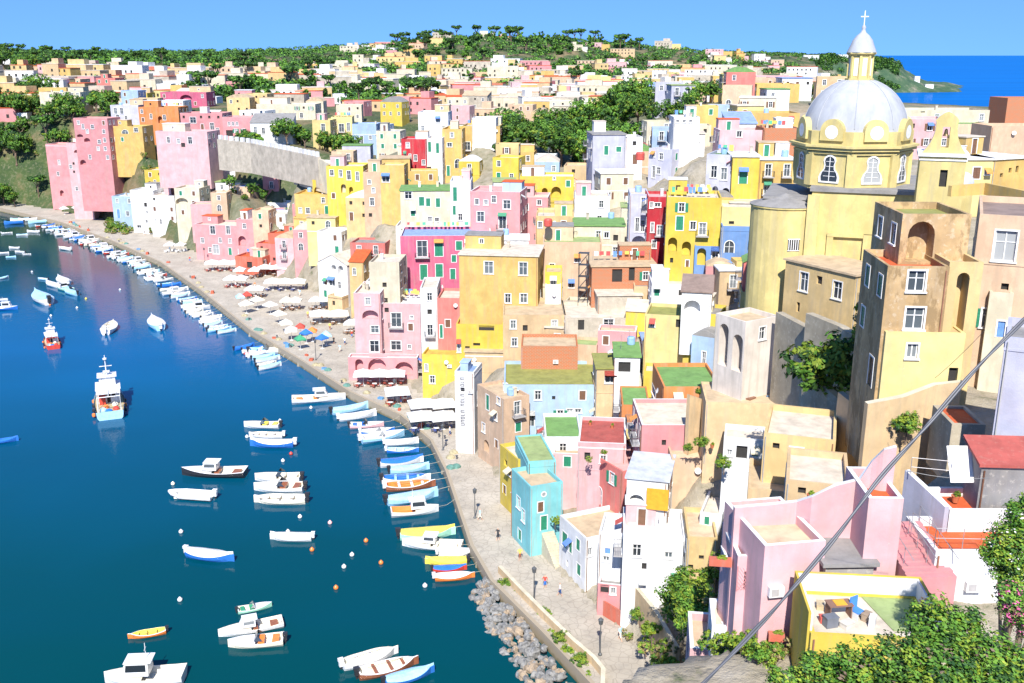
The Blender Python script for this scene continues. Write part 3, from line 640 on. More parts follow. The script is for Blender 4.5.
H('645 314 686 24.5 -14 12 7', 'butter', 'moss', P, 'F650,320,654,327w F676,320,682,328o', 'butter yellow house with mossy roof and dark shed', clutter=False)
H('685 312 720 25.5 -20 12 6', 'yellow', 'grey', P, 'F688,318,690,330s', 'yellow house with railed roof terrace')
H('682 292 712 28.5 -12 4 5', 'white', 'brown', 't', 'F684,300,700,312l', 'roof pavilion with dark awning above yellow house', clutter=False, ctrl=False, name='pavilion', cat='pavilion')
H('642 425 742 20 0 9 9', 'pink', 'cream', P, 'F705,434,715,446w F662,440,664,446o', 'big pink house with cream roof and vine-framed window', clutter=False)
H('672 459 714 17.4 -2 5 4', 'peach', 'peach', P, '-', 'peach terrace wall under the vine-framed window', clutter=False, name='terrace_block', cat='terrace')
H('700 432 736 18.4 -18 6 7', 'white', 'cream', 't', 'F705,432,718,452o', 'white lean-to house with dark doorway under the beige walls', clutter=False)
H('716 313 746 33 -58 8.8 5', 'ivory', 'tan', P, 'F719,324,728,366l F732,334,744,372l', 'cream arcade building with two tall arches', name='arcade', cat='arcade', clutter=False, ext=2.5)
H('706 402 802 24.4 -6 5 7', 'beige', 'tan', 'r', '-', 'low beige terrace carrying the scrap heap beside the arches', clutter=False, name='terrace_block', cat='terrace')
H('724 437 766 22.6 -14 7 4', 'white', 'cream', P, 'F736,446,747,459o F727,450,732,456w F752,448,758,456s', 'small white house with dark opening below the scrap heap', clutter=False)
H('712 626 744 29.6 -8 3 3', 'white', 'cream', P, 'F722,634,728,642o', 'small white shed low beside the pink wing', clutter=False, name='shed', cat='shed')
H('690 648 732 27.4 -8 4 4', 'lpink', 'peach', P, 'F700,660,706,668w', 'low pale pink house with peach roof at the bottom edge', clutter=False)
H('734 652 780 29.2 2 3 3', 'white', 'terracotta', P, '-', 'low white block with terracotta terrace at the bottom edge', clutter=False, name='terrace_block', cat='terrace')
H('692 335 718 23 -30 10 6', 'lblue', 'grey', 'v', 'F702,352,705,370w', 'pale blue-grey vaulted house beside tall arches', clutter=False)
# -- yellow/blue/red row left of church
H('667 197 722 38.5 -8 13 9', 'yellow', 'cream', P, 'F676,216,683,230s F699,223,706,235b F690,222,696,230w F668,238,677,252l F682,242,691,256l F670,258,673,263o F686,260,689,267d', 'yellow house with two big round-headed arches')
H('722 207 758 37 -8 9 8', 'butter', 'cream', P, 'F729,221,734,224o', 'pale yellow house above the blue house', clutter=False)
H('722 226 758 34.5 -8 9 4', 'blue', 'lblue', P, 'F725,241,734,253a F749,242,756,254a', 'blue house with two arched windows beside the church')
H('695 246 722 31 -8 7 4', 'blue', 'cream', P, 'F697,248,706,266l F712,248,721,260w', 'lower blue house with deep arch', clutter=False)
H('648 197 671 36.5 -4 13 8', 'red', 'pink', P, 'F650,202,653,208w F655,203,661,207w F651,222,654,232w F657,225,662,235b F652,240,656,248w', 'narrow red house with stacked windows')
H('630 194 649 36.5 -4 13 8', 'lilac', 'cream', P, 'F641,198,645,208w F635,218,639,232w F641,220,645,232w F632,236,646,246l', 'pale lilac house joined to the narrow red one')
H('593 135 626 43.5 4 8 9', 'lilac', 'grey', 'c', 'F604,146,608,155s F616,147,621,152s', 'lilac-white villa with green shutters by the park')
H('626 137 643 43 4 8 7', 'white', 'cream', P, '', 'white wing joined to the lilac-white villa')
H('649 148 672 41 -40 10 8', 'lilac', 'white', P, 'F652,166,655,178w F652,152,655,157w', 'lilac house with shaded front behind the yellow row')
H('668 144 700 41.5 -4 10 8', 'white', 'white', P, 'F682,151,686,155s F674,168,682,184b', 'white house with narrow door and red awning')
H('707 154 733 44 -22 9 8', 'lilac', 'green', P, 'F711,166,717,178w F721,168,727,180w F712,186,718,194l F722,188,731,200l', 'lilac-grey house with grassy roof near the church')
H('733 157 760 43.8 -6 9 8', 'yellow', 'white', 'c', 'F739,169,747,184A F757,171,766,186s', 'yellow house with arched green door and potted plants')
H('760 160 796 43 -4 8 8', 'ochre', 'white', 'c', '', 'ochre house between green door house and church drum')
H('575 196 610 33 -3 7 9', 'white', 'cream', P, 'F577,181,583,188w F563,174,567,182w', 'white house on the slope below the lilac-white villa')
H('520 176 574 34 -4 8 8', 'yellow', 'white', P, 'F542,188,548,196l F551,187,561,198l F553,175,555,180w', 'yellow house with open loggias in the centre')
H('588 190 620 32 6 8 8', 'lilac', 'white', P, '', 'lilac-white house with sloped front below the villa')
H('674 117 700 47.5 -2 6 8', 'white', 'white', P, 'F676,120,679,123w F683,120,686,123w F689,120,692,123w', 'white parapet house beside the park trees')
H('742 113 800 47 -2 8 10', 'ochre', 'peach', P, 'F759,101,764,106w F741,106,745,113a F763,100,770,105w', 'broad ochre house left of the dome')
H('764 128 800 46 -2 6 8', 'brick', 'tan', P, '-', 'brown and orange house left of the church drum')
H('720 130 764 45.5 -2 5 8', 'lpink', 'tan', P, 'F737,131,742,137w F722,124,733,130w', 'pale pink low house with grey awning')
H('757 84 800 52 -2 5 12', 'ochre', 'ochre', P, 'F760,91,775,93o F780,91,787,93w', 'pale ochre house high above the dome left side')
# -- behind / right of church
H('905 119 955 47.5 -2 8 10', 'lpink', 'cream', P, 'F921,108,925,113w F943,108,946,112w', 'pale pink palace behind the bell gable')
H('905 124 992 46 0 7 8', 'peach', 'green', 'r', 'F916,131,920,140w F972,126,975,130o', 'peach house with green felt roof behind the bell gable', clutter=False)
H('884 110 990 48.5 0 9 10', 'cream', 'cream', P, 'F921,108,925,113o F943,108,947,112o F911,104,913,107w', 'long cream palace with dark windows facing the sea')
H('960 160 994 47.5 0 7 9', 'butter', 'white', 'c', 'F985,170,988,175w', 'yellow house with white roof structure right of bell gable')
H('994 160 1030 47.5 24 7 9', 'ochre', 'white', 'c', 'F1000,173,1003,177o F1009,168,1012,173o F1016,166,1018,172o', 'ochre house with three small dark windows at the right')
H('1008 98 1060 50.5 0 9 9', 'brick', 'brown', P, '-', 'brown brick tower at the right edge', clutter=False, name='tower', cat='tower')
H('992 126 1060 48 0 6 8', 'peach', 'cream', P, '-', 'long peach house below the brown brick tower', clutter=False)
# -- ruin cluster
H('903 214 972 49.6 -2 13 6', 'ruin', 'moss', P, 'F907,222,934,262l', 'crumbling brown upper house with grass along its top', clutter=False)
H('888 266 950 46.6 -4 10 6', 'ruin', 'terracotta', P, 'F908,271,925,292w F906,308,924,330w', 'weathered tower house with white framed windows over the stairs', clutter=False)
H('950 262 984 46.9 -4 10 4', 'apricot', 'tan', P, 'F955,272,968,332l', 'apricot half-ruined house with deep dark recess', clutter=False)
H('980 214 1080 49.0 -24 12 11', 'peach', 'brown', P, 'F994,232,1016,262w F1001,285,1005,290o', 'peeling peach house under the brown roof', clutter=False)
H('990 292 1014 43.5 -20 8 6', 'cream', 'cream', P, 'F997,322,1010,338D', 'cream house with blue door near the hanging cables', clutter=False)
H('886 332 966 42.2 -4 6 5.4', 'butter', 'ochre', 'r', 'F907,343,917,358w F948,368,957,384o', 'yellow ground storey with small barred window under the weathered tower', clutter=False, ext=2)
H('930 356 962 40.2 -6 3 5', 'butter', 'cream', 'c', '-', 'small rounded yellow porch beside the dark doorway', clutter=False, name='porch', cat='porch', ext=2)
H('952 424 986 38.2 -4 2 3.5', 'stone', 'terracotta', 'r', '-', 'small orange roof terrace above the dark hollow', clutter=False, name='terrace_block', cat='terrace', ext=2)
H('826 566 874 35.0 2 3 4.0', 'grey', 'grey', 'c', '-', 'grey corrugated roof shed between pink house and stairs', clutter=False, name='shed', cat='shed')
H('869 498 904 38.6 -2 3 4', 'lpink', 'terracotta', P, '-', 'small pink block with orange landing beside the pink stairs', clutter=False, name='terrace_block', cat='terrace')
# -- beige walls below the church
H('764 433 836 32.5 -18 9 7', 'apricot', 'cream', P, 'F773,444,775,449o', 'beige house with stepped parapet beside white house', clutter=False)
H('786 480 850 33.2 -16 6 6', 'beige', 'cream', P, 'F798,487,806,494o', 'low beige terrace with potted bushes', clutter=False)
H('748 488 790 29 -14 6 6', 'beige', 'tan', P, '-', 'low beige outbuilding with bushes on its roof', clutter=False, name='outbuilding', cat='outbuilding')
# -- near group lower right
H('765 546 826 36.2 10 6 5.4', 'lpink', 'peach', P, '-', 'near pink house with peach roof terrace', clutter=False)
H('738 556 766 34.6 0 3.4 4.0', 'lpink', 'cream', P, 'L724,532,732,556w F744,571,758,590o', 'pink wing with cream roof and lattice panel', clutter=False)
H('745 594 778 31.8 0 3 3.4', 'lpink', 'pink', P, '-', 'lower pink wing above orange window box', clutter=False)
yr, yW, yD, yh, yz = H('811 634 942 34.2 -6 5 4.1', 'yellow', 'cream', 'r', '-', 'yellow house with cream roof terrace and green mat', clutter=False)
mb = MB()
for q in ((-.12, yD, yW + .12, yD + .12), (-.12, .3, -.002, yD), (yW + .002, .3, yW + .12, yD)): mb.box(q[0], q[1], -1, q[2], q[3], yh + .95, 0)
for q in ((.002, yD - .12, yW - .002, yD - .002), (.002, .3, .1, yD - .12), (yW - .1, .3, yW - .002, yD - .12)): mb.box(q[0], q[1], yh - .14, q[2], q[3], yh + .9, 1)
mb.build('parapet', [stucco('yellow'), stucco('white')], yr)
H('936 551 1050 35.8 0 3.4 4.0', 'white', 'terracotta', P, '-', 'white house with bright orange roof terrace', clutter=False)
H('950 510 1060 36.6 0 4 3.0', 'white', 'terracotta', P, '-', 'upper orange terrace behind white house', name='terrace_block', cat='terrace', clutter=False)
H('982 466 1070 38.8 -4 2.4 2.4', 'grey', 'red', 't', '-', 'grey-brown shed with sloping red roof beside orange terrace', clutter=False, name='shed', cat='shed')
H('1006 337 1120 45.0 -27 7 5', 'lilac', 'grey', P, '-', 'tall rough lilac-grey plastered house at right edge', clutter=False)
# ------------------------------------------------------------------ shoreline, terrain, quay, sea
SH = [atz(px, py, 1.5) for px, py in ((590, 683), (540, 630), (490, 580), (470, 545), (455, 500), (445, 470), (430, 440), (400, 415), (350, 392), (300, 360), (250, 330), (200, 290), (160, 262), (110, 240), (60, 222), (0, 208))]
SHL = [(-30.0, -40.0), (-14.0, 10.0), (-2.0, 40.0), (9.5, 66.0)] + [(p.x, p.y) for p in SH] + [(-330.0, 400.0), (-700.0, 380.0)]
SA = np.array(SHL)
def shore_d(x, y):
    """signed distance inland (+) of the shoreline, vectorised; also y of nearest point"""
    x = np.asarray(x, float); y = np.asarray(y, float); best = np.full(x.shape, 1e9); sg = np.ones(x.shape); yy = np.zeros(x.shape)
    for i in range(len(SA) - 1):
        ax, ay = SA[i]; bx, by = SA[i + 1]; dx, dy = bx - ax, by - ay; L2 = dx * dx + dy * dy
        t = np.clip(((x - ax) * dx + (y - ay) * dy) / L2, 0, 1); qx, qy = ax + t * dx, ay + t * dy
        d = np.hypot(x - qx, y - qy); cr = (x - ax) * dy - (y - ay) * dx
        m = d < best - 1e-9; best = np.where(m, d, best); sg = np.where(m, np.sign(cr), sg); yy = np.where(m, qy, yy)
    return best * sg, yy
QW = ([30, 62, 84, 110, 130, 145, 160, 182, 200, 236, 275, 296, 340, 400, 420], [0, 5, 8, 8, 7, 6.5, 8.5, 14, 21, 26, 21, 15, 17, 12, 4])
def far_ctrl():
    L = [(-150, 430, 34), (-150, 560, 50), (-150, 760, 60), (20, 402, 3), (20, 424, 22), (20, 440, 33), (0, 470, 40), (40, 470, 39), (110, 460, 39), (200, 470, 39), (300, 480, 36), (400, 480, 34), (500, 480, 33), (600, 480, 34), (700, 480, 35), (800, 470, 37), (900, 430, 37), (1050, 430, 38), (1200, 400, 40),
         (0, 600, 49), (100, 620, 47), (200, 640, 44), (300, 620, 41), (400, 600, 37), (500, 620, 35), (600, 620, 36), (700, 620, 37), (800, 600, 38), (900, 560, 33), (960, 520, 26), (1060, 500, 26), (1250, 500, 28),
         (-100, 780, 60), (50, 760, 58), (150, 800, 54), (250, 820, 54), (350, 840, 55), (450, 900, 52), (550, 900, 47), (650, 880, 46), (750, 860, 46), (850, 760, 30), (940, 700, 4),
         (380, 1200, 66), (450, 1250, 78), (510, 1250, 77), (580, 1250, 74), (650, 1250, 67), (720, 1250, 61), (300, 1150, 60), (200, 1100, 56), (80, 1100, 60), (-60, 1100, 60), (780, 1150, 48), (840, 1050, 20),
         (400, 1700, 62), (600, 1700, 58), (740, 1600, 56)]
    return [tuple(atpx(px, Y, z)[:2]) + (z,) for px, Y, z in L]
# extra ground points between the houses
for px, py, z in ((640, 612, 3.2), (680, 640, 8), (660, 665, 6), (705, 665, 16), (760, 640, 28), (800, 470, 26), (850, 450, 29), (870, 420, 34), (905, 430, 36), (930, 420, 37),
                  (820, 395, 27), (790, 400, 22), (760, 410, 21), (775, 398, 24), (735, 415, 20), (600, 440, 8), (560, 330, 14), (980, 600, 32.5), (1024, 600, 33), (860, 683, 33), (1000, 683, 36), (895, 412, 36), (930, 400, 36.5), (875, 430, 34), (960, 440, 35), (1000, 430, 37), (870, 400, 35.5), (900, 470, 33.5), (940, 500, 33), (850, 470, 30), (700, 500, 12), (900, 560, 33.5), (758, 640, 31), (760, 678, 30.6), (730, 668, 30), (790, 660, 30.8), (745, 655, 30.8),
                  (130, 150, 27), (190, 238, 2), (206, 234, 3), (176, 232, 2), (200, 216, 7), (165, 228, 2), (186, 222, 4), (222, 214, 8), (130, 172, 19.5), (185, 162, 27), (205, 165, 27.5), (110, 162, 22), (148, 165, 21), (120, 195, 11), (260, 165, 30.5), (235, 158, 31), (300, 168, 29), (380, 300, 8), (300, 320, 1.3), (330, 230, 16), (240, 200, 18), (210, 190, 20), (160, 195, 17)):
    p = atz(px, py, z); CTRL.append((p.x, p.y, z))
CT = np.array(CTRL + far_ctrl())
def idw(x, y, k=7):
    x = np.atleast_1d(np.asarray(x, float)).ravel(); y = np.atleast_1d(np.asarray(y, float)).ravel(); out = np.empty(len(x))
    for s in range(0, len(x), 4000):
        X, Y = x[s:s + 4000, None], y[s:s + 4000, None]
        sc = np.maximum(1.0, Y / 350.0)
        d2 = (X - CT[:, 0]) ** 2 + (Y - CT[:, 1]) ** 2 + 6.0 * sc ** 2
        idx = np.argpartition(d2, k, axis=1)[:, :k]; dd = np.take_along_axis(d2, idx, 1); w = dd ** -1.25
        out[s:s + 4000] = (w * CT[idx, 2]).sum(1) / w.sum(1)
    return out
def hgt(x, y, quayflat=True):
    x = np.atleast_1d(np.asarray(x, float)).ravel(); y = np.atleast_1d(np.asarray(y, float)).ravel()
    h = idw(x, y); d, yy = shore_d(x, y); qw = np.interp(yy, *QW)
    lim = 1.2 + np.maximum(0, d - qw) * (2.2 + 1.2 * (yy > 300) + np.maximum(0, 57 - y) * .55)
    near = yy < 418
    h = np.where(near, np.minimum(h, lim), np.minimum(h, .5 + np.maximum(0, d) * 1.1))
    h = np.where(d < .15, -3.0, h)
    # coast on the far right: sea beyond the plateau
    pxx = 512 + 1000 * x / (y * CP + 20 * SP)
    cut = 640 + np.clip((880 - pxx) * 9, -160, 2000)
    h = np.where(y > cut, h - (y - cut) * .35, h)
    r = np.sin(x * .05 + 1.3) * np.cos(y * .043) * 1.6 * np.clip((y - 260) / 300, 0, 1)
    h = h + np.where(h > 6, r, 0)
    return np.maximum(h, -4)
def ground(x, y): return float(hgt(x, y)[0])
cols = np.arange(-420, 1500, 7.0); ys = [18.0]
while ys[-1] < 2300: ys.append(ys[-1] + max(1.1, ys[-1] * .011))
ys = np.array(ys); GX = (cols[None, :] - 512) / 1000.0 * (ys[:, None] * CP + 12); GY = np.repeat(ys[:, None], len(cols), 1)
GZ = hgt(GX, GY).reshape(GX.shape)
mb = MB(); nc = len(cols)
mb.v = list(zip(GX.ravel().tolist(), GY.ravel().tolist(), GZ.ravel().tolist()))
keep = (GZ[:-1, :-1] > -2.9) | (GZ[1:, :-1] > -2.9) | (GZ[:-1, 1:] > -2.9) | (GZ[1:, 1:] > -2.9)
for i, j in zip(*np.nonzero(keep)):
    a = int(i) * nc + int(j); mb.f.append((a, a + 1, a + nc + 1, a + nc))
mb.m = [0] * len(mb.f)
m, nt, b = mat_new('earth'); p = geo(nt)
c1 = ramp(nt, noise(nt, p, .06, 6, .65), [(.36, (.022, .05, .014)), (.48, (.05, .08, .02)), (.56, (.13, .11, .05)), (.7, (.25, .17, .09))])
c2 = mixcol(nt, ramp(nt, noise(nt, p, .9, 5, .7), [(.5, (0, 0, 0)), (.72, (.5, .5, .5))]), c1, (.28, .24, .16))
sy = N(nt, 'ShaderNodeSeparateXYZ'); nt.links.new(p, sy.inputs[0]); my = N(nt, 'ShaderNodeMapRange'); my.inputs[1].default_value = 330; my.inputs[2].default_value = 250; nt.links.new(sy.outputs[1], my.inputs[0])
c2 = mixcol(nt, my.outputs[0], c2, ramp(nt, noise(nt, p, .35, 6, .7), [(.3, (.10, .12, .05)), (.42, (.28, .24, .17)), (.7, (.42, .37, .29))]))
nt.links.new(c2, b.inputs['Base Color']); b.inputs['Roughness'].default_value = .95
bump(nt, b, noise(nt, p, .8, 6, .7), .8, .5)
tag(mb.build('terrain', m, smooth=True), kind='structure')
# quay sheet + wall
def offs(i, d):
    a = Vector(SHL[max(i - 1, 0)]); c = Vector(SHL[min(i + 1, len(SHL) - 1)]); t = (c - a).normalized(); n = Vector((t.y, -t.x)); p = Vector(SHL[i]) + n * d; return p
mb = MB(); I = list(range(1, len(SHL) - 1)); qd = []
for i in I:
    qd.append((offs(i, 0), offs(i, .45), offs(i, float(np.interp(SHL[i][1], *QW)) + 7)))
for a, b_ in zip(qd[:-1], qd[1:]):
    mb.quad((*a[1], 1.5), (*b_[1], 1.5), (*b_[2], 1.5), (*a[2], 1.5), 0)
    mb.quad((*a[0], 1.56), (*b_[0], 1.56), (*b_[1], 1.56), (*a[1], 1.56), 1)
    mb.quad((*b_[1], 1.5), (*a[1], 1.5), (*a[1], 1.56), (*b_[1], 1.56), 1)
    mb.quad((*b_[0], -2.5), (*a[0], -2.5), (*a[0], 1.56), (*b_[0], 1.56), 1)
mb.f = [f[::-1] for f in mb.f]
m, nt, b = mat_new('quay_paving'); p = geo(nt)
c1 = ramp(nt, noise(nt, p, .25, 5, .6), [(.3, (.34, .295, .235)), (.7, (.48, .425, .345))])
vo = N(nt, 'ShaderNodeTexVoronoi', feature='DISTANCE_TO_EDGE'); vo.inputs['Scale'].default_value = 1.1; nt.links.new(p, vo.inputs['Vector'])
c2 = mixcol(nt, ramp(nt, vo.outputs['Distance'], [(0, (.55, .55, .55)), (.06, (0, 0, 0))]), c1, (.20, .17, .135))
c3 = mixcol(nt, ramp(nt, noise(nt, p, .9, 6, .72), [(.52, (0, 0, 0)), (.68, (.6, .6, .6))]), c2, (.25, .225, .19))
nt.links.new(c3, b.inputs['Base Color']); b.inputs['Roughness'].default_value = .85
m2, nt, b = mat_new('quay_stone'); p = geo(nt); sx = N(nt, 'ShaderNodeSeparateXYZ'); nt.links.new(p, sx.inputs[0])
ad = N(nt, 'ShaderNodeMath', operation='MULTIPLY_ADD'); nt.links.new(noise(nt, p, .8, 4), ad.inputs[0]); ad.inputs[1].default_value = 1.0; nt.links.new(sx.outputs[2], ad.inputs[2])
c1 = ramp(nt, ad.outputs[0], [(.2, (.05, .06, .02)), (.45, (.14, .12, .04)), (.75, (.24, .20, .13)), (1.0, (.34, .28, .20))])
nt.links.new(c1, b.inputs['Base Color']); b.inputs['Roughness'].default_value = .8
tag(mb.build('quay', [m, m2]), kind='structure')
# sea: one sheet, finer waves by bump
mb = MB(); mb.quad((-60000, -2000, 0), (60000, -2000, 0), (60000, 80000, 0), (-60000, 80000, 0))
m, nt, b = mat_new('sea_water'); p = geo(nt); sx = N(nt, 'ShaderNodeSeparateXYZ'); nt.links.new(p, sx.inputs[0])
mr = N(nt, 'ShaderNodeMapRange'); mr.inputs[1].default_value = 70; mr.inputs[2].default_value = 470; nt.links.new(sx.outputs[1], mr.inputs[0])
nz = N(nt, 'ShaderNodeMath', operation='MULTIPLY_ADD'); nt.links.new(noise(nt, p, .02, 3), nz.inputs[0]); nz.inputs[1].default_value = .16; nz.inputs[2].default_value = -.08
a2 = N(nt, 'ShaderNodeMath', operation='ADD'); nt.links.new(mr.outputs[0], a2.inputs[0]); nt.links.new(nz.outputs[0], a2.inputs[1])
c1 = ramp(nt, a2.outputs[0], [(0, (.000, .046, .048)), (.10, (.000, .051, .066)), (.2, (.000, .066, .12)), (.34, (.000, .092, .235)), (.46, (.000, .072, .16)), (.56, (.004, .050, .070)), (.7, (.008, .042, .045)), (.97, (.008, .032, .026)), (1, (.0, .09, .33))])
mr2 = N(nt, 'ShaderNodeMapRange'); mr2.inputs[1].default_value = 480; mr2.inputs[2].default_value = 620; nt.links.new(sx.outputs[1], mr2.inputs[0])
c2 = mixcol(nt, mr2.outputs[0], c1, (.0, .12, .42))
st = noise(nt, scaled(nt, p, (.02, .2, .2)), .06, 5, .6)
c3 = mixcol(nt, ramp(nt, st, [(.4, (0, 0, 0)), (.7, (.35, .35, .35))]), c2, (.0, .045, .13))
nt.links.new(c3, b.inputs['Base Color']); b.inputs['Roughness'].default_value = .08; b.inputs['IOR'].default_value = 1.33; ms = N(nt, 'ShaderNodeMapRange'); ms.inputs[1].default_value = 300; ms.inputs[2].default_value = 1200; ms.inputs[3].default_value = .26; ms.inputs[4].default_value = .04; nt.links.new(sx.outputs[1], ms.inputs[0]); nt.links.new(ms.outputs[0], b.inputs['Specular IOR Level'])
h1 = noise(nt, p, .9, 4, .6, .5); h2 = noise(nt, p, .3, 3, .6, .3); hh_ = N(nt, 'ShaderNodeMath', operation='ADD'); nt.links.new(h1, hh_.inputs[0]); nt.links.new(h2, hh_.inputs[1]); bump(nt, b, hh_.outputs[0], .22, .10)
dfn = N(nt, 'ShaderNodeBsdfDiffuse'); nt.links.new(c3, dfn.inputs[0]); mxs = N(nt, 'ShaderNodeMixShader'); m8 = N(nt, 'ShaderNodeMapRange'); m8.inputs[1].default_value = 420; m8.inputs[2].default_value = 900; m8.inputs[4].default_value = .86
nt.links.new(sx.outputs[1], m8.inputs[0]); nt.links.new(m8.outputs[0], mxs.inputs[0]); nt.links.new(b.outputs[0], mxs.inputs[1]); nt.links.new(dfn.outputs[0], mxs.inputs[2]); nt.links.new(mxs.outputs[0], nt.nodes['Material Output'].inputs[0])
tag(mb.build('sea', m), kind='structure')
# headland
mb = MB(); prof = [(742, 58), (775, 60), (800, 60), (830, 58), (860, 54), (880, 52), (893, 46), (903, 36), (912, 22), (922, 13), (938, 10), (952, 7), (966, -3)]
rows = 9; vs = []; r2 = random.Random(3)
for j in range(rows):
    f = j / (rows - 1)
    for i, (px, zt) in enumerate(prof):
        Y = 1640 + 420 * f + (px - 742) * .3; zz = zt * math.sin(math.pi * min(1, .08 + f * 1.3)) ** .55 if f < .72 else zt * (1 - f) / .28
        if j == 0: zz = -3
        if j == rows - 1: zz = -3
        vs.append(atpx(px, Y, 30) + Vector((r2.uniform(-4, 4), 0, zz - 30 + r2.uniform(-2, 2) if 0 < j < rows - 1 else zz - 30)))
n = len(prof)
mb.add(vs, [(j * n + i, j * n + i + 1, (j + 1) * n + i + 1, (j + 1) * n + i) for j in range(rows - 1) for i in range(n - 1)])
m, nt, b = mat_new('headland_scrub'); p = geo(nt)
c1 = ramp(nt, noise(nt, p, .035, 6, .7), [(.38, (.03, .075, .035)), (.52, (.06, .11, .05)), (.64, (.20, .19, .13)), (.8, (.35, .30, .24))])
nt.links.new(c1, b.inputs['Base Color']); b.inputs['Roughness'].default_value = .95; bump(nt, b, noise(nt, p, .08, 5, .7), 1, 5)
hl = mb.build('headland', m, smooth=True); s = hl.modifiers.new('s', 'SUBSURF'); s.levels = s.render_levels = 2
s2 = hl.modifiers.new('d', 'DISPLACE'); tx = bpy.data.textures.new('t', 'CLOUDS'); tx.noise_scale = 40; s2.texture = tx; s2.strength = 14; s2.texture_coords = 'GLOBAL'
tag(hl, kind='structure')

# ------------------------------------------------------------------ light and sky
AZ, EL = -4.0, 44.0
S = Vector((math.sin(R(AZ)) * math.cos(R(EL)), -math.cos(R(AZ)) * math.cos(R(EL)), math.sin(R(EL))))
sl = bpy.data.lights.new('sun', 'SUN'); so = bpy.data.objects.new('sun', sl); COL.objects.link(so)
sl.energy = 4.6; sl.angle = R(.5); sl.color = (1, .965, .90); so.rotation_euler = S.to_track_quat('Z', 'Y').to_euler()
w = bpy.data.worlds.new('World'); scene.world = w; w.use_nodes = True; nt = w.node_tree; bg = nt.nodes['Background']
sk = N(nt, 'ShaderNodeTexSky', sky_type='NISHITA'); sk.sun_disc = False; sk.sun_elevation = R(EL); sk.sun_rotation = R(180 - AZ)
sk.air_density = 1.0; sk.dust_density = 0.1; sk.ozone_density = 3.0; sk.altitude = 100
tc = N(nt, 'ShaderNodeTexCoord'); mp = N(nt, 'ShaderNodeMapping'); mp.inputs['Location'].default_value = (0, 0, .3)
nt.links.new(tc.outputs['Generated'], mp.inputs[0]); nt.links.new(mp.outputs[0], sk.inputs[0])
nt.links.new(mixcol(nt, 1.0, sk.outputs[0], (.50, .73, 1.0), 'MULTIPLY'), bg.inputs[0]); bg.inputs[1].default_value = .15
vs_ = scene.view_settings; vs_.view_transform = 'Standard'; vs_.look = 'None'; vs_.gamma = 1; vs_.exposure = .86; vs_.use_curve_mapping = False
scene.render.engine = 'CYCLES'; scene.cycles.max_bounces = 5; scene.cycles.diffuse_bounces = 3
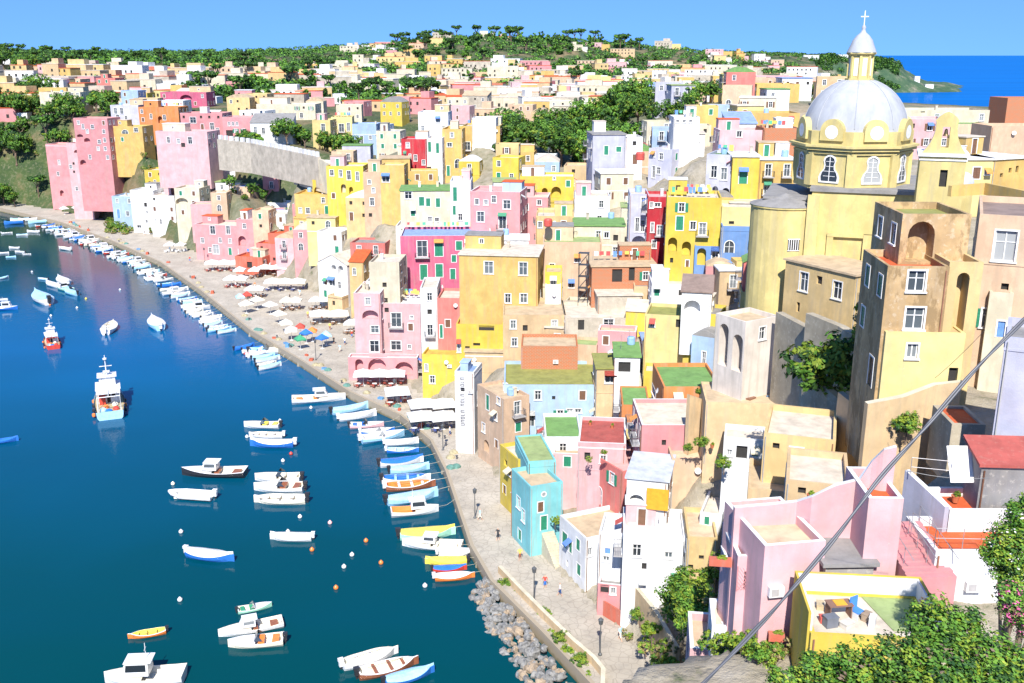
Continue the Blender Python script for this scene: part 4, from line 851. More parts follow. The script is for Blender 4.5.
# ------------------------------------------------------------------ church
def church():
    c = atpx(850, 119, 46); root = empty('church', (c.x, c.y, 25.6)); tag(root, 'yellow domed church with grey dome, lantern and cross above the village', 'church', 'churches')
    Y = stucco('churchyellow'); zb = 26
    L = lambda z: z - zb
    rot0 = -math.atan2(c.x, c.y)              # local -y points at the viewer
    Rz = Matrix.Rotation(rot0, 4, 'Z')
    def oct(r, ph=0): return [(Rz @ Vector((r * math.cos(R(ph + 45 * k)), r * math.sin(R(ph + 45 * k)), 0)))[:2] for k in range(8)]
    r0 = 6.45
    # body
    mb = MB(); M = Rz
    mb.box(-3.9, -7.4, -8, 10.4, 9, L(45.6), 0, M); mb.box(-4.15, -7.65, L(45.6), 10.6, 9.2, L(46.0), 1, M)
    mb.box(-9.2, -5.5, -8, -3.9, 7, L(44.3), 0, M); mb.box(-9.4, -5.7, L(44.3), -3.9, 7.2, L(44.6), 1, M)
    mb.box(-4.3, -8.0, -8, -3.0, -7.4, L(45.2), 0, M); mb.box(2.0, -7.9, -8, 3.0, -7.4, L(41.0), 0, M)
    mb.box(-1.9, -7.75, -8, -1.2, -7.4, L(40.6), 0, M); mb.box(-1.9, -7.8, L(40.6), 10.4, -7.4, L(41), 0, M)
    mb.build('nave_wall', [Y, roofmat('grey')], root)
    mb = MB(); mb.lathe([(3.9, -8), (3.9, L(43.4)), (4.05, L(43.5)), (4.05, L(43.7))], 28, Rz @ Vector((-6.9, -4.6, 0))); mb.build('apse', Y, root, smooth=False)
    mb = MB(); mb.lathe([(4.1, L(43.7)), (.01, L(44.9))], 28, Rz @ Vector((-6.9, -4.6, 0))); mb.build('apse_roof', roofmat('grey'), root)
    # window grille
    mb = MB(); pc = Rz @ Vector((-6.9, -4.6, 0)); g = Matrix.Translation(pc) @ Rz @ Matrix.Rotation(R(22), 4, 'Z')
    for i in range(5): mb.box(-.6 + i * .26, -3.98, L(38.9), -.52 + i * .26, -3.87, L(40.1), 0, g)
    mb.box(-.7, -3.95, L(38.8), .7, -3.86, L(38.88), 0, g); mb.box(-.7, -3.95, L(40.1), .7, -3.86, L(40.2), 0, g); mb.box(-.66, -3.92, L(38.9), .66, -3.85, L(40.1), 1, g)
    mb.build('window', [trim(), dark()], root)
    # drum
    mb = MB(); mb.prism(oct(r0), L(45.6), L(50.0))
    for k in range(8):                      # corner pilasters
        p = oct(r0 - .02)[k]; a = math.atan2(p[1], p[0]); mb.box(-.3, -.5, L(46), .18, .5, L(49.7), 0, Matrix.Translation((*p, 0)) @ Matrix.Rotation(a, 4, 'Z'))
    dr = mb.build('drum', Y, root)
    mb = MB()
    for r, z0, z1 in ((r0 + .25, 49.6, 49.85), (r0 + .55, 50.0, 50.35), (r0 + .8, 50.35, 50.6)): mb.prism(oct(r), L(z0) + .002, L(z1))
    mb.build('cornice', Y, root)
    mb = MB(); mb.prism(oct(r0 + .05), L(50.6), L(52.1)); mb.build('attic', Y, root)
    for k in range(8):
        a = rot0 + R(45 * k + 22.5 - 90 + 0) ; a = rot0 - R(90) + R(22.5) + R(45 * k)
        n = Vector((math.cos(a), math.sin(a), 0)); ap = (r0) * math.cos(R(22.5)); rz = a + R(90)
        # keyhole window: bell-shaped outline
        pts = [(-.95, 0), (-1.0, .5), (-.85, .95), (-.55, 1.35), (-.5, 1.8), (-.6, 2.2), (-.5, 2.55), (-.2, 2.75), (0, 2.8)]
        pts = pts + [(-x, z) for x, z in pts[-2::-1]]
        mb = MB(); K = len(pts)
        mb.add([(x, -.03, z) for x, z in pts], [tuple(range(K))[::-1]], 1)
        out = [(x * 1.22, (z - 1.3) * 1.13 + 1.3) for x, z in pts]
        vs = [(x, -.12, z) for x, z in out] + [(x, -.12, z) for x, z in pts] + [(x, 0, z) for x, z in out] + [(x, -.02, z) for x, z in pts]
        q = [(i, (i + 1) % K) for i in range(K)]
        mb.add(vs, [(a_, b_, K + b_, K + a_)[::-1] for a_, b_ in q] + [(2 * K + a_, 2 * K + b_, b_, a_)[::-1] for a_, b_ in q] + [(K + a_, K + b_, 3 * K + b_, 3 * K + a_) for a_, b_ in q], 0)
        mb.box(-.04, -.07, .02, .04, -.035, 2.7, 0)
        for zz in (.55, 1.1, 1.65, 2.2): mb.box(-.7 if zz < 1.2 else -.45, -.065, zz, .7 if zz < 1.2 else .45, -.036, zz + .05, 0)
        o = mb.build('window', [trim(), glass()], root); o.location = n * (ap + .01) + Vector((0, 0, L(46.55))); o.rotation_euler = (0, 0, rz)
        # round-headed dormer with white disc
        mb = MB(); hp = [(1.35 * math.cos(math.pi * i / 14), .15 + 1.35 * math.sin(math.pi * i / 14)) for i in range(15)] + [(-1.35, -.9), (1.35, -.9)]
        Kh = len(hp); mb.add([(x, -.28, z) for x, z in hp] + [(x, 1.6, z) for x, z in hp], [tuple(range(Kh))] + [(i, Kh + i, Kh + (i + 1) % Kh, (i + 1) % Kh) for i in range(Kh)], 0)
        mb.add([(.76 * math.cos(t * math.pi / 10), -.30, .76 * math.sin(t * math.pi / 10) + .05) for t in range(20)], [tuple(range(20))], 1)
        o = mb.build('dormer', [Y, trim()], root); o.location = n * (ap + .05) + Vector((0, 0, L(52.0))); o.rotation_euler = (0, 0, rz)
    # dome
    m, nt, b = mat_new('dome_lead'); tcn = N(nt, 'ShaderNodeTexCoord').outputs['Object']
    c1 = ramp(nt, noise(nt, scaled(nt, tcn, (1, 1, .25)), .9, 5, .65), [(.3, (.31, .32, .345)), (.65, (.41, .42, .44))])
    nt.links.new(c1, b.inputs['Base Color']); b.inputs['Roughness'].default_value = .8; b.inputs['Specular IOR Level'].default_value = .15
    mb = MB(); prof = [(5.8 * math.cos(t), L(51.9) + 5.9 * math.sin(t)) for t in [R(90) * i / 16 for i in range(17)]]; prof[-1] = (1.2, prof[-1][1])
    prof = [(5.8, L(51.2))] + prof
    mb.lathe(prof, 48); dm = mb.build('dome', m, root, smooth=True)
    for k in range(8):
        a = rot0 - R(90) + R(45 * k); mb = MB()
        mb.tube([(5.83 * math.cos(t) * math.cos(a), 5.83 * math.cos(t) * math.sin(a), L(51.9) + 5.93 * math.sin(t)) for t in [R(5 + 80 * i / 12) for i in range(13)]], .055, 5)
        mb.build('rib', m, root)
    mb = MB(); mb.lathe([(1.6, L(57.4)), (1.6, L(57.8)), (1.3, L(57.8)), (1.3, L(60.3)), (1.45, L(60.35)), (1.65, L(60.5)), (1.65, L(60.65)), (1.4, L(60.7))], 8, (0, 0, 0), 0, rot0, rot0 + 2 * math.pi)
    for k in range(8):
        a = rot0 + R(22.5 + 45 * k); mm = Matrix.Rotation(a, 4, 'Z'); mb.box(1.18, -.24, L(58.1), 1.235, .24, L(60.0), 1, mm)
        a = rot0 + R(45 * k); mm = Matrix.Rotation(a, 4, 'Z'); mb.box(1.2, -.12, L(57.8), 1.42, .12, L(60.3), 0, mm)
    mb.build('lantern', [Y, trim()], root)
    mb = MB(); mb.lathe([(1.62, L(60.65)), (1.5, L(61.0)), (1.28, L(61.5)), (1.1, L(62.0)), (.7, L(62.5)), (.3, L(62.85)), (.18, L(63.2)), (.26, L(63.4)), (.1, L(63.65)), (.01, L(63.8))], 20); mb.build('lantern_cap', m, root, smooth=True)
    mb = MB(); mb.box(-.05, -.05, L(63.6), .05, .05, L(65.2), 0, M); mb.box(-.42, -.05, L(64.5), .42, .05, L(64.62), 0, M); mb.build('cross', trim(), root)
    SPOTS.append((c.x, c.y, 11)); SPOTS.append((c.x + 8, c.y, 9))
church()
def bell_gable():
    A = atz(921, 152, 50.6); root = empty('bell_gable', (A.x, A.y, 36), R(-20)); tag(root, 'small yellow bell gable with curved white shoulders beside the dome', 'bell gable', 'churches')
    mb = MB(); W = 4.3; facade(mb, (0, 0, 0), (1, 0, 0), W, 14.2, [(2.0, 11.2, 2.7, 12.9, 'o')], -5, 0, 1); facade(mb, (0, 5, 0), (0, -1, 0), 5, 14.2, [(2, 10.2, 2.8, 12.4, 'o')], -5, 0, 1); facade(mb, (W, 0, 0), (0, 1, 0), 5, 14.2, [], -5)
    mb.quad((0, 5, 14.2), (W, 5, 14.2), (W, 5, -5), (0, 5, -5)); mb.build('wall', [stucco('churchyellow'), dark()], root)
    mb = MB(); mb.box(-.25, -.25, 14.2, W + .25, 5.2, 14.5); mb.box(-.1, -.1, 13.8, W + .1, 5.1, 13.95); mb.build('cornice', trim(), root)
    z = 14.5; K = 8
    pr = [(1.7 - .95 * (i / K) ** .5, z + 3.1 * (i / K)) for i in range(K + 1)]
    pr = [(.1 + 1.05 * (1 - (1 - i / K) ** 2) ** 1, z + 2.6 * i / K) for i in range(K + 1)] + [(1.15, z + 3.1), (1.05, z + 3.2), (1.35, z + 3.6), (1.8, z + 3.95), (W / 2, z + 4.1)]
    out = pr + [(W - x, q) for x, q in pr[-2::-1]]; n = len(out)
    hole = [(W / 2 - .35, z + .6), (W / 2 + .35, z + .6), (W / 2 + .35, z + 2.7)] + [(W / 2 + .35 * math.cos(t), z + 2.7 + .35 * math.sin(t)) for t in (R(45), R(90), R(135))] + [(W / 2 - .35, z + 2.7)]
    mb = MB()
    for y, fl in ((.3, 0), (1.1, 1)):          # front and back skins left and right of the bell opening
        for s in (0, 1):
            pts = [(x if s == 0 else W - x, q) for x, q in pr[:K + 1]]
            for i in range(K):
                a, b_ = pts[i], pts[i + 1]; e = W / 2 - .35 if s == 0 else W / 2 + .35
                mb.quad((a[0], y, a[1]), (e, y, a[1]), (e, y, b_[1]), (b_[0], y, b_[1]))
        mb.add([(x, y, q) for x, q in out[K:n - K]] , [tuple(range(n - 2 * K))])
        mb.quad((W / 2 - .35, y, z), (W / 2 + .35, y, z), (W / 2 + .35, y, z + .6), (W / 2 - .35, y, z + .6))
    mb.add([(x, .3, q) for x, q in out] + [(x, 1.1, q) for x, q in out], [(i, i + 1, n + i + 1, n + i) for i in range(n - 1)], 1)
    for x in (W / 2 - .35, W / 2 + .35): mb.quad((x, .3, z), (x, 1.1, z), (x, 1.1, z + 2.6), (x, .3, z + 2.6))
    mb.build('gable', [stucco('churchyellow'), trim()], root)
    mb = MB(); mb.lathe([(.05, z + 2.4), (.14, z + 2.3), (.2, z + 1.9), (.3, z + 1.7), (.01, z + 1.7)], 12, (W / 2, .7, 0)); mb.build('bell', plain('bronze', (.18, .13, .07), .4, .8), root)
    SPOTS.append((A.x + 2, A.y + 2, 4))
bell_gable()
def small_dome():
    p = atz(963, 181, 46.2); root = empty('cupola', (p.x, p.y, 41)); tag(root, 'small grey-white cupola on a low drum right of the bell gable', 'cupola')
    mb = MB(); mb.lathe([(1.25, 0), (1.25, 4.6), (1.4, 4.7), (1.4, 4.9)], 8); mb.build('drum', stucco('churchyellow'), root)
    mb = MB(); mb.lathe([(1.2 * math.cos(R(9 * i)), 4.9 + 1.35 * math.sin(R(9 * i))) for i in range(11)], 20); mb.lathe([(.14, 6.2), (.1, 6.6), (.01, 6.9)], 8); mb.build('dome', MATS.get('x') or roofmat('metal'), root, smooth=True)
small_dome()
# annex of the church
H('786 260 856 37.8 -60 13 6', 'apricot', 'tan', 'c', 'F800,272,808,291w F833,281,842,299w F796,302,799,312o', 'apricot annex with two framed windows at the foot of the church', clutter=False, name='annex', cat='annex')
H('744 262 762 32.5 -10 9 4', 'salmon', 'green', 'g', 'F746,285,758,292o', 'small salmon house with green gable next to the church apse', clutter=False)
H('741 292 757 28.8 -10 7 6', 'butter', 'cream', P, 'F746,302,749,306o', 'small butter coloured house between arcade and church', clutter=False)
# ------------------------------------------------------------------ free walls along polylines
def wall_line(pts, zb, th, mats, label, name='retaining_wall', cat='wall', merlon=0, cap=True, grp='retaining walls'):
    W = [atz(*p) for p in pts]; o = W[0].copy(); root = empty(name, (o.x, o.y, zb)); tag(root, label, cat, grp)
    mb = MB(); off = []
    for i, p in enumerate(W):
        t = (W[min(i + 1, len(W) - 1)] - W[max(i - 1, 0)]); t.z = 0; t.normalize(); n = Vector((-t.y, t.x, 0)); off.append(n * th)
    for i in range(len(W) - 1):
        a, b_ = W[i] - o, W[i + 1] - o; c, d = b_ + off[i + 1], a + off[i]
        za, zc = W[i].z - zb, W[i + 1].z - zb
        f = lambda v, z: (v.x, v.y, z)
        mb.quad(f(a, -4), f(b_, -4), f(b_, zc), f(a, za)); mb.quad(f(c, -4), f(d, -4), f(d, za), f(c, zc)); mb.quad(f(a, za), f(b_, zc), f(c, zc), f(d, za), 1)
        if i == 0: mb.quad(f(d, -4), f(a, -4), f(a, za), f(d, za))
        if i == len(W) - 2: mb.quad(f(b_, -4), f(c, -4), f(c, zc), f(b_, zc))
    mb.build('wall', mats, root)
    if merlon:
        mb = MB()
        for i in range(len(W) - 1):
            a, b_ = W[i] - o, W[i + 1] - o; L_ = (b_ - a).length; k = int(L_ / merlon); ang = math.atan2(b_.y - a.y, b_.x - a.x)
            for j in range(k):
                q = a.lerp(b_, (j + .5) / k); z = W[i].z + (W[i + 1].z - W[i].z) * (j + .5) / k - zb
                mb.box(-merlon * .26, 0, 0, merlon * .26, th, 1.3, 0, Matrix.Translation((q.x, q.y, z)) @ Matrix.Rotation(ang, 4, 'Z'))
        mb.build('battlement', stucco('white'), root)
    return root
ST, GR = stucco('stone'), stucco('stone')
wall_line([(776, 312, 34), (812, 331, 34)], 22, .8, [ST, ST], 'tall stone retaining wall left of the white drainpipe')
wall_line([(806, 313, 36), (838, 326, 36), (868, 345, 36)], 26, .8, [GR, ST], 'dark grey retaining wall under the annex windows')
wall_line([(757, 374, 26), (800, 387, 26)], 18, .6, [GR, ST], 'low grey retaining wall behind the scrap heap')
wall_line([(803, 372, 33), (828, 390, 33), (852, 412, 32)], 24, .6, [GR, stucco('beige')], 'shaded grey garden wall below the round bush')
wall_line([(838, 392, 34.5), (858, 408, 34), (884, 442, 32.5)], 27, .5, [stucco('beige'), ST], 'beige sloping wall beside the stairs', name='stair_wall')
wall_line([(868, 404, 38), (905, 397, 38.4), (936, 385, 39), (962, 382, 39.4)], 33, .5, [stucco('beige'), stucco('cream')], 'curved cream ramp wall at the foot of the yellow house')
wall_line([(217, 139, 34.6), (250, 143, 34.2), (285, 150, 33.8), (318, 157, 33.4)], 29, .8, [stucco('concrete'), stucco('concrete')], 'long crenellated stone wall with white battlements', merlon=2.4)
wall_line([(292, 152, 33.2), (322, 160, 32.8), (342, 172, 31)], 28, .8, [stucco('cream'), stucco('cream')], 'cream wall below the end of battlements')
wall_line([(634, 586, 6.5), (655, 612, 6.5), (676, 648, 6.5)], 1.5, .4, [stucco('beige'), stucco('cream')], 'ochre-stained garden wall running down to the promenade')
wall_line([(597, 597, 3.3), (622, 612, 3.3)], 1.5, .15, [stucco('coral'), stucco('coral')], 'orange-red fence wall in front of the small pink house', name='fence_wall', cat='fence')
wall_line([(498, 566, 2.4), (520, 589, 2.4), (545, 614, 2.4), (572, 640, 2.4), (592, 657, 2.4), (601, 668, 2.4), (600, 690, 2.4)], 1.4, .45, [stucco('beige'), stucco('cream')], 'low parapet wall along the promenade above the rocks', name='parapet')
wall_line([(690, 395, 24), (720, 405, 22)], 18, .5, [stucco('beige'), ST], 'broken beige wall behind the pink roof')
# stairs
def stairs(px, py, z, n, w, run, rise, yaw, mat, label):
    p = atz(px, py, z); root = link('stairs', None, None, p, R(yaw)); mb = MB()
    for i in range(n): mb.box(0, -i * run - run, -4, w, -i * run, -i * rise, 0)
    mb.build('steps', mat, root); tag(root, label, 'stairs', 'outdoor stairs'); return root
stairs(852, 402, 35.3, 14, 1.4, .42, .2, 18, stucco('stone'), 'worn stone stairs descending beside the sloping beige wall')
stairs(541, 532, 4.4, 14, 1.6, .3, .2, 22, stucco('cream'), 'cream steps leading up to the turquoise house')
# ------------------------------------------------------------------ near right cluster details
def rail(pts, h, label, hz=2, r=.02):
    W = [atz(*p) for p in pts]; o = W[0]; mb = MB(); W = [p - o for p in W]
    for i in range(len(W) - 1):
        for k in range(hz): dz = Vector((0, 0, h * (k + 1) / hz)); mb.tube([W[i] + dz, W[i + 1] + dz], r, 5)
        m_ = max(1, round((W[i + 1] - W[i]).length / 1.4))
        for j in range(m_ + 1): q = W[i].lerp(W[i + 1], j / m_); mb.tube([q, q + Vector((0, 0, h))], r, 5)
    ob = mb.build('railing', plain('rail_grey', (.30, .29, .30), .5, .3), None, o); tag(ob, label, 'railing', 'railings'); return ob
rail([(934, 548, 35.9), (990, 549, 35.9)], 1.1, 'grey railing along front edge of the orange terrace')
rail([(911, 532, 36.0), (934, 548, 35.9)], 1.1, 'thin grey railing between pink stairs and orange terrace')
rail([(910, 476, 37.5), (950, 480, 37.5)], 1.1, 'grey railing along the back of the orange terrace')
rail([(766, 597, 31.9), (800, 596, 31.9)], 1.3, 'thin railing before the lower pink wing', 3)
wall_line([(735, 508, 36.8), (770, 505, 36.9), (797, 502, 37.0), (812, 497, 37.6), (836, 486, 38.2), (860, 480, 38.6), (872, 462, 39.6), (884, 450, 40.4), (897, 447, 40.6)], 33, .3, [stucco('lpink'), stucco('white')], 'pink garden wall stepping up behind the near roof terrace', name='garden_wall')
wall_line([(905, 470, 37.6), (945, 507, 36.8)], 33, .3, [stucco('lilac'), stucco('white')], 'slanting pale parapet at the left of the orange terrace', name='parapet')
wall_line([(952, 186, 49.3), (985, 183, 49.4), (1030, 192, 49.4)], 52.4, .4, [stucco('ochre'), stucco('ochre')], 'yellow parapet behind the brown roof', name='parapet')
stairs(875, 522, 35.7, 11, 2.5, .4, .09, 3, stucco('pink'), 'broad pink steps between the grey roof and orange terrace')
# twisted overhead cable
def cable():
    P_ = [(1060, 284, 9.5), (1024, 320, 9.2), (975, 370, 9.0), (925, 428, 8.8), (880, 478, 8.6), (835, 538, 8.4), (780, 603, 8.2), (735, 651, 8.1), (690, 697, 8.0)]
    W = [aty(*p) for p in P_]; pts = []
    for i in range(len(W) - 1):
        for k in range(14):
            t = k / 14; a = W[max(i - 1, 0)]; b_ = W[i]; c = W[i + 1]; d = W[min(i + 2, len(W) - 1)]
            pts.append(.5 * ((2 * b_) + (c - a) * t + (2 * a - 5 * b_ + 4 * c - d) * t * t + (3 * b_ - a - 3 * c + d) * t ** 3))
    mb = MB()
    for ph in (0, math.pi):
        q = []
        for i, p in enumerate(pts):
            t = (pts[min(i + 1, len(pts) - 1)] - pts[max(0, i - 1)]).normalized(); u = t.cross(Vector((0, 0, 1))).normalized(); v = t.cross(u); a = ph + i * .16
            q.append(p + (u * math.cos(a) + v * math.sin(a)) * .011)
        mb.tube(q, .0125, 7)
    o = mb.build('cable', plain('cable_rubber', (.10, .10, .11), .45), smooth=True); tag(o, 'thick grey twisted cable hanging across the houses at lower right', 'cable')
cable()
def wire(a, b_, sag, label, r=.012):
    A, B = aty(*a), aty(*b_); mb = MB(); mb.tube([A.lerp(B, t / 10) - Vector((0, 0, sag * 4 * (t / 10) * (1 - t / 10))) for t in range(11)], r, 5)
    tag(mb.build('wire', plain('cable_rubber', (.22, .22, .24))), label, 'wire', 'overhead wires')
wire((905, 470, 37), (990, 478, 36), .15, 'thin wire strung above the orange terrace')
wire((935, 378, 55), (985, 330, 50), .1, 'thin wire strung beside the half-ruined house')
# lettering column on the tall white tower house (unreadable dark strokes, one above the other), blue roof box
def tower_sign():
    t = [o for o in bpy.data.objects if o.name.startswith('tower_house') and o.parent is None][0]
    r = random.Random(4); mb = MB(); z = None; W = 2.3; top = max(v.co.z for c in t.children if c.name.startswith('wall') for v in c.data.vertices)
    for i in range(15):
        z = top - 1.3 - i * .52
        if i in (4, 9): continue
        x = .85; k = i % 5
        mb.box(x, -.03, z, x + .6, -.008, z + .09)
        if k != 1: mb.box(x, -.03, z + .26, x + .6, -.008, z + .35)
        if k in (0, 2, 3): mb.box(x, -.029, z + .09, x + .1, -.008, z + .26)
        if k in (1, 2, 4): mb.box(x + .5, -.029, z + .09, x + .6, -.008, z + .26)
    mb.build('lettering', plain('sign_paint', (.08, .08, .10)), t)
    mb = MB(); mb.box(.5, 1.4, top - .5, 1.7, 3.4, top + .9); mb.box(.4, 1.3, top + .9, 1.8, 3.5, top + 1.0); mb.build('roof_room', stucco('lblue'), t)
tower_sign()
# orange blind and awning on the white house with metal roof; clutter on the yellow terrace
def bits():
    def item(name, cat, label, px, py, z, fn, mats, yaw=0, g=None):
        p = atz(px, py, z); mb = MB(); fn(mb); o = mb.build(name, mats, None, p, R(yaw)); tag(o, label, cat, g); return o
    cl = lambda n, c: plain('cloth2_' + n, c, .85)
    item('folding_table', 'table', 'brown folding table with orange cloth on the yellow house terrace', 838, 616, 34.06, lambda m: (m.box(-.6, -.35, .68, .6, .35, .72, 0), m.box(-.25, -.25, .72, .3, .25, .75, 1), m.box(-.55, -.3, 0, -.5, .3, .68, 0), m.box(.5, -.3, 0, .55, .3, .68, 0)), [cl('brown', (.22, .12, .08)), cl('orange', (.7, .35, .03))], 6)
    item('deck_chair', 'chair', 'blue folding deck chair beside the folding table', 856, 617, 34.06, lambda m: (m.box(-.25, -.3, .35, .25, .2, .4, 0), m.box(-.25, .2, .38, .25, .26, 1.0, 0), m.box(-.25, -.3, 0, -.21, .2, .35, 1), m.box(.21, -.3, 0, .25, .2, .35, 1)), [cl('blue', (.06, .22, .6)), trim()], 30)
    item('green_mat', 'mat', 'worn green mat covering part of the cream terrace', 903, 614, 34.07, lambda m: (m.add([(-1.0, -1.5, 0), (1.5, -1.5, 0), (1.2, 1.7, 0), (-1.5, 1.7, 0), (-1.0, -1.5, .03), (1.5, -1.5, .03), (1.2, 1.7, .03), (-1.5, 1.7, .03)], [(4, 5, 6, 7), (0, 1, 5, 4), (1, 2, 6, 5), (2, 3, 7, 6), (3, 0, 4, 7)]),), [roofmat('mint')])
    pot = lambda m: (m.lathe([(.01, 0), (.16, 0), (.22, .35), (.25, .36), (.25, .4), (.01, .38)], 10),)
    for px, py, z, lb in ((955, 502, 36.2, 'terracotta pot on the upper orange terrace'), (810, 500, 32.8, 'terracotta pot on the beige terrace'), (712, 448, 19.6, 'terracotta pot by the vine-framed window'), (590, 425, 15, 'terracotta pot on the red roof terrace'), (612, 428, 15, 'flowerpot near right corner of the red roof terrace')):
        item('flowerpot', 'flowerpot', lb, px, py, z, pot, [plain('terracotta', (.45, .14, .06))], 0, 'flowerpots on the terraces')
        q = atz(px, py, z); s = empty('shrub', (q.x, q.y, z + .3)); s.scale = (.22,) * 3; c, t_ = tree_proto('yell'); link('crown', c, s); link('trunk', t_, s); tag(s, 'leafy plant growing in the ' + lb.replace('terracotta pot', 'pot').replace('flowerpot', 'pot'), 'plant', 'potted plants')
    item('orange_blind', 'blind', 'orange-yellow blind hanging beside the pale metal roof', 646, 509, 13.9, lambda m: (m.box(0, 0, 0, 2.3, .06, 2.4),), [cl('blind', (.62, .30, .02))], -14)
    item('scaffolding', 'scaffolding', 'dark metal scaffolding stair between peach and brick houses', 578, 300, 20, lambda m: [m.tube([(x, y, -1), (x, y, 8)], .05, 5) for x in (0, 1.6) for y in (0, 1.2)] + [m.tube([(0, 0, k * 2), (1.6, 0, k * 2 + 2)], .07, 5) for k in range(4)] + [m.box(-.1, -.1, k * 2, 1.7, 1.3, k * 2 + .06) for k in range(1, 5)], [plain('dark_steel', (.06, .07, .08), .5, .3)], -10)
    item('white_umbrella', 'parasol', 'white parasol standing before the long pale blue house', 515, 418, 9.0, lambda m: (m.tube([(0, 0, 0), (0, 0, 2.6)], .04, 5), m.lathe([(1.5, 2.1), (1.45, 2.15), (.8, 2.5), (.01, 2.8)], 8)), [trim()], 0)
    item('canopy', 'canopy', 'white slatted canopy beside the red shed roof', 950, 486, 37.3, lambda m: (m.add([(0, 0, .2), (1.7, 0, .2), (1.7, 1.0, 1.9), (0, 1.0, 1.9), (0, 0, .26), (1.7, 0, .26), (1.7, 1.0, 1.96), (0, 1.0, 1.96)], [(3, 2, 1, 0), (4, 5, 6, 7), (0, 1, 5, 4), (1, 2, 6, 5), (2, 3, 7, 6), (3, 0, 4, 7)]), [m.box(.05 + i * .2, -.02, .27, .08 + i * .2, 0, .3) for i in range(8)]), [plain('canvas_white', (.7, .7, .68))])
    for k_, (px, py, c, w_, h_) in enumerate(((824, 622, (.5, .1, .08), .22, .3), (830, 626, (.15, .16, .18), .3, .5), (847, 627, (.55, .5, .42), .3, .25), (866, 620, (.30, .22, .15), .22, .35), (872, 626, (.6, .58, .55), .2, .5), (820, 608, (.45, .36, .22), .24, .25))):
        item('storage_box', 'box', ['red bucket-like box at left of the folding table', 'black box in front of the folding table', 'pale box before the folding table', 'brown box right of the deck chair', 'pale upright box right of the deck chair', 'tan box near the yellow parapet'][k_], px, py, 34.06, (lambda m: (m.box(-w_, -w_ * .7, 0, w_, w_ * .7, h_), m.box(-w_ * 1.08, -w_ * .78, h_, w_ * 1.08, w_ * .78, h_ + .05))), [plain('box_%d' % k_, c)], 15 * k_)
    def latt(m):
        for i in range(8): m.tube([(-.55 + i * .16, 0, 0), (min(.6, -.55 + i * .16 + .9), 0, min(1.3, (.6 + .55 - i * .16) * 1.44 if -.55 + i * .16 + .9 > .6 else 1.3))], .02, 4); m.tube([(.55 - i * .16, .02, 0), (max(-.6, .55 - i * .16 - .9), .02, min(1.3, (.55 - i * .16 + .6) * 1.44 if .55 - i * .16 - .9 < -.6 else 1.3))], .02, 4)
        m.box(-.65, -.03, -.05, -.58, .04, 1.4); m.box(.58, -.03, -.05, .65, .04, 1.4)
    item('lattice', 'lattice', 'pink diamond lattice screen on the pink wing', 748, 590, 32.6, latt, [stucco('pink')])
    for i in range(9):
        pass
    item('handrail', 'railing', 'dark handrails on both sides of the pink stairs', 876, 522, 35.7, lambda m: [m.tube([(x, 0, .9), (x, -4.3, 0)], .022, 5) for x in (0.1, 1.3, 2.4)] + [m.tube([(x, -k * 1.1, -.3 * k), (x, -k * 1.1, .9 - .22 * k)], .018, 5) for x in (0.1, 1.3, 2.4) for k in range(4)], [plain('rail_grey', (.20, .18, .18))], 4)
    for px, py, z, c, lb in ((548, 243 - 17, 30.6, 'red', 'red water tank on the apricot house roof'), (640, 160, 43, 'red', 'pair of red water tanks on the lilac house roof')):
        item('water_tank', 'water tank', lb, px, py, z, lambda m: (m.lathe([(0.01, 0), (.7, 0), (.75, .1), (.75, 1.1), (.6, 1.3), (.01, 1.35)], 14),), [plain('tank_red', (.5, .08, .06), .5)])
    rr = random.Random(9)
    for k in range(26):
        px, py = rr.uniform(748, 796), rr.uniform(390, 403); c = rr.choice([(.35, .3, .25), (.2, .1, .06), (.5, .48, .45), (.12, .2, .3), (.45, .25, .12)]); s = rr.uniform(.2, .6)
        item('scrap_box' if k % 2 else 'scrap_board', 'scrap', 'worn piece of scrap in the heap behind the beige house', px, py, 23.95, (lambda m: m.box(-s, -s * .7, -.3, s, s * .7, s * .8)) if k % 2 else (lambda m: m.box(-s * 1.6, -.05, -.2, s * 1.6, .05, s * 1.1)), [plain('scrap_%d' % (k % 5), c)], rr.uniform(0, 180), 'scrap heap')
# ------------------------------------------------------------------ foliage
def leafmat(key, lo, hi):
    if key in MATS: return MATS[key]
    m, nt, b = mat_new(key); p = geo(nt); oi = N(nt, 'ShaderNodeObjectInfo')
    c1 = ramp(nt, noise(nt, p, 1.1, 3, .6), [(.32, lo), (.68, hi)])
    hv = N(nt, 'ShaderNodeHueSaturation'); nt.links.new(c1, hv.inputs['Color']); mr = N(nt, 'ShaderNodeMapRange'); mr.inputs[3].default_value = .7; mr.inputs[4].default_value = 1.25
    nt.links.new(oi.outputs['Random'], mr.inputs[0]); nt.links.new(mr.outputs[0], hv.inputs['Value']); nt.links.new(hv.outputs[0], b.inputs['Base Color'])
    b.inputs['Roughness'].default_value = .6; b.inputs['Specular IOR Level'].default_value = .25
    MATS[key] = m; return m
LG = leafmat('leaf_green', (.045, .13, .012), (.14, .28, .035)); LD = leafmat('leaf_dark', (.018, .06, .015), (.05, .11, .025)); LY = leafmat('leaf_yellowgreen', (.12, .20, .02), (.26, .32, .03))
FW = plain('blossom_white', (.75, .72, .68), .6); FP = plain('blossom_pink', (.62, .10, .28), .6); BARK = plain('bark', (.16, .11, .075), .9)
LDY = leafmat('leaf_dry', (.20, .15, .05), (.32, .26, .12))
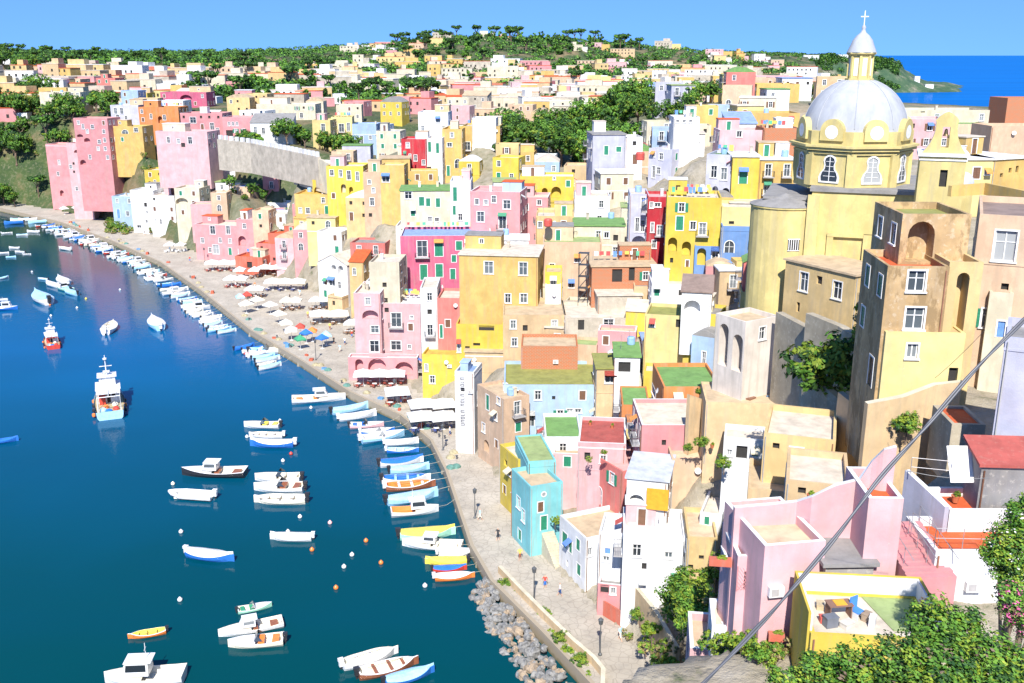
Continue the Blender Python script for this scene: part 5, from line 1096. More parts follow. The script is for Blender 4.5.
def crown_mesh(name, blobs, n, leaf, mats, wts, seed, flat=1.0):
    r = random.Random(seed); mb = MB(); tot = sum(b_[3] ** 2 for b_ in blobs)
    for (bx, by, bz, br) in blobs:
        k = int(n * br * br / tot)
        # sub-clumps
        cl = [(r.gauss(0, 1), r.gauss(0, 1), r.gauss(0, 1)) for _ in range(max(5, int(k / 28)))]
        cl = [Vector(c).normalized() * br * (r.uniform(.5, 1.0)) for c in cl]
        for c in cl:
            cr = br * r.uniform(.22, .42); mi0 = r.choices(range(len(mats)), wts)[0]
            for _ in range(28):
                v = Vector((r.gauss(0, 1), r.gauss(0, 1), r.gauss(0, 1))).normalized() * cr * r.random() ** .4
                p = Vector((bx, by, bz)) + Vector((c.x, c.y, c.z * flat)) + Vector((v.x, v.y, v.z * .8))
                nrm = (v.normalized() + c.normalized() * .5 + Vector((r.uniform(-.7, .7), r.uniform(-.7, .7), r.uniform(-.3, .9)))).normalized()
                a = nrm.cross(Vector((r.random(), r.random(), r.random()))).normalized(); b2 = nrm.cross(a); s = leaf * r.uniform(.6, 1.25)
                mi = mi0 if r.random() < .8 else r.choices(range(len(mats)), wts)[0]
                mb.add([p - a * s, p - b2 * s * .55, p + a * s, p + b2 * s * .55], [(0, 1, 2, 3)], mi)
    return mb.mesh(name, mats)
def trunk_mesh(h, r0, seed, limbs=4, spread=1.5):
    r = random.Random(seed); mb = MB(); mb.tube([(0, 0, -1), (0, 0, h * .3), (r.uniform(-.2, .2), r.uniform(-.2, .2), h * .65)], [r0, r0 * .8, r0 * .6], 7)
    for k in range(limbs):
        a = 2 * math.pi * k / limbs + r.random(); e = Vector((math.cos(a) * spread, math.sin(a) * spread, h)); mb.tube([(0, 0, h * .5), (e.x * .5, e.y * .5, h * .8), e], [r0 * .5, r0 * .35, r0 * .12], 5)
    return mb.mesh('trunk', BARK)
TP = {}
def tree_proto(kind):
    if kind in TP: return TP[kind]
    r = random.Random(hash(kind) % 1000 if False else {'round': 1, 'broad': 2, 'pine': 3, 'bush': 4, 'cypress': 5, 'palm': 6, 'far': 7, 'far2': 8, 'mid': 9, 'yell': 10, 'dry': 11}[kind])
    if kind == 'pine':
        bl = [(r.uniform(-2.6, 2.6), r.uniform(-2.6, 2.6), 6.6 + r.uniform(-.4, .4), r.uniform(1.1, 1.7)) for _ in range(9)]; c = crown_mesh('crown', bl, 2600, .34, [LD, LG], [3, 1], 3, .55); t = trunk_mesh(6.6, .32, 3, 5, 2.2)
    elif kind in ('far', 'far2'):
        bl = [(r.uniform(-1.9, 1.9), r.uniform(-1.9, 1.9), 3.8 + r.uniform(-1.2, 1.6), r.uniform(1.3, 2.2)) for _ in range(6)]; c = crown_mesh('crown', bl, 620, .62, [LD, LG] if kind == 'far' else [LG, LD], [3, 2], 4 + len(kind)); t = trunk_mesh(3.6, .25, 4, 3, 1)
    elif kind == 'cypress':
        bl = [(0, 0, 1.2 + k * 1.0, .95 - k * .1) for k in range(7)]; c = crown_mesh('crown', bl, 900, .28, [LD, LG], [4, 1], 6); t = trunk_mesh(3, .18, 6, 2, .3)
    elif kind == 'bush':
        bl = [(r.uniform(-1, 1), r.uniform(-1, 1), 1.1 + r.uniform(-.3, .6), r.uniform(.8, 1.15)) for _ in range(6)]; c = crown_mesh('crown', bl, 3400, .13, [LY, LG, LD], [3, 3, 1], 8); t = trunk_mesh(1.2, .12, 7, 4, .7)
    elif kind == 'dry':
        bl = [(r.uniform(-1, 1), r.uniform(-1, 1), .9 + r.uniform(-.3, .4), r.uniform(.6, 1.0)) for _ in range(5)]; c = crown_mesh('crown', bl, 1200, .15, [LDY, LG, LY], [3, 2, 2], 18); t = trunk_mesh(1.0, .1, 7, 4, .6)
    elif kind == 'yell':
        bl = [(r.uniform(-.7, .7), r.uniform(-.7, .7), .8 + r.uniform(-.2, .5), r.uniform(.5, .8)) for _ in range(4)]; c = crown_mesh('crown', bl, 1400, .13, [LY, LG], [3, 1], 28); t = trunk_mesh(.8, .07, 7, 3, .4)
    elif kind == 'broad':
        bl = [(r.uniform(-3, 3), r.uniform(-3, 3), 4.8 + r.uniform(-1.2, 1.6), r.uniform(1.6, 2.5)) for _ in range(10)]; c = crown_mesh('crown', bl, 4200, .30, [LG, LD, LY], [4, 2, 1], 9); t = trunk_mesh(4.6, .35, 8, 5, 2.2)
    else:
        bl = [(r.uniform(-1.6, 1.6), r.uniform(-1.6, 1.6), 4.0 + r.uniform(-1, 1.4), r.uniform(1.2, 1.9)) for _ in range(7)]; c = crown_mesh('crown', bl, 2200, .27, [LG, LD, LY], [4, 2, 1], 10); t = trunk_mesh(3.8, .26, 9, 4, 1.3)
    TP[kind] = (c, t); return TP[kind]
KN = dict(pine='dark umbrella pine', far='dark leafy tree', far2='green leafy tree', cypress='narrow dark cypress', bush='bushy green shrub', dry='dry brownish shrub', yell='bright yellow-green shrub', broad='broad green tree', round='round green tree', mid='round green tree')
TREES = []
def tree(x, y, kind, s, z=None, label=None, sz=None):
    if z is None: z = ground(x, y)
    c, t = tree_proto(kind); nm = 'shrub' if kind in ('bush', 'dry', 'yell') else 'pine_tree' if kind == 'pine' else 'cypress_tree' if kind == 'cypress' else 'tree'
    root = empty(nm, (x, y, z), rnd.uniform(0, 6.28)); root.scale = (s, s, (sz or s)); root.location.z -= 1.3 * s if kind in ('far', 'far2') else 0; link('trunk', t, root); link('crown', c, root)
    cat = 'shrub' if nm == 'shrub' else 'tree'; g = 'shrubs on the slopes' if nm == 'shrub' else 'trees among the houses'
    if label: tag(root, label, cat, g)
    else:
        k = KN[kind]; autotag(root, k, k.replace('shrub', 'shrubs').replace('tree', 'trees').replace('pine', 'pines').replace('cypress', 'cypresses'), cat, g, (x, y, z + 4 * s))
    TREES.append((x, y)); return root
def tpx(px, py, z, kind, s, label=None): p = atz(px, py, z); return tree(p.x, p.y, kind, s, z, label)
# park in the middle
r = random.Random(5)
def scatter(px0, px1, Y0, Y1, n, kinds, s0, s1, rmin=4.5, dz=0):
    k = 0
    for _ in range(n * 12):
        if k >= n: break
        px = r.uniform(px0, px1); Y = r.uniform(Y0, Y1); p = atpx(px, Y, 36)
        if any((p.x - a) ** 2 + (p.y - b_) ** 2 < rmin ** 2 for a, b_ in TREES): continue
        if any((p.x - a) ** 2 + (p.y - b_) ** 2 < (q * .8 + 2) ** 2 for a, b_, q in SPOTS): continue
        z = ground(p.x, p.y)
        if z < .3: continue
        tree(p.x, p.y, r.choice(kinds), r.uniform(s0, s1), z + dz); k += 1
scatter(503, 642, 262, 350, 46, ['broad', 'round', 'broad', 'far2'], 1.0, 1.5)
scatter(228, 350, 332, 360, 20, ['round', 'mid', 'broad'], .8, 1.15, 4)
scatter(-40, 62, 395, 470, 44, ['round', 'broad', 'pine', 'dry'], 1.0, 1.7)
scatter(55, 112, 408, 445, 14, ['broad', 'round'], 1.0, 1.4)
scatter(96, 152, 335, 362, 22, ['bush', 'round', 'dry', 'bush', 'dry'], .9, 1.5, 3)
scatter(185, 430, 500, 600, 52, ['far', 'far2', 'pine'], 1.2, 1.8, 8)
scatter(222, 318, 304, 318, 12, ['bush', 'round'], .55, .85, 3)
scatter(-30, 330, 725, 800, 60, ['far', 'far2', 'pine', 'far'], 1.1, 1.6, 5)
scatter(-30, 70, 600, 720, 26, ['broad', 'far', 'pine'], 1.2, 1.8, 7)
scatter(640, 712, 262, 330, 9, ['round', 'broad'], .8, 1.1)
scatter(-40, 300, 600, 800, 34, ['far', 'far2', 'pine'], 1.0, 1.5, 12)
scatter(300, 800, 700, 1150, 34, ['far', 'far2', 'pine'], 1.3, 2.0, 14)
scatter(640, 830, 320, 640, 26, ['far', 'far2', 'round'], .9, 1.4, 8)
scatter(395, 640, 1020, 1280, 75, ['far', 'far2', 'pine'], 1.5, 2.3, 13)
# ------------------------------------------------------------------ unnamed houses between and beyond
r = random.Random(21)
EXC = [(500, 625, 92, 143), (500, 645, 262, 352), (228, 350, 325, 362), (-60, 48, 380, 470), (95, 160, 330, 400), (185, 420, 500, 600)]
TREEPT = list(TREES)
def fill(px0, px1, Y0, Y1, n, walls, szf=1.0, gap=.82, tries=30, hmin=5, hmax=9, yaw=(-16, 6), exc=True, rmax=None):
    k = 0
    for _ in range(n * tries):
        if k >= n: break
        Y = math.exp(r.uniform(math.log(Y0), math.log(Y1))); px = r.uniform(px0, px1)
        if exc and any(a < px < b_ and c < Y < d for a, b_, c, d in EXC): continue
        p = atpx(px, Y, 36); W, D, h = r.uniform(6, 11) * szf, r.uniform(6, 9.5) * szf, r.uniform(hmin, hmax)
        rad = math.hypot(W, D) / 2
        if any((p.x - a) ** 2 + (p.y - b_) ** 2 < ((q + rad) * gap) ** 2 for a, b_, q in SPOTS): continue
        if any((p.x - a) ** 2 + (p.y - b_) ** 2 < (rad * .8) ** 2 for a, b_ in TREEPT): continue
        d, yy = shore_d(np.array([p.x]), np.array([p.y])); qw = float(np.interp(yy[0], *QW))
        if d[0] < qw + rad * .75: continue
        z = ground(p.x, p.y)
        if z < 1 or z > 85: continue
        far = Y > 430
        wall = r.choice(walls); roofc = r.choice(['cream', 'white', 'white', 'cream', 'tan', 'grey', 'peach', 'lblue', 'green', 'mint'] if not far else ['white', 'cream', 'tan', 'terracotta', 'cream', 'grey'])
        st = r.choices('pcvt', [7, 4, 1.5 if not far else .5, .8])[0]
        z0 = min(z, ground(p.x + 3, p.y - 3)); yw = R(r.uniform(*yaw)); root = empty('house', (p.x, p.y, z0), yw)
        root.location = Vector((p.x, p.y, z0)) - Matrix.Rotation(yw, 3, 'Z') @ Vector((W / 2, D / 2, 0))
        hs = lambda L: auto_holes(L, h, r, .75, 'wwsVbon' if Y < 330 else 'wonwo')
        faces = {'F': hs(W)}
        if p.x < 0: faces['R'] = hs(D)
        else: faces['L'] = hs(D)
        fr, z2 = house_geo(root, W, D, h, wall, roofc, st, faces, 7)
        for f, hh in faces.items():
            o, u, L, rz = fr[f]
            for e in hh: place_window(root, o, rz, *e, simple=True)
        if Y < 320 and z2 and W > 5 and st != 'v': roof_clutter(root, W, D, z2, r, False)
        rn = dict(p='flat', c='slab', v='vaulted', t='tiled')[st]
        autotag(root, '%s house with %s %s roof' % (cname(wall), rn, ROOFN[roofc]), '%s houses with %s %s roofs' % (cname(wall), rn, ROOFN[roofc]), 'house', 'pastel village houses', (p.x, p.y, z0 + h))
        SPOTS.append((p.x, p.y, rad)); k += 1
    return k
VW = ['white', 'white', 'cream', 'cream', 'lpink', 'pink', 'peach', 'butter', 'yellow', 'apricot', 'lblue', 'white', 'beige', 'salmon', 'ochre', 'lilac']
FWL = ['cream', 'white', 'peach', 'lpink', 'butter', 'cream', 'concrete', 'apricot', 'white', 'white', 'pink', 'beige', 'ochre', 'concrete', 'cream']
nf = [fill(148, 345, 240, 350, 42, ['white', 'cream', 'lpink', 'white', 'butter', 'peach', 'pink'], .8, .64), fill(330, 640, 180, 262, 22, VW, .8, .70), fill(340, 760, 225, 330, 30, VW, .9, .72),
      fill(90, 420, 300, 470, 24, VW, 1.0, .75), fill(640, 860, 260, 430, 18, FWL, 1.0, .74), fill(400, 660, 350, 480, 12, FWL, 1.1, .72), fill(540, 760, 92, 168, 30, VW + ['beige', 'peach'], .55, .58, hmin=3, hmax=5, tries=80)]
# beyond the three hundred largest: one object for the rest of the town
FM = [stucco(c) for c in FWL]; mb = MB(); k = 0; n_ = len(FM); FM += [roofmat('cream'), roofmat('terracotta'), roofmat('white'), dark()]
for _ in range(16000):
    if k >= 430: break
    Y = math.exp(r.uniform(math.log(440), math.log(1250))); px = r.uniform(-40, 860); dens = 1.0 if Y < 800 else .35
    if px < 340 and Y > 715: continue
    if Y < 600 and 185 < px < 420 and r.random() < .8: continue
    if 420 < px < 620 and Y > 820 and r.random() < .65: continue
    if r.random() > dens: continue
    p = atpx(px, Y, 45); W, D, h = r.uniform(8, 26), r.uniform(8, 12), r.choice([4, 5, 6, 7, 8]); rad = math.hypot(W, D) / 2
    if any((p.x - a) ** 2 + (p.y - b_) ** 2 < ((q + rad) * .62) ** 2 for a, b_, q in SPOTS): continue
    z = ground(p.x, p.y)
    if z < 3: continue
    SPOTS.append((p.x, p.y, rad)); k += 1; M = Matrix.Translation((p.x, p.y, z)) @ Matrix.Rotation(R(r.uniform(-20, 15)), 4, 'Z'); mi = r.randrange(n_)
    mb.box(-W / 2, -D / 2, -5, W / 2, D / 2, h, mi, M); mb.box(-W / 2 - .15, -D / 2 - .15, h + .01, W / 2 + .15, D / 2 + .15, h + .25, n_ + r.choice([0, 0, 1, 2]), M)
    if r.random() < .5: w2 = W * r.uniform(.3, .5); x2 = r.uniform(-W / 2 + w2 / 2, W / 2 - w2 / 2); mb.box(x2 - w2 / 2, -D * .3, h + .26, x2 + w2 / 2, D * .4, h + 3, mi, M)
    if r.random() < .5: mb.box(W / 2 + .01, -D / 2 + 1, -5, W / 2 + W * .5, D / 2 - 1, h * .6, r.randrange(n_), M)
    for f in range(int(h / 3)):
        for c in range(int(W / 3.5)):
            if r.random() < .7: x = -W / 2 + 1.4 + c * 3.4; mb.box(x, -D / 2 - .02, 1 + f * 3, x + 1.1, -D / 2 - .005, 2.5 + f * 3, n_ + 3, M)
tag(mb.build('distant_houses', FM), 'small pale houses of the town spread over the far hills', 'houses', None, 'stuff')
# scrub and woodland that reads as one mass on the far hills
bl = []
for _ in range(6500):
    Y = math.exp(r.uniform(math.log(520), math.log(1320))); px = r.uniform(-60, 800)
    p = atpx(px, Y, 50); w = math.sin(p.x * .011 + 2) + math.sin(p.y * .017 + p.x * .006)
    if w < .35 and not ((400 < px < 800 and Y > 850) or (px < 400 and Y > 700)): continue
    if any((p.x - a) ** 2 + (p.y - b_) ** 2 < (q * .9 + 2) ** 2 for a, b_, q in SPOTS): continue
    z = ground(p.x, p.y)
    if z > 4: bl.append((p.x, p.y, z + 1.5, r.uniform(2.5, 6)))
hb = MB()
for (x, y, z, q) in bl:
    for _ in range(34):
        v = Vector((r.gauss(0, 1), r.gauss(0, 1), abs(r.gauss(0, .8)))).normalized() * q * r.uniform(.55, 1); c = Vector((x + v.x, y + v.y, z + v.z * .8)); nn = (v.normalized() + Vector((r.uniform(-.6, .6), r.uniform(-.6, .6), r.uniform(-.2, .6)))).normalized(); a = nn.cross(Vector((r.random(), r.random(), .3))).normalized(); b2 = nn.cross(a); s = r.uniform(.7, 1.4)
        hb.add([c - a * s, c - b2 * s * .7, c + a * s, c + b2 * s * .7], [(0, 1, 2, 3)], r.choice((0, 0, 1)))
tag(hb.build('woodland', [LD, LG]), 'dark green woodland patches covering the far hills', 'woodland', None, 'stuff')
# headland scrub
hb = MB()
print('FILL', nf, k, len(bl))
# ------------------------------------------------------------------ boats
HC = dict(white=(.70, .70, .70), lblue=(.36, .62, .80), blue=(.03, .16, .52), red=(.55, .06, .04), brown=(.28, .10, .05), yellow=(.82, .66, .10), mint=(.40, .72, .55), black=(.03, .03, .035), green=(.05, .30, .15), orange=(.80, .22, .05), cream=(.78, .72, .58), pink=(.75, .45, .45), navy=(.02, .06, .20))
def paint(c): return plain('boat_paint_' + c, HC[c], .35, 0, .10)
def hull_mesh(kind, hc, ic, L=5.5, B=2.0, H_=.75):
    """hull with bow at +x; returns hull mesh"""
    mb = MB(); n = 12; secs = []
    for i in range(n + 1):
        t = i / n; x = -L / 2 + L * t
        if kind in ('gozzo', 'tarp', 'trawl'): hw = B / 2 * (math.sin(math.pi * (.14 + .86 * t)) ** .62 if t < 1 else 0); hw = B / 2 * max(0.02, (1 - abs(2 * t - .86) ** 2.6 * (.62 if t < .43 else .985)))
        else: hw = B / 2 * (max(.02, 1 - max(0, (t - .45) / .55) ** 2.2 * .98) * (.9 + .1 * min(1, t * 4)))
        sh = H_ * (.72 + .42 * abs(t - .4) ** 1.5 * 2)
        k = -.25 + .18 * max(0, t - .8) * 5
        secs.append((x, hw, sh, k))
    def ring(x, hw, sh, k): return [(x, -hw, sh), (x, -hw * .92, sh * .45), (x, -hw * .6, k * .4), (x, 0, k), (x, hw * .6, k * .4), (x, hw * .92, sh * .45), (x, hw, sh)]
    vs = [p for s in secs for p in ring(*s)]; fs = [(i * 7 + j, i * 7 + j + 1, (i + 1) * 7 + j + 1, (i + 1) * 7 + j) for i in range(n) for j in range(6)]
    mb.add(vs, fs, 0); mb.add(ring(*secs[0]), [tuple(range(7))], 0)
    # gunwale + inner
    gi = .12
    o = [(s[0], -s[1], s[2]) for s in secs] + [(s[0], s[1], s[2]) for s in secs[::-1]]
    inn = [(s[0] * .955, -max(.0, s[1] - gi), s[2] + .03) for s in secs] + [(s[0] * .955, max(.0, s[1] - gi), s[2] + .03) for s in secs[::-1]]
    m = len(o); mb.add(o + inn, [(i, m + i, m + (i + 1) % m, (i + 1) % m)[::-1] for i in range(m)], 1)
    if kind == 'motor' or kind == 'launch':
        dz = .02; front = [q for q in range(n + 1) if secs[q][0] > -L * .02]
        # foredeck
        for a, b_ in zip(front[:-1], front[1:]):
            A, B2 = secs[a], secs[b_]; mb.quad((A[0] * .955, -max(0, A[1] - gi), A[2] + .03), (B2[0] * .955, -max(0, B2[1] - gi), B2[2] + .03), (B2[0] * .955, max(0, B2[1] - gi), B2[2] + .03), (A[0] * .955, max(0, A[1] - gi), A[2] + .03), 1)
    fl = [(s[0] * .93, -s[1] * .72, .16) for s in secs] + [(s[0] * .93, s[1] * .72, .16) for s in secs[::-1]]
    mb.add(inn + fl, [(i, m + i, m + (i + 1) % m, (i + 1) % m)[::-1] for i in range(m)] + [tuple(range(m, 2 * m))], 2)
    return mb.mesh('hull', [paint(hc), paint('white' if hc != 'white' else 'cream') if kind != 'tarp' else paint(hc), paint(ic)]), secs
BP = {}
def boat_proto(kind, hc, ic, acc):
    key = (kind, hc, ic, acc)
    if key in BP: return BP[key]
    parts = []; L, B, H_ = dict(gozzo=(5.5, 2.0, .75), tarp=(5.5, 2.0, .75), motor=(5.6, 2.1, .8), launch=(8.5, 2.7, 1.0), rib=(5.2, 2.1, .55), cabin=(7.0, 2.5, 1.0))[kind]
    hk = 'gozzo' if kind in ('gozzo', 'tarp') else 'motor' if kind != 'rib' else 'motor'
    me, secs = hull_mesh(hk if kind != 'tarp' else 'tarp', hc, ic, L, B, H_)
    if kind == 'rib':
        mb = MB(); pts = [(-L / 2, -B / 2 + .2, .35), (L * .2, -B / 2 + .2, .38), (L * .42, -.35, .5), (L * .5, 0, .55), (L * .42, .35, .5), (L * .2, B / 2 - .2, .38), (-L / 2, B / 2 - .2, .35)]
        mb.tube(pts, .24, 8); mb.box(-L / 2 + .2, -.7, .05, L * .35, .7, .2, 1); me = mb.mesh('hull', [paint(hc), paint(ic)])
    parts.append(('hull', me, None))
    if kind in ('gozzo',):
        for x in (-1.3, .1, 1.3):
            mb = MB(); w_ = .85 if x < 1 else .62; mb.box(x - .14, -w_, .5, x + .14, w_, .56); parts.append(('thwart', mb.mesh('thwart', paint(acc)), 0))
        mb = MB(); mb.tube([(-1.8, .3, .62), (1.4, .5, .66)], .03, 4); mb.box(1.4, .44, .62, 2.0, .56, .66); parts.append(('oar', mb.mesh('oar', BARK), 0))
    if kind == 'tarp':
        mb = MB(); n = len(secs)
        vs = []
        for s in secs: vs += [(s[0] * .97, -s[1] * .99, s[2] + .04), (s[0] * .97, -s[1] * .5, s[2] + .22), (s[0] * .97, 0, s[2] + .30 + .05 * math.sin(s[0] * 3)), (s[0] * .97, s[1] * .5, s[2] + .22), (s[0] * .97, s[1] * .99, s[2] + .04)]
        mb.add(vs, [(i * 5 + j, (i + 1) * 5 + j, (i + 1) * 5 + j + 1, i * 5 + j + 1)[::-1] for i in range(n - 1) for j in range(4)]); mb.add(vs[:5], [(0, 1, 2, 3, 4)])
        parts.append(('cover', mb.mesh('cover', paint(acc)), 0))
    if kind in ('motor', 'rib', 'gozzo', 'tarp'):
        mb = MB(); mb.box(-L / 2 - .35, -.16, .35, -L / 2 + .05, .16, .85, 0); mb.box(-L / 2 - .42, -.2, .85, -L / 2 + .08, .2, 1.15, 0); mb.box(-L / 2 - .25, -.06, -.4, -L / 2 - .1, .06, .35, 1)
        parts.append(('outboard_motor', mb.mesh('outboard_motor', [paint('black') if acc != 'white' else paint('white'), paint('black')]), 0))
    if kind in ('motor', 'launch'):
        mb = MB(); x = L * .02; hb = H_ + .05
        mb.add([(x, -.75, hb), (x, .75, hb), (x - .35, .62, hb + .55), (x - .35, -.62, hb + .55), (x - .9, .85, hb), (x - .9, -.85, hb)], [(0, 1, 2, 3), (1, 4, 2), (5, 0, 3)])
        parts.append(('windscreen', mb.mesh('windscreen', glass()), 0))
        for bb in ((-L * .42, -.75, .5, -L * .30, .75, .66), (-.9, -.7, .45, -.3, -.1, .75), (-.9, .1, .45, -.3, .7, .75)): mb = MB(); mb.box(*bb); parts.append(('seat', mb.mesh('seat', paint(acc)), 0))
    if kind in ('launch', 'cabin'):
        mb = MB(); x0, x1 = (-.6, 1.0) if kind == 'launch' else (-.6, 1.4); z0, z1 = H_, H_ + (1.0 if kind == 'launch' else 1.25)
        b0, b1 = .85, .72
        vs = [(x0, -b0, z0), (x1 + .5, -b0 * .85, z0), (x1 + .5, b0 * .85, z0), (x0, b0, z0), (x0, -b1, z1), (x1, -b1, z1), (x1, b1, z1), (x0, b1, z1)]
        mb.add(vs, [(0, 1, 5, 4), (1, 2, 6, 5), (2, 3, 7, 6), (3, 0, 4, 7), (4, 5, 6, 7)], 0); mb.box(x0 - .3, -b1 - .1, z1, x1 + .1, b1 + .1, z1 + .07, 0)
        parts.append(('cabin', mb.mesh('cabin', paint('white')), 0)); k = len(parts) - 1
        for s in (-1, 1):
            mb = MB(); y = s * .83; mb.add([(x0 + .2, y, z0 + .45), (x1, y * .97, z0 + .45), (x1 - .1, y * .93, z1 - .15), (x0 + .2, y * .93, z1 - .15)], [(0, 1, 2, 3)]); parts.append(('window', mb.mesh('window', glass()), k))
        if kind == 'cabin': mb = MB(); mb.tube([(-.3, 0, z1), (-.3, 0, z1 + 1.6)], .03, 5); mb.box(-.32, -.3, z1 + 1.0, -.28, .3, z1 + 1.05); parts.append(('mast', mb.mesh('mast', trim()), 0))
    BP[key] = parts; return parts
BOATS = []
def boat(x, y, yaw, kind, hc, ic, acc, s=1.0, label=None, quay=False):
    root = empty('boat', (x, y, 0), yaw); root.scale = (s,) * 3; obs = []
    for nm, me, par in boat_proto(kind, hc, ic, acc):
        obs.append(link(nm, me, root if par in (None, 0) else obs[par]))
    if quay:
        Lq = dict(gozzo=5.5, tarp=5.5, motor=5.6, launch=8.5, rib=5.2, cabin=7.0)[kind]; sg = -1 if math.cos(yaw) < -.3 and y < 130 else 1
        mb = MB(); mb.tube([(sg * Lq * .48, 0, .75), (sg * (Lq * .5 + 1.2), .1, .85), (sg * (Lq * .5 + 2.6), .2, 1.55 / s)], .025, 4); mb.build('mooring_line', plain('rope', (.4, .36, .26)), root)
    kd = dict(gozzo='rowing boat', tarp='covered boat' if acc == hc else '%s-covered boat' % acc.replace('lblue', 'sky-blue'), motor='motorboat', launch='motor launch', rib='inflatable boat', cabin='cabin boat')[kind]
    a_ = ''; h_ = hc.replace('lblue', 'pale blue')
    g = 'boats moored along the quay' if quay else 'boats moored on open water'
    if label: tag(root, label, 'boat', g)
    else: autotag(root, '%s %s%s' % (h_, kd, a_), '%s %ss%s' % (h_, kd, a_), 'boat', g, (x, y, 0))
    BOATS.append((x, y)); return root
def bpx(px, py, Lpx, ang, kind, hc, ic='white', acc='lblue', label=None, quay=False):
    """centre pixel at the waterline, drawn length in pixels, heading of the bow (world degrees)"""
    p = atz(px, py, .2); dc = p.y * CP + 60 * SP; a = R(ang); L0 = dict(gozzo=5.5, tarp=5.5, motor=5.6, launch=8.5, rib=5.2, cabin=7.0)[kind]
    fx = abs(math.cos(a) - math.sin(a) * (px - 512) / 1000); fy = abs(math.sin(a)) * 60 / (p.y * 1.0 + 8)
    s = Lpx * dc / 1000 / math.hypot(max(fx, .05), fy) / L0
    return boat(p.x, p.y, a, kind, hc, ic, acc, s, label, quay)
# near quay boats, read off the photograph
for t in ((319, 400, 54, 12, 'launch', 'white', 'cream', 'orange', 'long white open pilot boat with orange box and light mast'), (268, 352, 37, 8, 'motor', 'white', 'lblue', 'lblue', None), (351, 410, 38, 28, 'tarp', 'lblue', 'white', 'lblue', None), (358, 417, 38, 22, 'tarp', 'white', 'white', 'white', None),
          (367, 426, 34, 8, 'motor', 'pink', 'cream', 'blue', None), (378, 432, 34, 14, 'gozzo', 'blue', 'white', 'white', None), (383, 438, 44, 24, 'motor', 'lblue', 'white', 'white', None), (402, 443, 34, 10, 'tarp', 'white', 'cream', 'white', None), (403, 451, 32, 2, 'gozzo', 'blue', 'lblue', 'white', None),
          (402, 463, 44, 16, 'tarp', 'white', 'blue', 'blue', None), (410, 470, 40, 16, 'tarp', 'lblue', 'white', 'lblue', None), (407, 480, 48, 8, 'gozzo', 'white', 'blue', 'lblue', None), (411, 487, 50, 12, 'gozzo', 'brown', 'orange', 'white', None), (413, 499, 52, 22, 'tarp', 'lblue', 'white', 'lblue', None), (415, 512, 48, 12, 'cabin', 'white', 'orange', 'orange', None),
          (428, 535, 56, 10, 'tarp', 'mint', 'yellow', 'yellow', None), (432, 546, 60, 172, 'launch', 'white', 'cream', 'cream', 'white motor cruiser with dark windscreen beside a mint boat'), (455, 553, 34, 10, 'rib', 'white', 'cream', 'white', None), (446, 562, 42, 182, 'tarp', 'yellow', 'white', 'yellow', None), (450, 569, 34, 6, 'tarp', 'red', 'white', 'blue', None), (455, 577, 40, 8, 'gozzo', 'orange', 'white', 'white', None)):
    bpx(*t, quay=True)
for t in ((262, 426, 36, 176, 'motor', 'white', 'cream', 'yellow'), (266, 436, 34, 176, 'gozzo', 'white', 'cream', 'white'), (272, 445, 44, 178, 'tarp', 'blue', 'white', 'white'), (214, 474, 64, 178, 'launch', 'black', 'cream', 'brown', 'black-hulled motor launch with white cabin top and small flag'),
          (192, 496, 44, 172, 'rib', 'white', 'cream', 'white'), (278, 479, 46, 178, 'motor', 'white', 'cream', 'cream'), (279, 489, 50, 178, 'motor', 'white', 'cream', 'brown'), (280, 501, 52, 179, 'gozzo', 'cream', 'cream', 'cream'), (291, 538, 42, 178, 'tarp', 'white', 'white', 'white'),
          (211, 557, 47, -14, 'tarp', 'blue', 'white', 'white'), (255, 608, 35, 22, 'motor', 'mint', 'cream', 'green'), (147, 634, 39, 198, 'gozzo', 'orange', 'yellow', 'yellow'), (251, 629, 66, 200, 'launch', 'white', 'cream', 'brown'), (256, 643, 56, 188, 'motor', 'cream', 'cream', 'orange'),
          (145, 679, 80, 184, 'cabin', 'white', 'cream', 'orange'), (371, 659, 58, 28, 'gozzo', 'white', 'cream', 'white'), (389, 669, 62, 24, 'gozzo', 'brown', 'cream', 'brown'), (410, 677, 52, 26, 'tarp', 'blue', 'yellow', 'lblue'),
          (110, 329, 14, 100, 'gozzo', 'white', 'cream', 'white'), (156, 325, 13, 120, 'tarp', 'lblue', 'white', 'white'), (42, 300, 16, 130, 'tarp', 'white', 'white', 'lblue'), (65, 249, 12, 150, 'gozzo', 'white', 'cream', 'white'), (33, 232, 12, 170, 'tarp', 'white', 'white', 'white'), (22, 235, 11, 10, 'tarp', 'white', 'white', 'lblue'),
          (7, 233, 11, 20, 'gozzo', 'white', 'white', 'white'), (14, 248, 10, 170, 'tarp', 'white', 'white', 'white'), (20, 252, 10, 165, 'gozzo', 'white', 'white', 'lblue'), (4, 253, 10, 10, 'tarp', 'white', 'white', 'white'), (11, 257, 10, 10, 'tarp', 'lblue', 'white', 'lblue'), (52, 285, 12, 140, 'tarp', 'white', 'white', 'white'),
          (43, 279, 10, 160, 'gozzo', 'lblue', 'white', 'lblue'), (63, 282, 11, 130, 'tarp', 'white', 'white', 'white'), (64, 289, 13, 140, 'motor', 'mint', 'white', 'lblue'), (71, 293, 13, 140, 'tarp', 'lblue', 'white', 'lblue'), (3, 278, 12, 60, 'tarp', 'white', 'white', 'mint' if False else 'lblue'), (27, 254, 8, 10, 'gozzo', 'white', 'white', 'white'),
          (4, 441, 30, 20, 'tarp', 'blue', 'white', 'blue'), (5, 309, 26, 10, 'cabin', 'blue', 'white', 'white'), (0, 300, 16, 10, 'motor', 'white', 'lblue', 'lblue')):
    bpx(*t)
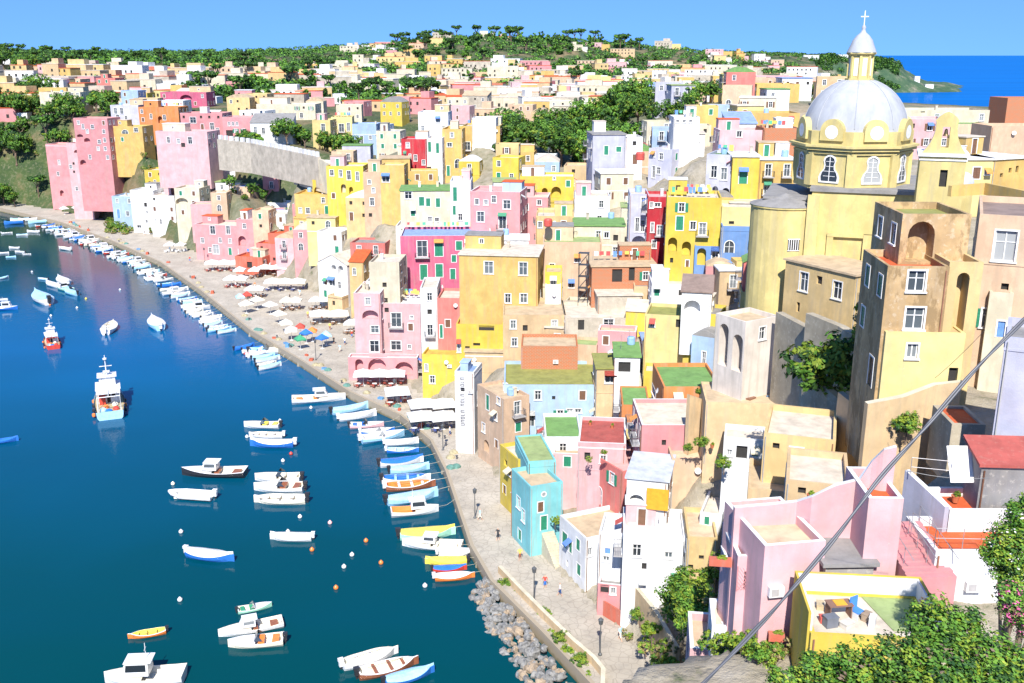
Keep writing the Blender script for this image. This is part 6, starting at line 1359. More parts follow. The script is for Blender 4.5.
# boats in one row along the quay, bow in
r = random.Random(11); dist = 0; pts = [(p.x, p.y) for p in SH]; acc_ = 0
cmb = [('tarp', 'white', 'white', 'lblue'), ('tarp', 'white', 'white', 'white'), ('gozzo', 'white', 'cream', 'white'), ('gozzo', 'lblue', 'white', 'lblue'), ('tarp', 'lblue', 'white', 'lblue'), ('motor', 'white', 'cream', 'lblue'), ('tarp', 'blue', 'white', 'blue'), ('motor', 'white', 'white', 'white'), ('gozzo', 'blue', 'lblue', 'white'), ('gozzo', 'cream', 'cream', 'cream'), ('tarp', 'white', 'white', 'blue'), ('cabin', 'white', 'cream', 'white'), ('gozzo', 'red', 'white', 'white')]
segs = []
for (a, b_) in zip(SH[8:-1], SH[9:]): segs.append((Vector((a.x, a.y, 0)), Vector((b_.x, b_.y, 0))))
step = 2.35; carry = 0
for a, b_ in segs:
    L_ = (b_ - a).length; t = carry; d = (b_ - a) / L_; n = Vector((-d.y, d.x, 0))
    n = Vector((d.y * -1, d.x, 0));
    if shore_d(np.array([a.x + n.x * 5]), np.array([a.y + n.y * 5]))[0][0] > 0: n = -n
    while t < L_:
        p = a + d * t; px, py = proj(p); gap = (298 < px < 348) or (262 > px > 247) or r.random() < .04
        if not gap and px > 55 and px < 300:
            off = 3.6 + r.uniform(-.3, 2.0); q = p + n * off
            if all((q.x - x) ** 2 + (q.y - y) ** 2 > 3.9 for x, y in BOATS):
                yw = math.atan2(-n.y, -n.x) + R(r.uniform(-9, 9)); boat(q.x, q.y, yw, *r.choice(cmb), s=r.uniform(.78, .98), quay=True)
        t += step * r.uniform(.9, 1.15)
    carry = t - L_
for px, py, s in ((14, 224, 1.2), (20, 221, 1.2), (28, 221, 1.2), (38, 223, 1.2)):
    p = atz(px, py, 0); boat(p.x, p.y, R(200), *r.choice(cmb), s=s, quay=True)
# the trawler and the small red working boat
def trawler(px, py, yaw, s, hc, stripe, label, rich=True):
    p = atz(px, py, 0); root = empty('fishing_boat', p, yaw); root.scale = (s,) * 3; tag(root, label, 'fishing boat', 'fishing boats')
    L, B = 13, 4.4; mb = MB(); n = 14; secs = []
    for i in range(n + 1):
        t = i / n; x = -L / 2 + L * t; hw = B / 2 * max(.03, (1 - max(0, (t - .5) / .5) ** 2.3) * (.86 + .14 * min(1, t * 3))); sh = 1.1 + .9 * max(0, t - .45) ** 1.5 * 2 + .2 * (1 - t); secs.append((x, hw, sh))
    ring = lambda x, hw, sh: [(x, -hw, sh), (x, -hw * .97, sh * .5), (x, -hw * .93, .25), (x, -hw * .6, -.5), (x, hw * .6, -.5), (x, hw * .93, .25), (x, hw * .97, sh * .5), (x, hw, sh)]
    vs = [q for s_ in secs for q in ring(*s_)]
    for j, mi in enumerate((0, 0, 1, 1, 1, 0, 0)): pass
    for j, mi in enumerate((0, 2, 1, 1, 1, 2, 0)): mb.add([vs[i * 8 + k] for i in range(n + 1) for k in (j, j + 1)], [(2 * i, 2 * i + 1, 2 * i + 3, 2 * i + 2) for i in range(n)], mi)
    mb.add(ring(*secs[0]), [tuple(range(8))], 0)
    dk = [(s_[0] * .985, -s_[1] * .93, s_[2] - .45) for s_ in secs] + [(s_[0] * .985, s_[1] * .93, s_[2] - .45) for s_ in secs[::-1]]; mb.add(dk, [tuple(range(len(dk)))], 3)
    hull = mb.build('hull', [paint(hc), paint(stripe), paint('white'), plain('deck_planks', (.42, .34, .20), .7)], root)
    mb = MB(); mb.box(-1.2, -1.5, .8, 2.4, 1.5, 3.1, 0); mb.box(-1.6, -1.8, 3.1, 2.7, 1.8, 3.25, 0); mb.box(.2, -1.15, 3.25, 2.0, 1.15, 4.7, 0); mb.box(-.2, -1.4, 4.7, 2.3, 1.4, 4.82, 0)
    wh = mb.build('wheelhouse', paint('white'), root)
    mb = MB(); mb.box(-3.6, -1.7, 3.1, -1.3, 1.7, 3.18); [mb.tube([(-3.5, y, .8), (-3.5, y, 3.1)], .05, 5) for y in (-1.6, 1.6)]; mb.build('deck_awning', paint('white'), root)
    mb = MB(); mb.box(-1.9, .5, .8, -1.3, 1.4, 2.4); mb.build('winch', paint('red'), root)
    mb = MB(); [mb.tube([(.8, 0, 7.6), (x_, y_, 1.6)], .02, 3) for x_, y_ in ((5.8, 0), (-5.6, 1.6), (-5.6, -1.6), (2, 1.9), (2, -1.9))]; mb.build('rigging', paint('black'), root)
    for (x0, x1, y, z0, z1) in ((-.8, -.1, -1.51, 1.9, 2.6), (.3, 1.0, -1.51, 1.9, 2.6), (1.3, 2.0, -1.51, 1.9, 2.6), (-.8, -.1, 1.51, 1.9, 2.6), (.3, 1.0, 1.51, 1.9, 2.6), (.5, 1.7, -1.16, 3.8, 4.5), (.5, 1.7, 1.16, 3.8, 4.5)):
        mb = MB(); mb.quad((x0, y, z0), (x1, y, z0), (x1, y, z1), (x0, y, z1)); mb.build('window', glass(), wh)
    mb = MB()
    for y in (-.7, .0, .7): mb.box(-1.215, y - .25, 1.0 if y == 0 else 1.9, -1.2, y + .25, 2.7)
    mb.build('doorway', dark(), wh)
    mb = MB(); mb.tube([(.8, 0, 4.8), (.8, 0, 8.0)], [.1, .05], 6); mb.box(.74, -.9, 6.2, .86, .9, 6.3); mb.box(.55, -.5, 5.3, 1.0, .5, 5.5); mb.lathe([(.0, 7.2), (.3, 7.3), (.3, 7.5), (0, 7.6)], 8, (.8, 0, 0)); mb.build('mast', paint('white'), root)
    mb = MB(); mb.tube([(-5.6, -1.6, 1), (-5.6, -1.6, 3.3), (-5.6, 1.6, 3.3), (-5.6, 1.6, 1)], .08, 6); mb.tube([(-5.6, 0, 3.3), (-1.5, 0, 3.3)], .06, 5); mb.build('gantry', paint('white' if rich else 'red'), root)
    for (x, y, c, w_) in ((-4.4, -.9, 'red', .8), (-3.2, .5, 'orange', .7), (-4.6, .9, 'lblue', .9), (-2.4, -.8, 'cream', .8), (-5.4, .1, 'blue', .9)):
        mb = MB(); mb.lathe([(w_ * .5, 0), (w_ * .62, .2), (w_ * .5, .45), (w_ * .2, .6), (.01, .62)], 9, (x, y, .75)); mb.build('net_heap', paint(c), root)
    for i in range(7):
        y = -1.9 if i % 2 else 1.95; mb = MB(); x = -5 + i * 1.1; mb.lathe([(.01, .2), (.22, .3), (.25, .5), (.22, .75), (.01, .85)], 8, (x, y * 1.17, 0)); mb.build('fender', paint('black' if i % 3 else 'orange'), root)
trawler(110, 406, R(112), 1.15, 'lblue', 'red', 'large white and pale blue trawler with red waterline and tall wheelhouse')
trawler(52, 344, R(118), .72, 'red', 'blue', 'small red and white fishing boat near the left edge', False)
# buoys
for px, py, c in ((312, 550, 'orange'), (288, 532, 'white'), (180, 600, 'white'), (366, 541, 'orange'), (344, 567, 'white'), (336, 588, 'orange'), (425, 586, 'white'), (77, 308, 'white'), (86, 299, 'yellow'), (32, 272, 'white'), (51, 316, 'white'), (311, 408, 'white'), (283, 461, 'white'), (291, 454, 'red'), (300, 517, 'white'), (330, 523, 'pink'), (280, 421, 'white'),
                  (247, 437, 'white'), (173, 484, 'cream'), (181, 532, 'white'), (381, 563, 'orange'), (120, 290, 'white'), (129, 266, 'white'), (141, 272, 'white'), (352, 555, 'white'), (50, 305, 'orange')):
    p = atz(px, py, .1); mb = MB(); mb.lathe([(.01, -.2), (.2, -.15), (.3, .0), (.28, .18), (.12, .34), (.05, .42), (.01, .43)], 10); o = mb.build('buoy', paint(c), None, p, smooth=True)
    autotag(o, 'small %s mooring buoy' % c, 'small %s mooring buoys' % c, 'buoy', 'mooring buoys', p)
# ------------------------------------------------------------------ cafe awnings, tables, people, lamps, rocks
CANV = plain('canvas_white', (.74, .72, .68), .8, 0, .05)
def parasol_mesh(w, c, peak=.9):
    mb = MB(); z = 2.35; h = w / 2; K = 4
    cs = [(-h, -h), (h, -h), (h, h), (-h, h)]
    for i in range(4):
        a, b_ = cs[i], cs[(i + 1) % 4]; m_ = ((a[0] + b_[0]) / 2, (a[1] + b_[1]) / 2)
        mb.add([(*a, z), (*m_, z + .08), (*b_, z), (0, 0, z + peak)], [(0, 1, 3), (1, 2, 3)]); mb.add([(*a, z), (*m_, z + .08), (*b_, z), (*a, z - .25), (*m_, z - .2), (*b_, z - .25)], [(3, 4, 1, 0), (4, 5, 2, 1)])
        mb.add([(a[0], a[1], z - .02), (m_[0], m_[1], z + .06), (b_[0], b_[1], z - .02), (0, 0, z + peak - .03)], [(3, 1, 0), (3, 2, 1)])
    return mb.mesh('canopy', c)
PM = {}
def parasol(x, y, z, w, rz=0, color='white', label=None):
    k = (round(w, 1), color)
    if k not in PM:
        mb = MB(); mb.tube([(0, 0, 0), (0, 0, 3.1)], .04, 6); mb.box(-.3, -.3, 0, .3, .3, .08)
        PM[k] = (parasol_mesh(w, CANV if color == 'white' else plain('canvas_' + color, HC.get(color, (.8, .8, .7)), .8)), mb.mesh('pole', trim()))
    root = empty('parasol', (x, y, z), rz); link('canopy', PM[k][0], root); link('pole', PM[k][1], root)
    autotag(root, '%s square parasol' % color.replace('lblue', 'pale blue'), '%s square parasols' % color.replace('lblue', 'pale blue'), 'parasol', 'cafe parasols on the quay', (x, y, z + 2.5)); return root
def table_set():
    mb = MB(); mb.box(-.4, -.4, .70, .4, .4, .74, 0); tb = mb.mesh('tabletop', paint('white')); mb = MB(); mb.tube([(0, 0, 0), (0, 0, .7)], .04, 5); mb.box(-.2, -.2, 0, .2, .2, .03); lg = mb.mesh('leg', paint('black'))
    out = {}
    for c, col in (('red', (.30, .05, .03)), ('blue', (.05, .07, .20)), ('white', (.75, .75, .75)), ('brown', (.20, .10, .05))):
        mb = MB(); mb.box(-.22, -.22, .42, .22, .22, .46); mb.box(-.22, .19, .46, .22, .23, .88)
        for x in (-.2, .17):
            for y in (-.2, .17): mb.box(x, y, 0, x + .03, y + .03, .42)
        out[c] = mb.mesh('chair', plain('chair_' + c, col, .6))
    return tb, lg, out
TB, LGM, CH = table_set()
r = random.Random(31)
def tset(x, y, z, c, where):
    t = empty('cafe_table', (x, y, z), r.uniform(0, 1)); link('tabletop', TB, t); link('leg', LGM, t); tag(t, 'small square cafe table %s' % where, 'table', 'cafe tables on the quay')
    for k in range(4):
        a = k * math.pi / 2 + r.uniform(-.2, .2); o = link('chair', CH[c], None, (x + .62 * math.cos(a), y + .62 * math.sin(a), z), a - math.pi / 2); tag(o, '%s chair at cafe tables %s' % (c, where), 'chair', 'cafe chairs on the quay')
def terrace(px0, py0, px1, py1, nx, ny, w, c, where, zt=1.5, rz=0.0, canopy='white'):
    """grid of parasols whose canopies fill the pixel box (canopy height 2.4 m)"""
    for i in range(nx):
        for j in range(ny):
            px = px0 + (px1 - px0) * (i + .5) / nx; py = py0 + (py1 - py0) * (j + .5) / ny; p = atz(px, py, zt + 2.5)
            parasol(p.x, p.y, zt, w, rz, canopy)
            for q in ((-.25, -.3), (.28, .2)): tset(p.x + q[0] * w, p.y + q[1] * w, zt, c, where)
terrace(410, 396, 454, 421, 2, 2, 4.1, 'blue', 'under the largest white parasols', rz=.25)
terrace(384, 384, 410, 396, 1, 1, 4.2, 'red', 'under the single white parasol', rz=.2)
terrace(355, 366, 404, 379, 3, 1, 3.4, 'red', 'before the pink house arches', rz=.05)
terrace(310, 306, 348, 319, 2, 1, 4.4, 'brown', 'near the gable-fronted house', rz=.2)
terrace(266, 274, 304, 287, 3, 1, 4.0, 'blue', 'before the white gable house', rz=.1)
terrace(258, 261, 298, 272, 3, 1, 4.0, 'brown', 'before the coral house', rz=.1)
terrace(206, 256, 242, 268, 3, 1, 4.0, 'red', 'before the pink quay house', rz=.2)
terrace(226, 273, 246, 282, 2, 1, 3.4, 'red', 'by the water before the coral house')
terrace(164, 240, 186, 248, 2, 1, 3.0, 'white', 'before the blue quay house')
for px, py, c in ((246, 303, 'cream'), (257, 299, 'cream'), (279, 313, 'cream'), (286, 322, 'cream'), (291, 329, 'white'), (300, 326, 'red'), (306, 332, 'blue'), (312, 330, 'orange'), (300, 338, 'green'), (322, 337, 'blue'), (326, 334, 'lblue'), (247, 294, 'red'), (240, 296, 'lblue'), (270, 304, 'white'), (76, 207, 'white'), (64, 208, 'white')):
    p = atz(px, py, 4.0); parasol(p.x, p.y, 1.5, 2.6 if c in ('cream', 'white') else 2.0, r.uniform(0, 1), c)
for px0, py0, px1, py1, w_, c_ in ((232, 262, 262, 276, 3.0, 'white'), (247, 284, 262, 292, 2.8, 'white'), (282, 296, 300, 303, 2.8, 'cream'), (348, 318, 356, 326, 2.6, 'white'), (312, 296, 326, 302, 2.8, 'white')):
    terrace(px0, py0, px1, py1, 2, 1, w_, 'brown', 'near the blue and green beach parasols', canopy=c_)
# cars and upturned boats at the far end
def car(px, py, yaw, c, label):
    p = atz(px, py, 1.5); root = empty('parked_car', p, R(yaw)); tag(root, label, 'car', 'parked cars on the far quay'); mb = MB()
    pr = [(-2, .35), (-2, .8), (-1.75, .95), (-1.3, 1.42), (.4, 1.45), (1.05, .98), (1.9, .85), (2.05, .6), (2.05, .35)]; n = len(pr)
    mb.add([(x, -.85 + (.12 if z > 1 else 0), z) for x, z in pr] + [(x, .85 - (.12 if z > 1 else 0), z) for x, z in pr], [tuple(range(n)), tuple(range(n, 2 * n))[::-1]] + [(i, n + i, n + (i + 1) % n, (i + 1) % n) for i in range(n)]); mb.build('body', paint(c), root)
    for x in (-1.25, 1.3):
        for y in (-.8, .8): mb = MB(); mb.tube([(x, y - .1, .33), (x, y + .1, .33)], .33, 12); mb.build('wheel', paint('black'), root)
    for s in (-1, 1): mb = MB(); mb.add([(-1.35, s * .86, .95), (.85, s * .86, .98), (.35, s * .75, 1.4), (-1.15, s * .75, 1.4)], [(0, 1, 2, 3)]); mb.build('window', glass(), root)
    mb = MB(); mb.add([(1.04, -.7, 1.0), (1.04, .7, 1.0), (.44, .68, 1.44), (.44, -.68, 1.44)], [(0, 1, 2, 3)]); mb.build('windscreen', glass(), root)
car(116, 219, 150, 'orange', 'orange-red car parked on the quay before the pink house'); car(98, 214, 160, 'navy', 'dark blue car parked near the far end'); car(104, 217, 155, 'white', 'white car parked beside the orange-red one'); car(108, 213, 150, 'lblue', 'pale blue car parked behind the white one')
# stacks of crates, nets and small stalls along the quay
for k in range(70):
    t = r.random(); i_ = r.randrange(5, len(SH) - 2); a, b_ = SH[i_], SH[i_ + 1]; q = a.lerp(b_, t); d_ = Vector((b_.y - a.y, a.x - b_.x, 0)).normalized()
    if shore_d(np.array([q.x + d_.x]), np.array([q.y + d_.y]))[0][0] < 0: d_ = -d_
    q = q + d_ * r.uniform(.8, 2.6); mb = MB(); kd = r.choice(['crate', 'net', 'rope', 'bollard', 'box'])
    c = {'crate': (.45, .10, .05), 'net': (.10, .22, .18), 'rope': (.35, .30, .18), 'bollard': (.08, .08, .09), 'box': (.10, .25, .45)}[kd]
    if kd in ('crate', 'box'): s_ = r.uniform(.3, .6); mb.box(-s_, -s_ * .7, 0, s_, s_ * .7, .35); mb.box(-s_ * .9, -s_ * .6, .35, s_ * .9, s_ * .6, r.choice([.36, .7])); nm, lb = 'fish_crate', ('red-brown' if kd == 'crate' else 'blue') + ' fish crate'
    elif kd == 'bollard': mb.lathe([(.16, 0), (.13, .1), (.12, .35), (.2, .42), (.2, .5), (.01, .55)], 10); nm, lb = 'bollard', 'black iron bollard'
    else: mb.lathe([(.75, 0), (.7, .2), (.4, .42), (.15, .5), (.01, .5)], 9); nm, lb = 'net_heap', 'dark green heap of nets' if kd == 'net' else 'tan heap of ropes'
    o = mb.build(nm, plain('quay_' + kd, c, .8, 0, .3), None, (q.x, q.y, 1.56 if kd == 'bollard' else 1.5), r.uniform(0, 3)); autotag(o, lb, lb.replace('heap', 'heaps').replace('crate', 'crates').replace('bollard', 'bollards'), nm.replace('_', ' '), 'gear along the quay edge', q)
# people
def person_mesh(seed, top, bot):
    r2 = random.Random(seed); me = bpy.data.meshes.new('person'); st = r2.uniform(.08, .3)
    V = [(0, 0, .93), (0, 0, 1.2), (0, 0, 1.42), (0, -.01, 1.52), (0, -.02, 1.66), (-.1, -st * .4, .5), (-.11, -st, .06), (-.11, -st - .12, .03), (.1, st * .3, .5), (.11, st, .06), (.11, st - .12, .03), (-.2, 0, 1.38), (-.27, -.03, 1.1), (-.26, -.15, .86), (.2, 0, 1.38), (.27, .03, 1.1), (.26, -.08, .86)]
    Ed = [(0, 1), (1, 2), (2, 3), (3, 4), (0, 5), (5, 6), (6, 7), (0, 8), (8, 9), (9, 10), (2, 11), (11, 12), (12, 13), (2, 14), (14, 15), (15, 16)]
    Rd = [.15, .14, .15, .055, .1, .075, .045, .04, .075, .045, .04, .06, .042, .03, .06, .042, .03]
    me.from_pydata(V, Ed, []); o = bpy.data.objects.new('tmp', me); COL.objects.link(o); o.modifiers.new('s', 'SKIN')
    for i, v in enumerate(me.skin_vertices[0].data): v.radius = (Rd[i], Rd[i] * (.75 if i < 3 else 1)); v.use_root = i == 0
    s = o.modifiers.new('u', 'SUBSURF'); s.levels = 1; s.render_levels = 1
    dg = bpy.context.evaluated_depsgraph_get(); m2 = bpy.data.meshes.new_from_object(o.evaluated_get(dg)); bpy.data.objects.remove(o); m2.materials.clear()
    for m_ in (plain('skin', (.55, .33, .22)), plain('cloth_' + top, HC[top], .85), plain('cloth_' + bot, HC[bot], .85), plain('hair', (.05, .03, .02))): m2.materials.append(m_)
    for p in m2.polygons:
        z = p.center.z; p.material_index = 3 if z > 1.66 else 0 if z > 1.47 or (abs(p.center.x) > .2 and z < 1.15) else 1 if z > .95 else 2 if z > .4 else 0
    return m2
PMS = [(person_mesh(i, a, b_), a, b_) for i, (a, b_) in enumerate((('white', 'navy'), ('red', 'blue'), ('lblue', 'cream'), ('black', 'black'), ('yellow', 'brown'), ('orange', 'white')))]
for i, (px, py) in enumerate(((484, 448), (462, 441), (480, 520), (498, 540), (520, 560), (437, 450), (450, 436), (401, 404), (340, 352), (334, 344), (330, 330), (322, 322), (345, 345), (352, 338), (300, 296), (290, 300), (262, 292), (255, 288), (236, 288), (190, 262), (170, 252), (145, 235), (128, 229), (107, 226), (560, 596), (545, 588), (620, 640), (283, 306), (308, 318))):
    p = atz(px, py, 1.5)
    d_, _ = shore_d(np.array([p.x]), np.array([p.y]))
    if d_[0] < .7: continue
    me, a, b_ = PMS[i % 6]; o = link('person', me, None, p, r.uniform(0, 6.28)); t_ = a.replace('lblue', 'pale blue')
    autotag(o, 'walking person in %s top' % t_, 'walking people in %s tops' % t_, 'person', 'people on the quay', p)
# street lamps
for px, py in ((475, 518), (443, 450), (534, 601), (655, 610), (395, 402), (205, 262), (316, 360), (600, 655)):
    p = atz(px, py, 1.5 if px != 655 else 3.5); root = empty('street_lamp', p); mb = MB(); mb.lathe([(.22, 0), (.2, .15), (.09, .3), (.07, .6), (.05, 3.2), (.04, 3.5)], 10); mb.build('post', plain('lamp_iron', (.08, .085, .09), .5), root)
    mb = MB(); mb.lathe([(.10, 3.5), (.2, 3.55), (.26, 4.0), (.3, 4.05), (.12, 4.2), (.02, 4.35)], 8); mb.build('lantern', plain('lamp_iron', (.08, .085, .09), .5), root); autotag(root, 'dark iron street lamp', 'dark iron street lamps', 'street lamp', 'street lamps on the quay', p + Vector((0, 0, 3)))
# bits at the foot of the pink houses
def planter(px, py, z, lb, n_=3, mat_=None, w=1.2):
    p = atz(px, py, z); root = empty('planter', p, R(-8)); mb = MB(); mb.box(-w / 2, -.2, 0, w / 2, .2, .4); mb.build('box', stucco('coral'), root)
    c_, t_ = tree_proto('yell'); o = link('plant', c_, root); o.location = (0, 0, .2); o.scale = (.35, .16, .25); tag(root, lb, 'planter', 'orange planters')
planter(748, 616, 30.6, 'orange planter hanging under the lower pink wing', w=1.4); planter(776, 640, 31, 'orange planter beside the yellow wall', w=.8); planter(720, 565, 33.5, 'orange flower box on the ledge of the pink wing'); planter(756, 660, 29.4, 'orange planter low beside the cable')
# breakwater rocks
rk = plain('rock_grey', (.19, .185, .175), .9, 0, .45); rk2 = plain('rock_tan', (.30, .23, .16), .9, 0, .35); rms = []
for k in range(6):
    mb = MB(); r2 = random.Random(50 + k); import mathutils
    vs = []; n1, n2 = 6, 8
    for i in range(n1 + 1):
        for j in range(n2):
            a, b_ = math.pi * i / n1, 2 * math.pi * j / n2; q = 1 + r2.uniform(-.22, .22) if 0 < i < n1 else 1; vs.append((math.sin(a) * math.cos(b_) * q, math.sin(a) * math.sin(b_) * q * .8, math.cos(a) * .7 * q))
    mb.add(vs, [(i * n2 + j, (i + 1) * n2 + j, (i + 1) * n2 + (j + 1) % n2, i * n2 + (j + 1) % n2) for i in range(n1) for j in range(n2)]); rms.append(mb.mesh('boulder', rk if k % 3 else rk2))
for k in range(250):
    t = r.random(); a = Vector((-2.9, 104.5)).lerp(Vector((8.2, 80)), t); u = r.random(); off = -.1 - u * (2.3 + 2.6 * t); n = Vector((.9, .43)); q = a + n * off
    o = link('boulder', rms[k % 6], None, (q.x, q.y, 1.0 - u * 1.15 + r.uniform(-.15, .15)), r.uniform(0, 6)); s = r.uniform(.32, .72); o.scale = (s, s * r.uniform(.7, 1), s * r.uniform(.85, 1.2))
    if k % 6 % 3: tag(o, 'rough grey boulder of the breakwater below the promenade parapet', 'boulder', 'boulders of the breakwater')
    else: tag(o, 'rough tan boulder of the breakwater below the promenade parapet', 'boulder', 'tan boulders of the breakwater')
for px, py, s, kd in ((505, 588, .5, 'bush'), (515, 596, .45, 'yell'), (545, 618, .45, 'bush'), (560, 645, .6, 'bush'), (570, 656, .7, 'yell'), (580, 668, .6, 'bush'), (553, 636, .5, 'yell'), (590, 680, .5, 'yell')):
    tpx(px, py, .9, kd, s)
for px, py, z, kd, s in ((686, 616, 9, 'bush', 1.5), (698, 640, 12, 'bush', 1.0), (652, 636, 5, 'yell', 1.0), (663, 655, 6, 'dry', .9), (646, 650, 3, 'dry', .8), (672, 668, 6, 'yell', .8), (708, 583, 10, 'yell', 1.0), (640, 622, 3.4, 'bush', .6), (660, 672, 4, 'bush', .7), (700, 672, 16, 'dry', .8), (630, 640, 1.6, 'dry', .5), (724, 470, 20, 'bush', .5),
                     (721, 460, 20, 'yell', .4), (762, 480, 24, 'yell', .6), (783, 505, 24.5, 'yell', .7), (818, 482, 28, 'yell', .6), (805, 490, 28, 'bush', .4), (700, 448, 20, 'bush', .5), (688, 452, 19, 'bush', .35), (645, 432, 17, 'bush', .4), (906, 436, 36, 'bush', .6), (866, 330, 40, 'dry', 1.3), (872, 352, 38, 'bush', 1.1), (876, 372, 37, 'dry', 1.0), (882, 392, 37, 'bush', .5),
                     (700, 395, 23, 'yell', .5), (756, 374, 24, 'yell', .5), (770, 415, 22, 'dry', .7), (752, 420, 20, 'dry', .6), (738, 408, 20, 'yell', .5), (785, 412, 23, 'bush', .5), (588, 462, 14, 'dry', .4), (605, 455, 15.5, 'yell', .4), (553, 465, 10, 'yell', .3), (555, 525, 6, 'yell', .6), (650, 590, 5, 'dry', .5), (620, 605, 2, 'bush', .5), (720, 560, 14, 'dry', .6), (712, 630, 25, 'dry', .8), (730, 655, 27.5, 'yell', .6), (752, 668, 29, 'bush', .5), (768, 655, 30, 'dry', .45), (700, 620, 22, 'bush', .9), (690, 600, 16, 'bush', 1.1)):
    tpx(px, py, z, kd, s)
for px_, Y_, kd_, s_ in ((672, 56, 'bush', .8), (686, 53, 'yell', 1.0), (700, 51, 'dry', .9), (712, 49, 'bush', .6), (735, 45.5, 'yell', .7), (752, 44.5, 'bush', .5), (768, 44, 'dry', .5), (692, 58, 'bush', 1.0), (740, 47.5, 'bush', .45), (722, 47, 'yell', .6)):
    q_ = atpx(px_, Y_, 25); tree(q_.x, q_.y, kd_, s_)
tpx(821, 402, 31.2, 'bush', 2.3, 'big rounded yellow-green bush overhanging the shaded garden wall')
# near trees: their own crowns
def near_tree(name, px, py, Y, blobs, n, leaf, mats, wts, seed, zg, label, trunkr=.2):
    p = aty(px, py, Y); root = empty('tree', (p.x, p.y, zg)); tag(root, label, 'tree', 'trees in the near garden')
    bl = [(b_[0], b_[1], b_[2] + p.z - zg, b_[3]) for b_ in blobs]; link('crown', crown_mesh('crown', bl, n, leaf, mats, wts, seed), root)
    mb = MB(); h = p.z - zg; mb.tube([(0, 0, -3), (0, 0, h * .4), (.1, 0, h * .8)], [trunkr, trunkr * .8, trunkr * .5], 8)
    for b_ in bl: mb.tube([(0, 0, h * .35), (b_[0] * .5, b_[1] * .5, (h * .35 + b_[2]) / 2 + .1), (b_[0], b_[1], b_[2])], [trunkr * .45, trunkr * .3, trunkr * .12], 5)
    mb.build('trunk', BARK, root)
near_tree('t', 945, 676, 25, [(0, 0, .1, 1.2), (-1.2, .3, .1, .95), (1.3, .4, .1, 1.0), (-2.2, .6, -.2, .85), (.3, 1.5, .6, .95), (2.4, 0, .1, .95), (-.5, -1, -.2, 1.1), (1.2, -1, -.2, 1.1), (1.2, 1.6, .4, .8), (-1.7, -.8, -.6, 1.0), (2.6, -.9, -.5, 1.0), (0, -1.6, -1.0, 1.2), (-3.0, -.2, -.8, .8)], 42000, .072, [LG, LD, LY, BARK], [7, 3, 2, .4], 71, 38, 'dense green tree filling the lower right corner')
near_tree('t', 815, 676, 26, [(0, 0, 0, .75), (-.9, .1, -.3, .55), (.9, .2, .1, .7), (.3, -.8, -.5, .8), (-.9, -.7, -.6, .7), (1.6, -.3, -.2, .7)], 14000, .066, [LG, LD, LY], [6, 3, 2], 72, 39, 'lower green tree beside the yellow terrace wall')
near_tree('t', 1018, 545, 34, [(0, 0, 0, 1.1), (.3, .2, 1.1, .85), (.1, -.2, -1.1, .95), (-.7, 0, -.4, .6), (.9, 0, .4, 1.0), (.6, .1, 1.7, .6)], 26000, .062, [LG, LY, LD, FW], [6, 3, 2, .9], 73, 35, 'oleander tree with pale blossoms at the right edge')
near_tree('t', 1022, 606, 31, [(0, 0, 0, .75), (-.5, 0, .4, .5), (.5, 0, -.4, .8)], 10000, .058, [LG, LD, FP, LDY], [4, 3, 1.6, .6], 74, 36, 'shrubby tree with magenta blossoms under the oleander')
bits()
# headland: houses, lighthouse block, scrub
r = random.Random(77)
def hz(px, Y): return None
dg = bpy.context.evaluated_depsgraph_get(); hme = hl.evaluated_get(dg)
def onhl(px, Y):
    p = atpx(px, Y, 30); ok, loc, nn, ix = hme.ray_cast(Vector((p.x, p.y, 500)), Vector((0, 0, -1))); return loc.copy() if ok else None
mb = MB(); k = 0
for _ in range(500):
    px, Y = r.uniform(745, 900), r.uniform(1680, 1900); q = onhl(px, Y)
    if q is None or q.z < 3: continue
    for _ in range(60):
        v = Vector((r.gauss(0, 1), r.gauss(0, 1), abs(r.gauss(0, .8)))).normalized() * r.uniform(3, 7); c = q + v; a = Vector((r.gauss(0, 1), r.gauss(0, 1), r.gauss(0, 1))).normalized(); b2 = a.cross(Vector((r.random(), r.random(), r.random()))).normalized(); s = r.uniform(1, 2)
        mb.add([c - a * s, c - b2 * s * .7, c + a * s, c + b2 * s * .7], [(0, 1, 2, 3)], r.choice((0, 0, 1)))
tag(mb.build('scrub', [LD, LG]), 'dark scrub covering the headland slopes', 'scrub', None, 'stuff')
for px, Y, W, h, c, lb in ((918, 1745, 9, 9, 'white', 'white lighthouse building on the tip of the headland'), (931, 1735, 14, 6, 'white', 'low white building near the headland tip'), (842, 1760, 18, 7, 'white', 'white house on top of the headland beside the lantern'), (810, 1740, 26, 7, 'white', 'long white house on top of the headland'), (785, 1730, 20, 7, 'lpink', 'pale pink house at the left of the headland top')):
    q = onhl(px, Y) or atpx(px, Y, 6); root = empty('house', (q.x - W / 2, q.y, max(q.z, 2))); f = {'F': auto_holes(W, h, r, .9, 'wo')}
    fr, z2 = house_geo(root, W, 9, h, c, 'white', 'c', f, 8); [place_window(root, fr['F'][0], 0, *e, simple=True) for e in f['F']]; tag(root, lb, 'house', 'pastel village houses')
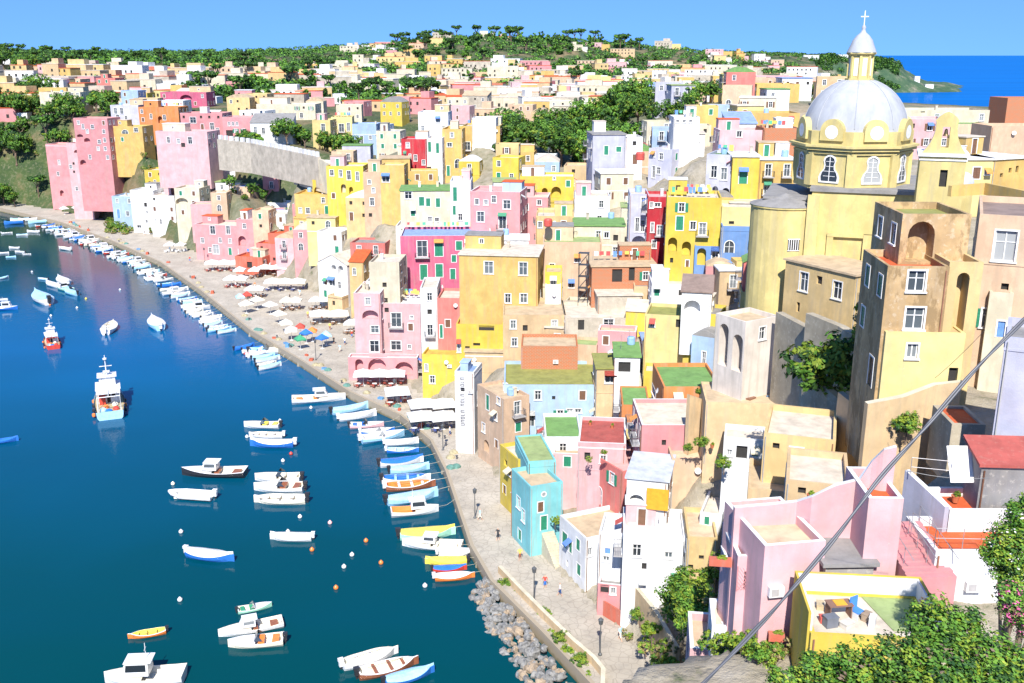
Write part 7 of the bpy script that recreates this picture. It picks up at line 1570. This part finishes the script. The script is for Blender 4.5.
# ------------------------------------------------------------------ labels for the things described by order
LMK = [('the church dome', 855, 105), ('the bell gable', 940, 135), ('the brick tower', 1015, 120), ('the park trees', 570, 125), ('the green-doored house', 748, 170), ('the narrow red house', 660, 220), ('the arched yellow house', 690, 225),
       ('the unfinished brick house', 625, 275), ('the deep pink house', 445, 255), ('the large ochre house', 498, 285), ('the big pink house', 495, 215), ('the ochre park house', 470, 145), ('the red house', 413, 152), ('the crenellated wall', 265, 146),
       ('the yellow arcade house', 345, 185), ('the green-shuttered cream house', 425, 205), ('the coral red house', 280, 245), ('the blue quay house', 202, 218), ('the stepped pink house', 90, 140), ('the long pink house', 200, 122), ('the orange ridge house', 158, 112),
       ('the dark rose house', 183, 96), ('the coral ridge house', 136, 74), ('the lone ochre house', 314, 69), ('the hilltop', 460, 45), ('the headland', 890, 80), ('the lilac-white villa', 615, 148), ('the broad ochre house', 770, 118), ('the palace', 905, 118), ('the peach tenement', 382, 195),
       ('the turquoise house', 545, 510), ('the near white houses', 660, 560), ('the orange terrace', 960, 520), ('the round bush', 822, 372), ('the vine-framed window', 710, 440), ('the fishing trawler', 110, 380), ('the white tower house', 465, 410), ('the pink balcony house', 400, 340), ('the far yellow awning', 165, 225)]
ORD = ['first', 'second', 'third', 'fourth', 'fifth', 'sixth', 'seventh', 'eighth', 'ninth', 'tenth', 'eleventh', 'twelfth', 'thirteenth', 'fourteenth', 'fifteenth', 'sixteenth', 'seventeenth', 'eighteenth', 'nineteenth', 'twentieth']
NUM = ['zero', 'one', 'two', 'three', 'four', 'five', 'six', 'seven', 'eight', 'nine', 'ten', 'eleven', 'twelve', 'thirteen', 'fourteen', 'fifteen', 'sixteen', 'seventeen', 'eighteen', 'nineteen', 'twenty']
def rel(px, py, l):
    dx, dy = px - l[1], py - l[2]; d = math.hypot(dx, dy)
    if abs(dx) > 1.6 * abs(dy): w_ = 'right of' if dx > 0 else 'left of'
    else: w_ = 'above' if dy < 0 else 'below'
    return ('just ' if d < 34 else 'well ' if d > 85 else '') + w_ + ' ' + l[0]
gr = {}
for o, one, many, p in AUTO:
    px, py = proj(p); ls = sorted(LMK, key=lambda l: math.hypot(px - l[1], py - l[2])); ph = rel(px, py, ls[0])
    gr.setdefault((one, many, ph), []).append((px, o))
for (one, many, ph), L in gr.items():
    L.sort(key=lambda t: t[0])
    for i, (px, o) in enumerate(L):
        if len(L) == 1: s = '%s %s' % (one, ph)
        elif len(L) == 2: s = '%s of the two %s %s' % (['left', 'right'][i], many, ph)
        elif i == 0: s = 'leftmost of the %s %s' % (many, ph)
        elif i == len(L) - 1: s = 'rightmost of the %s %s' % (many, ph)
        else: s = '%s from left of the %s %s' % (ORD[i] if i < 20 else 'another', many, ph)
        o['label'] = s
print('META', len(bpy.data.objects), len(AUTO), len(gr))
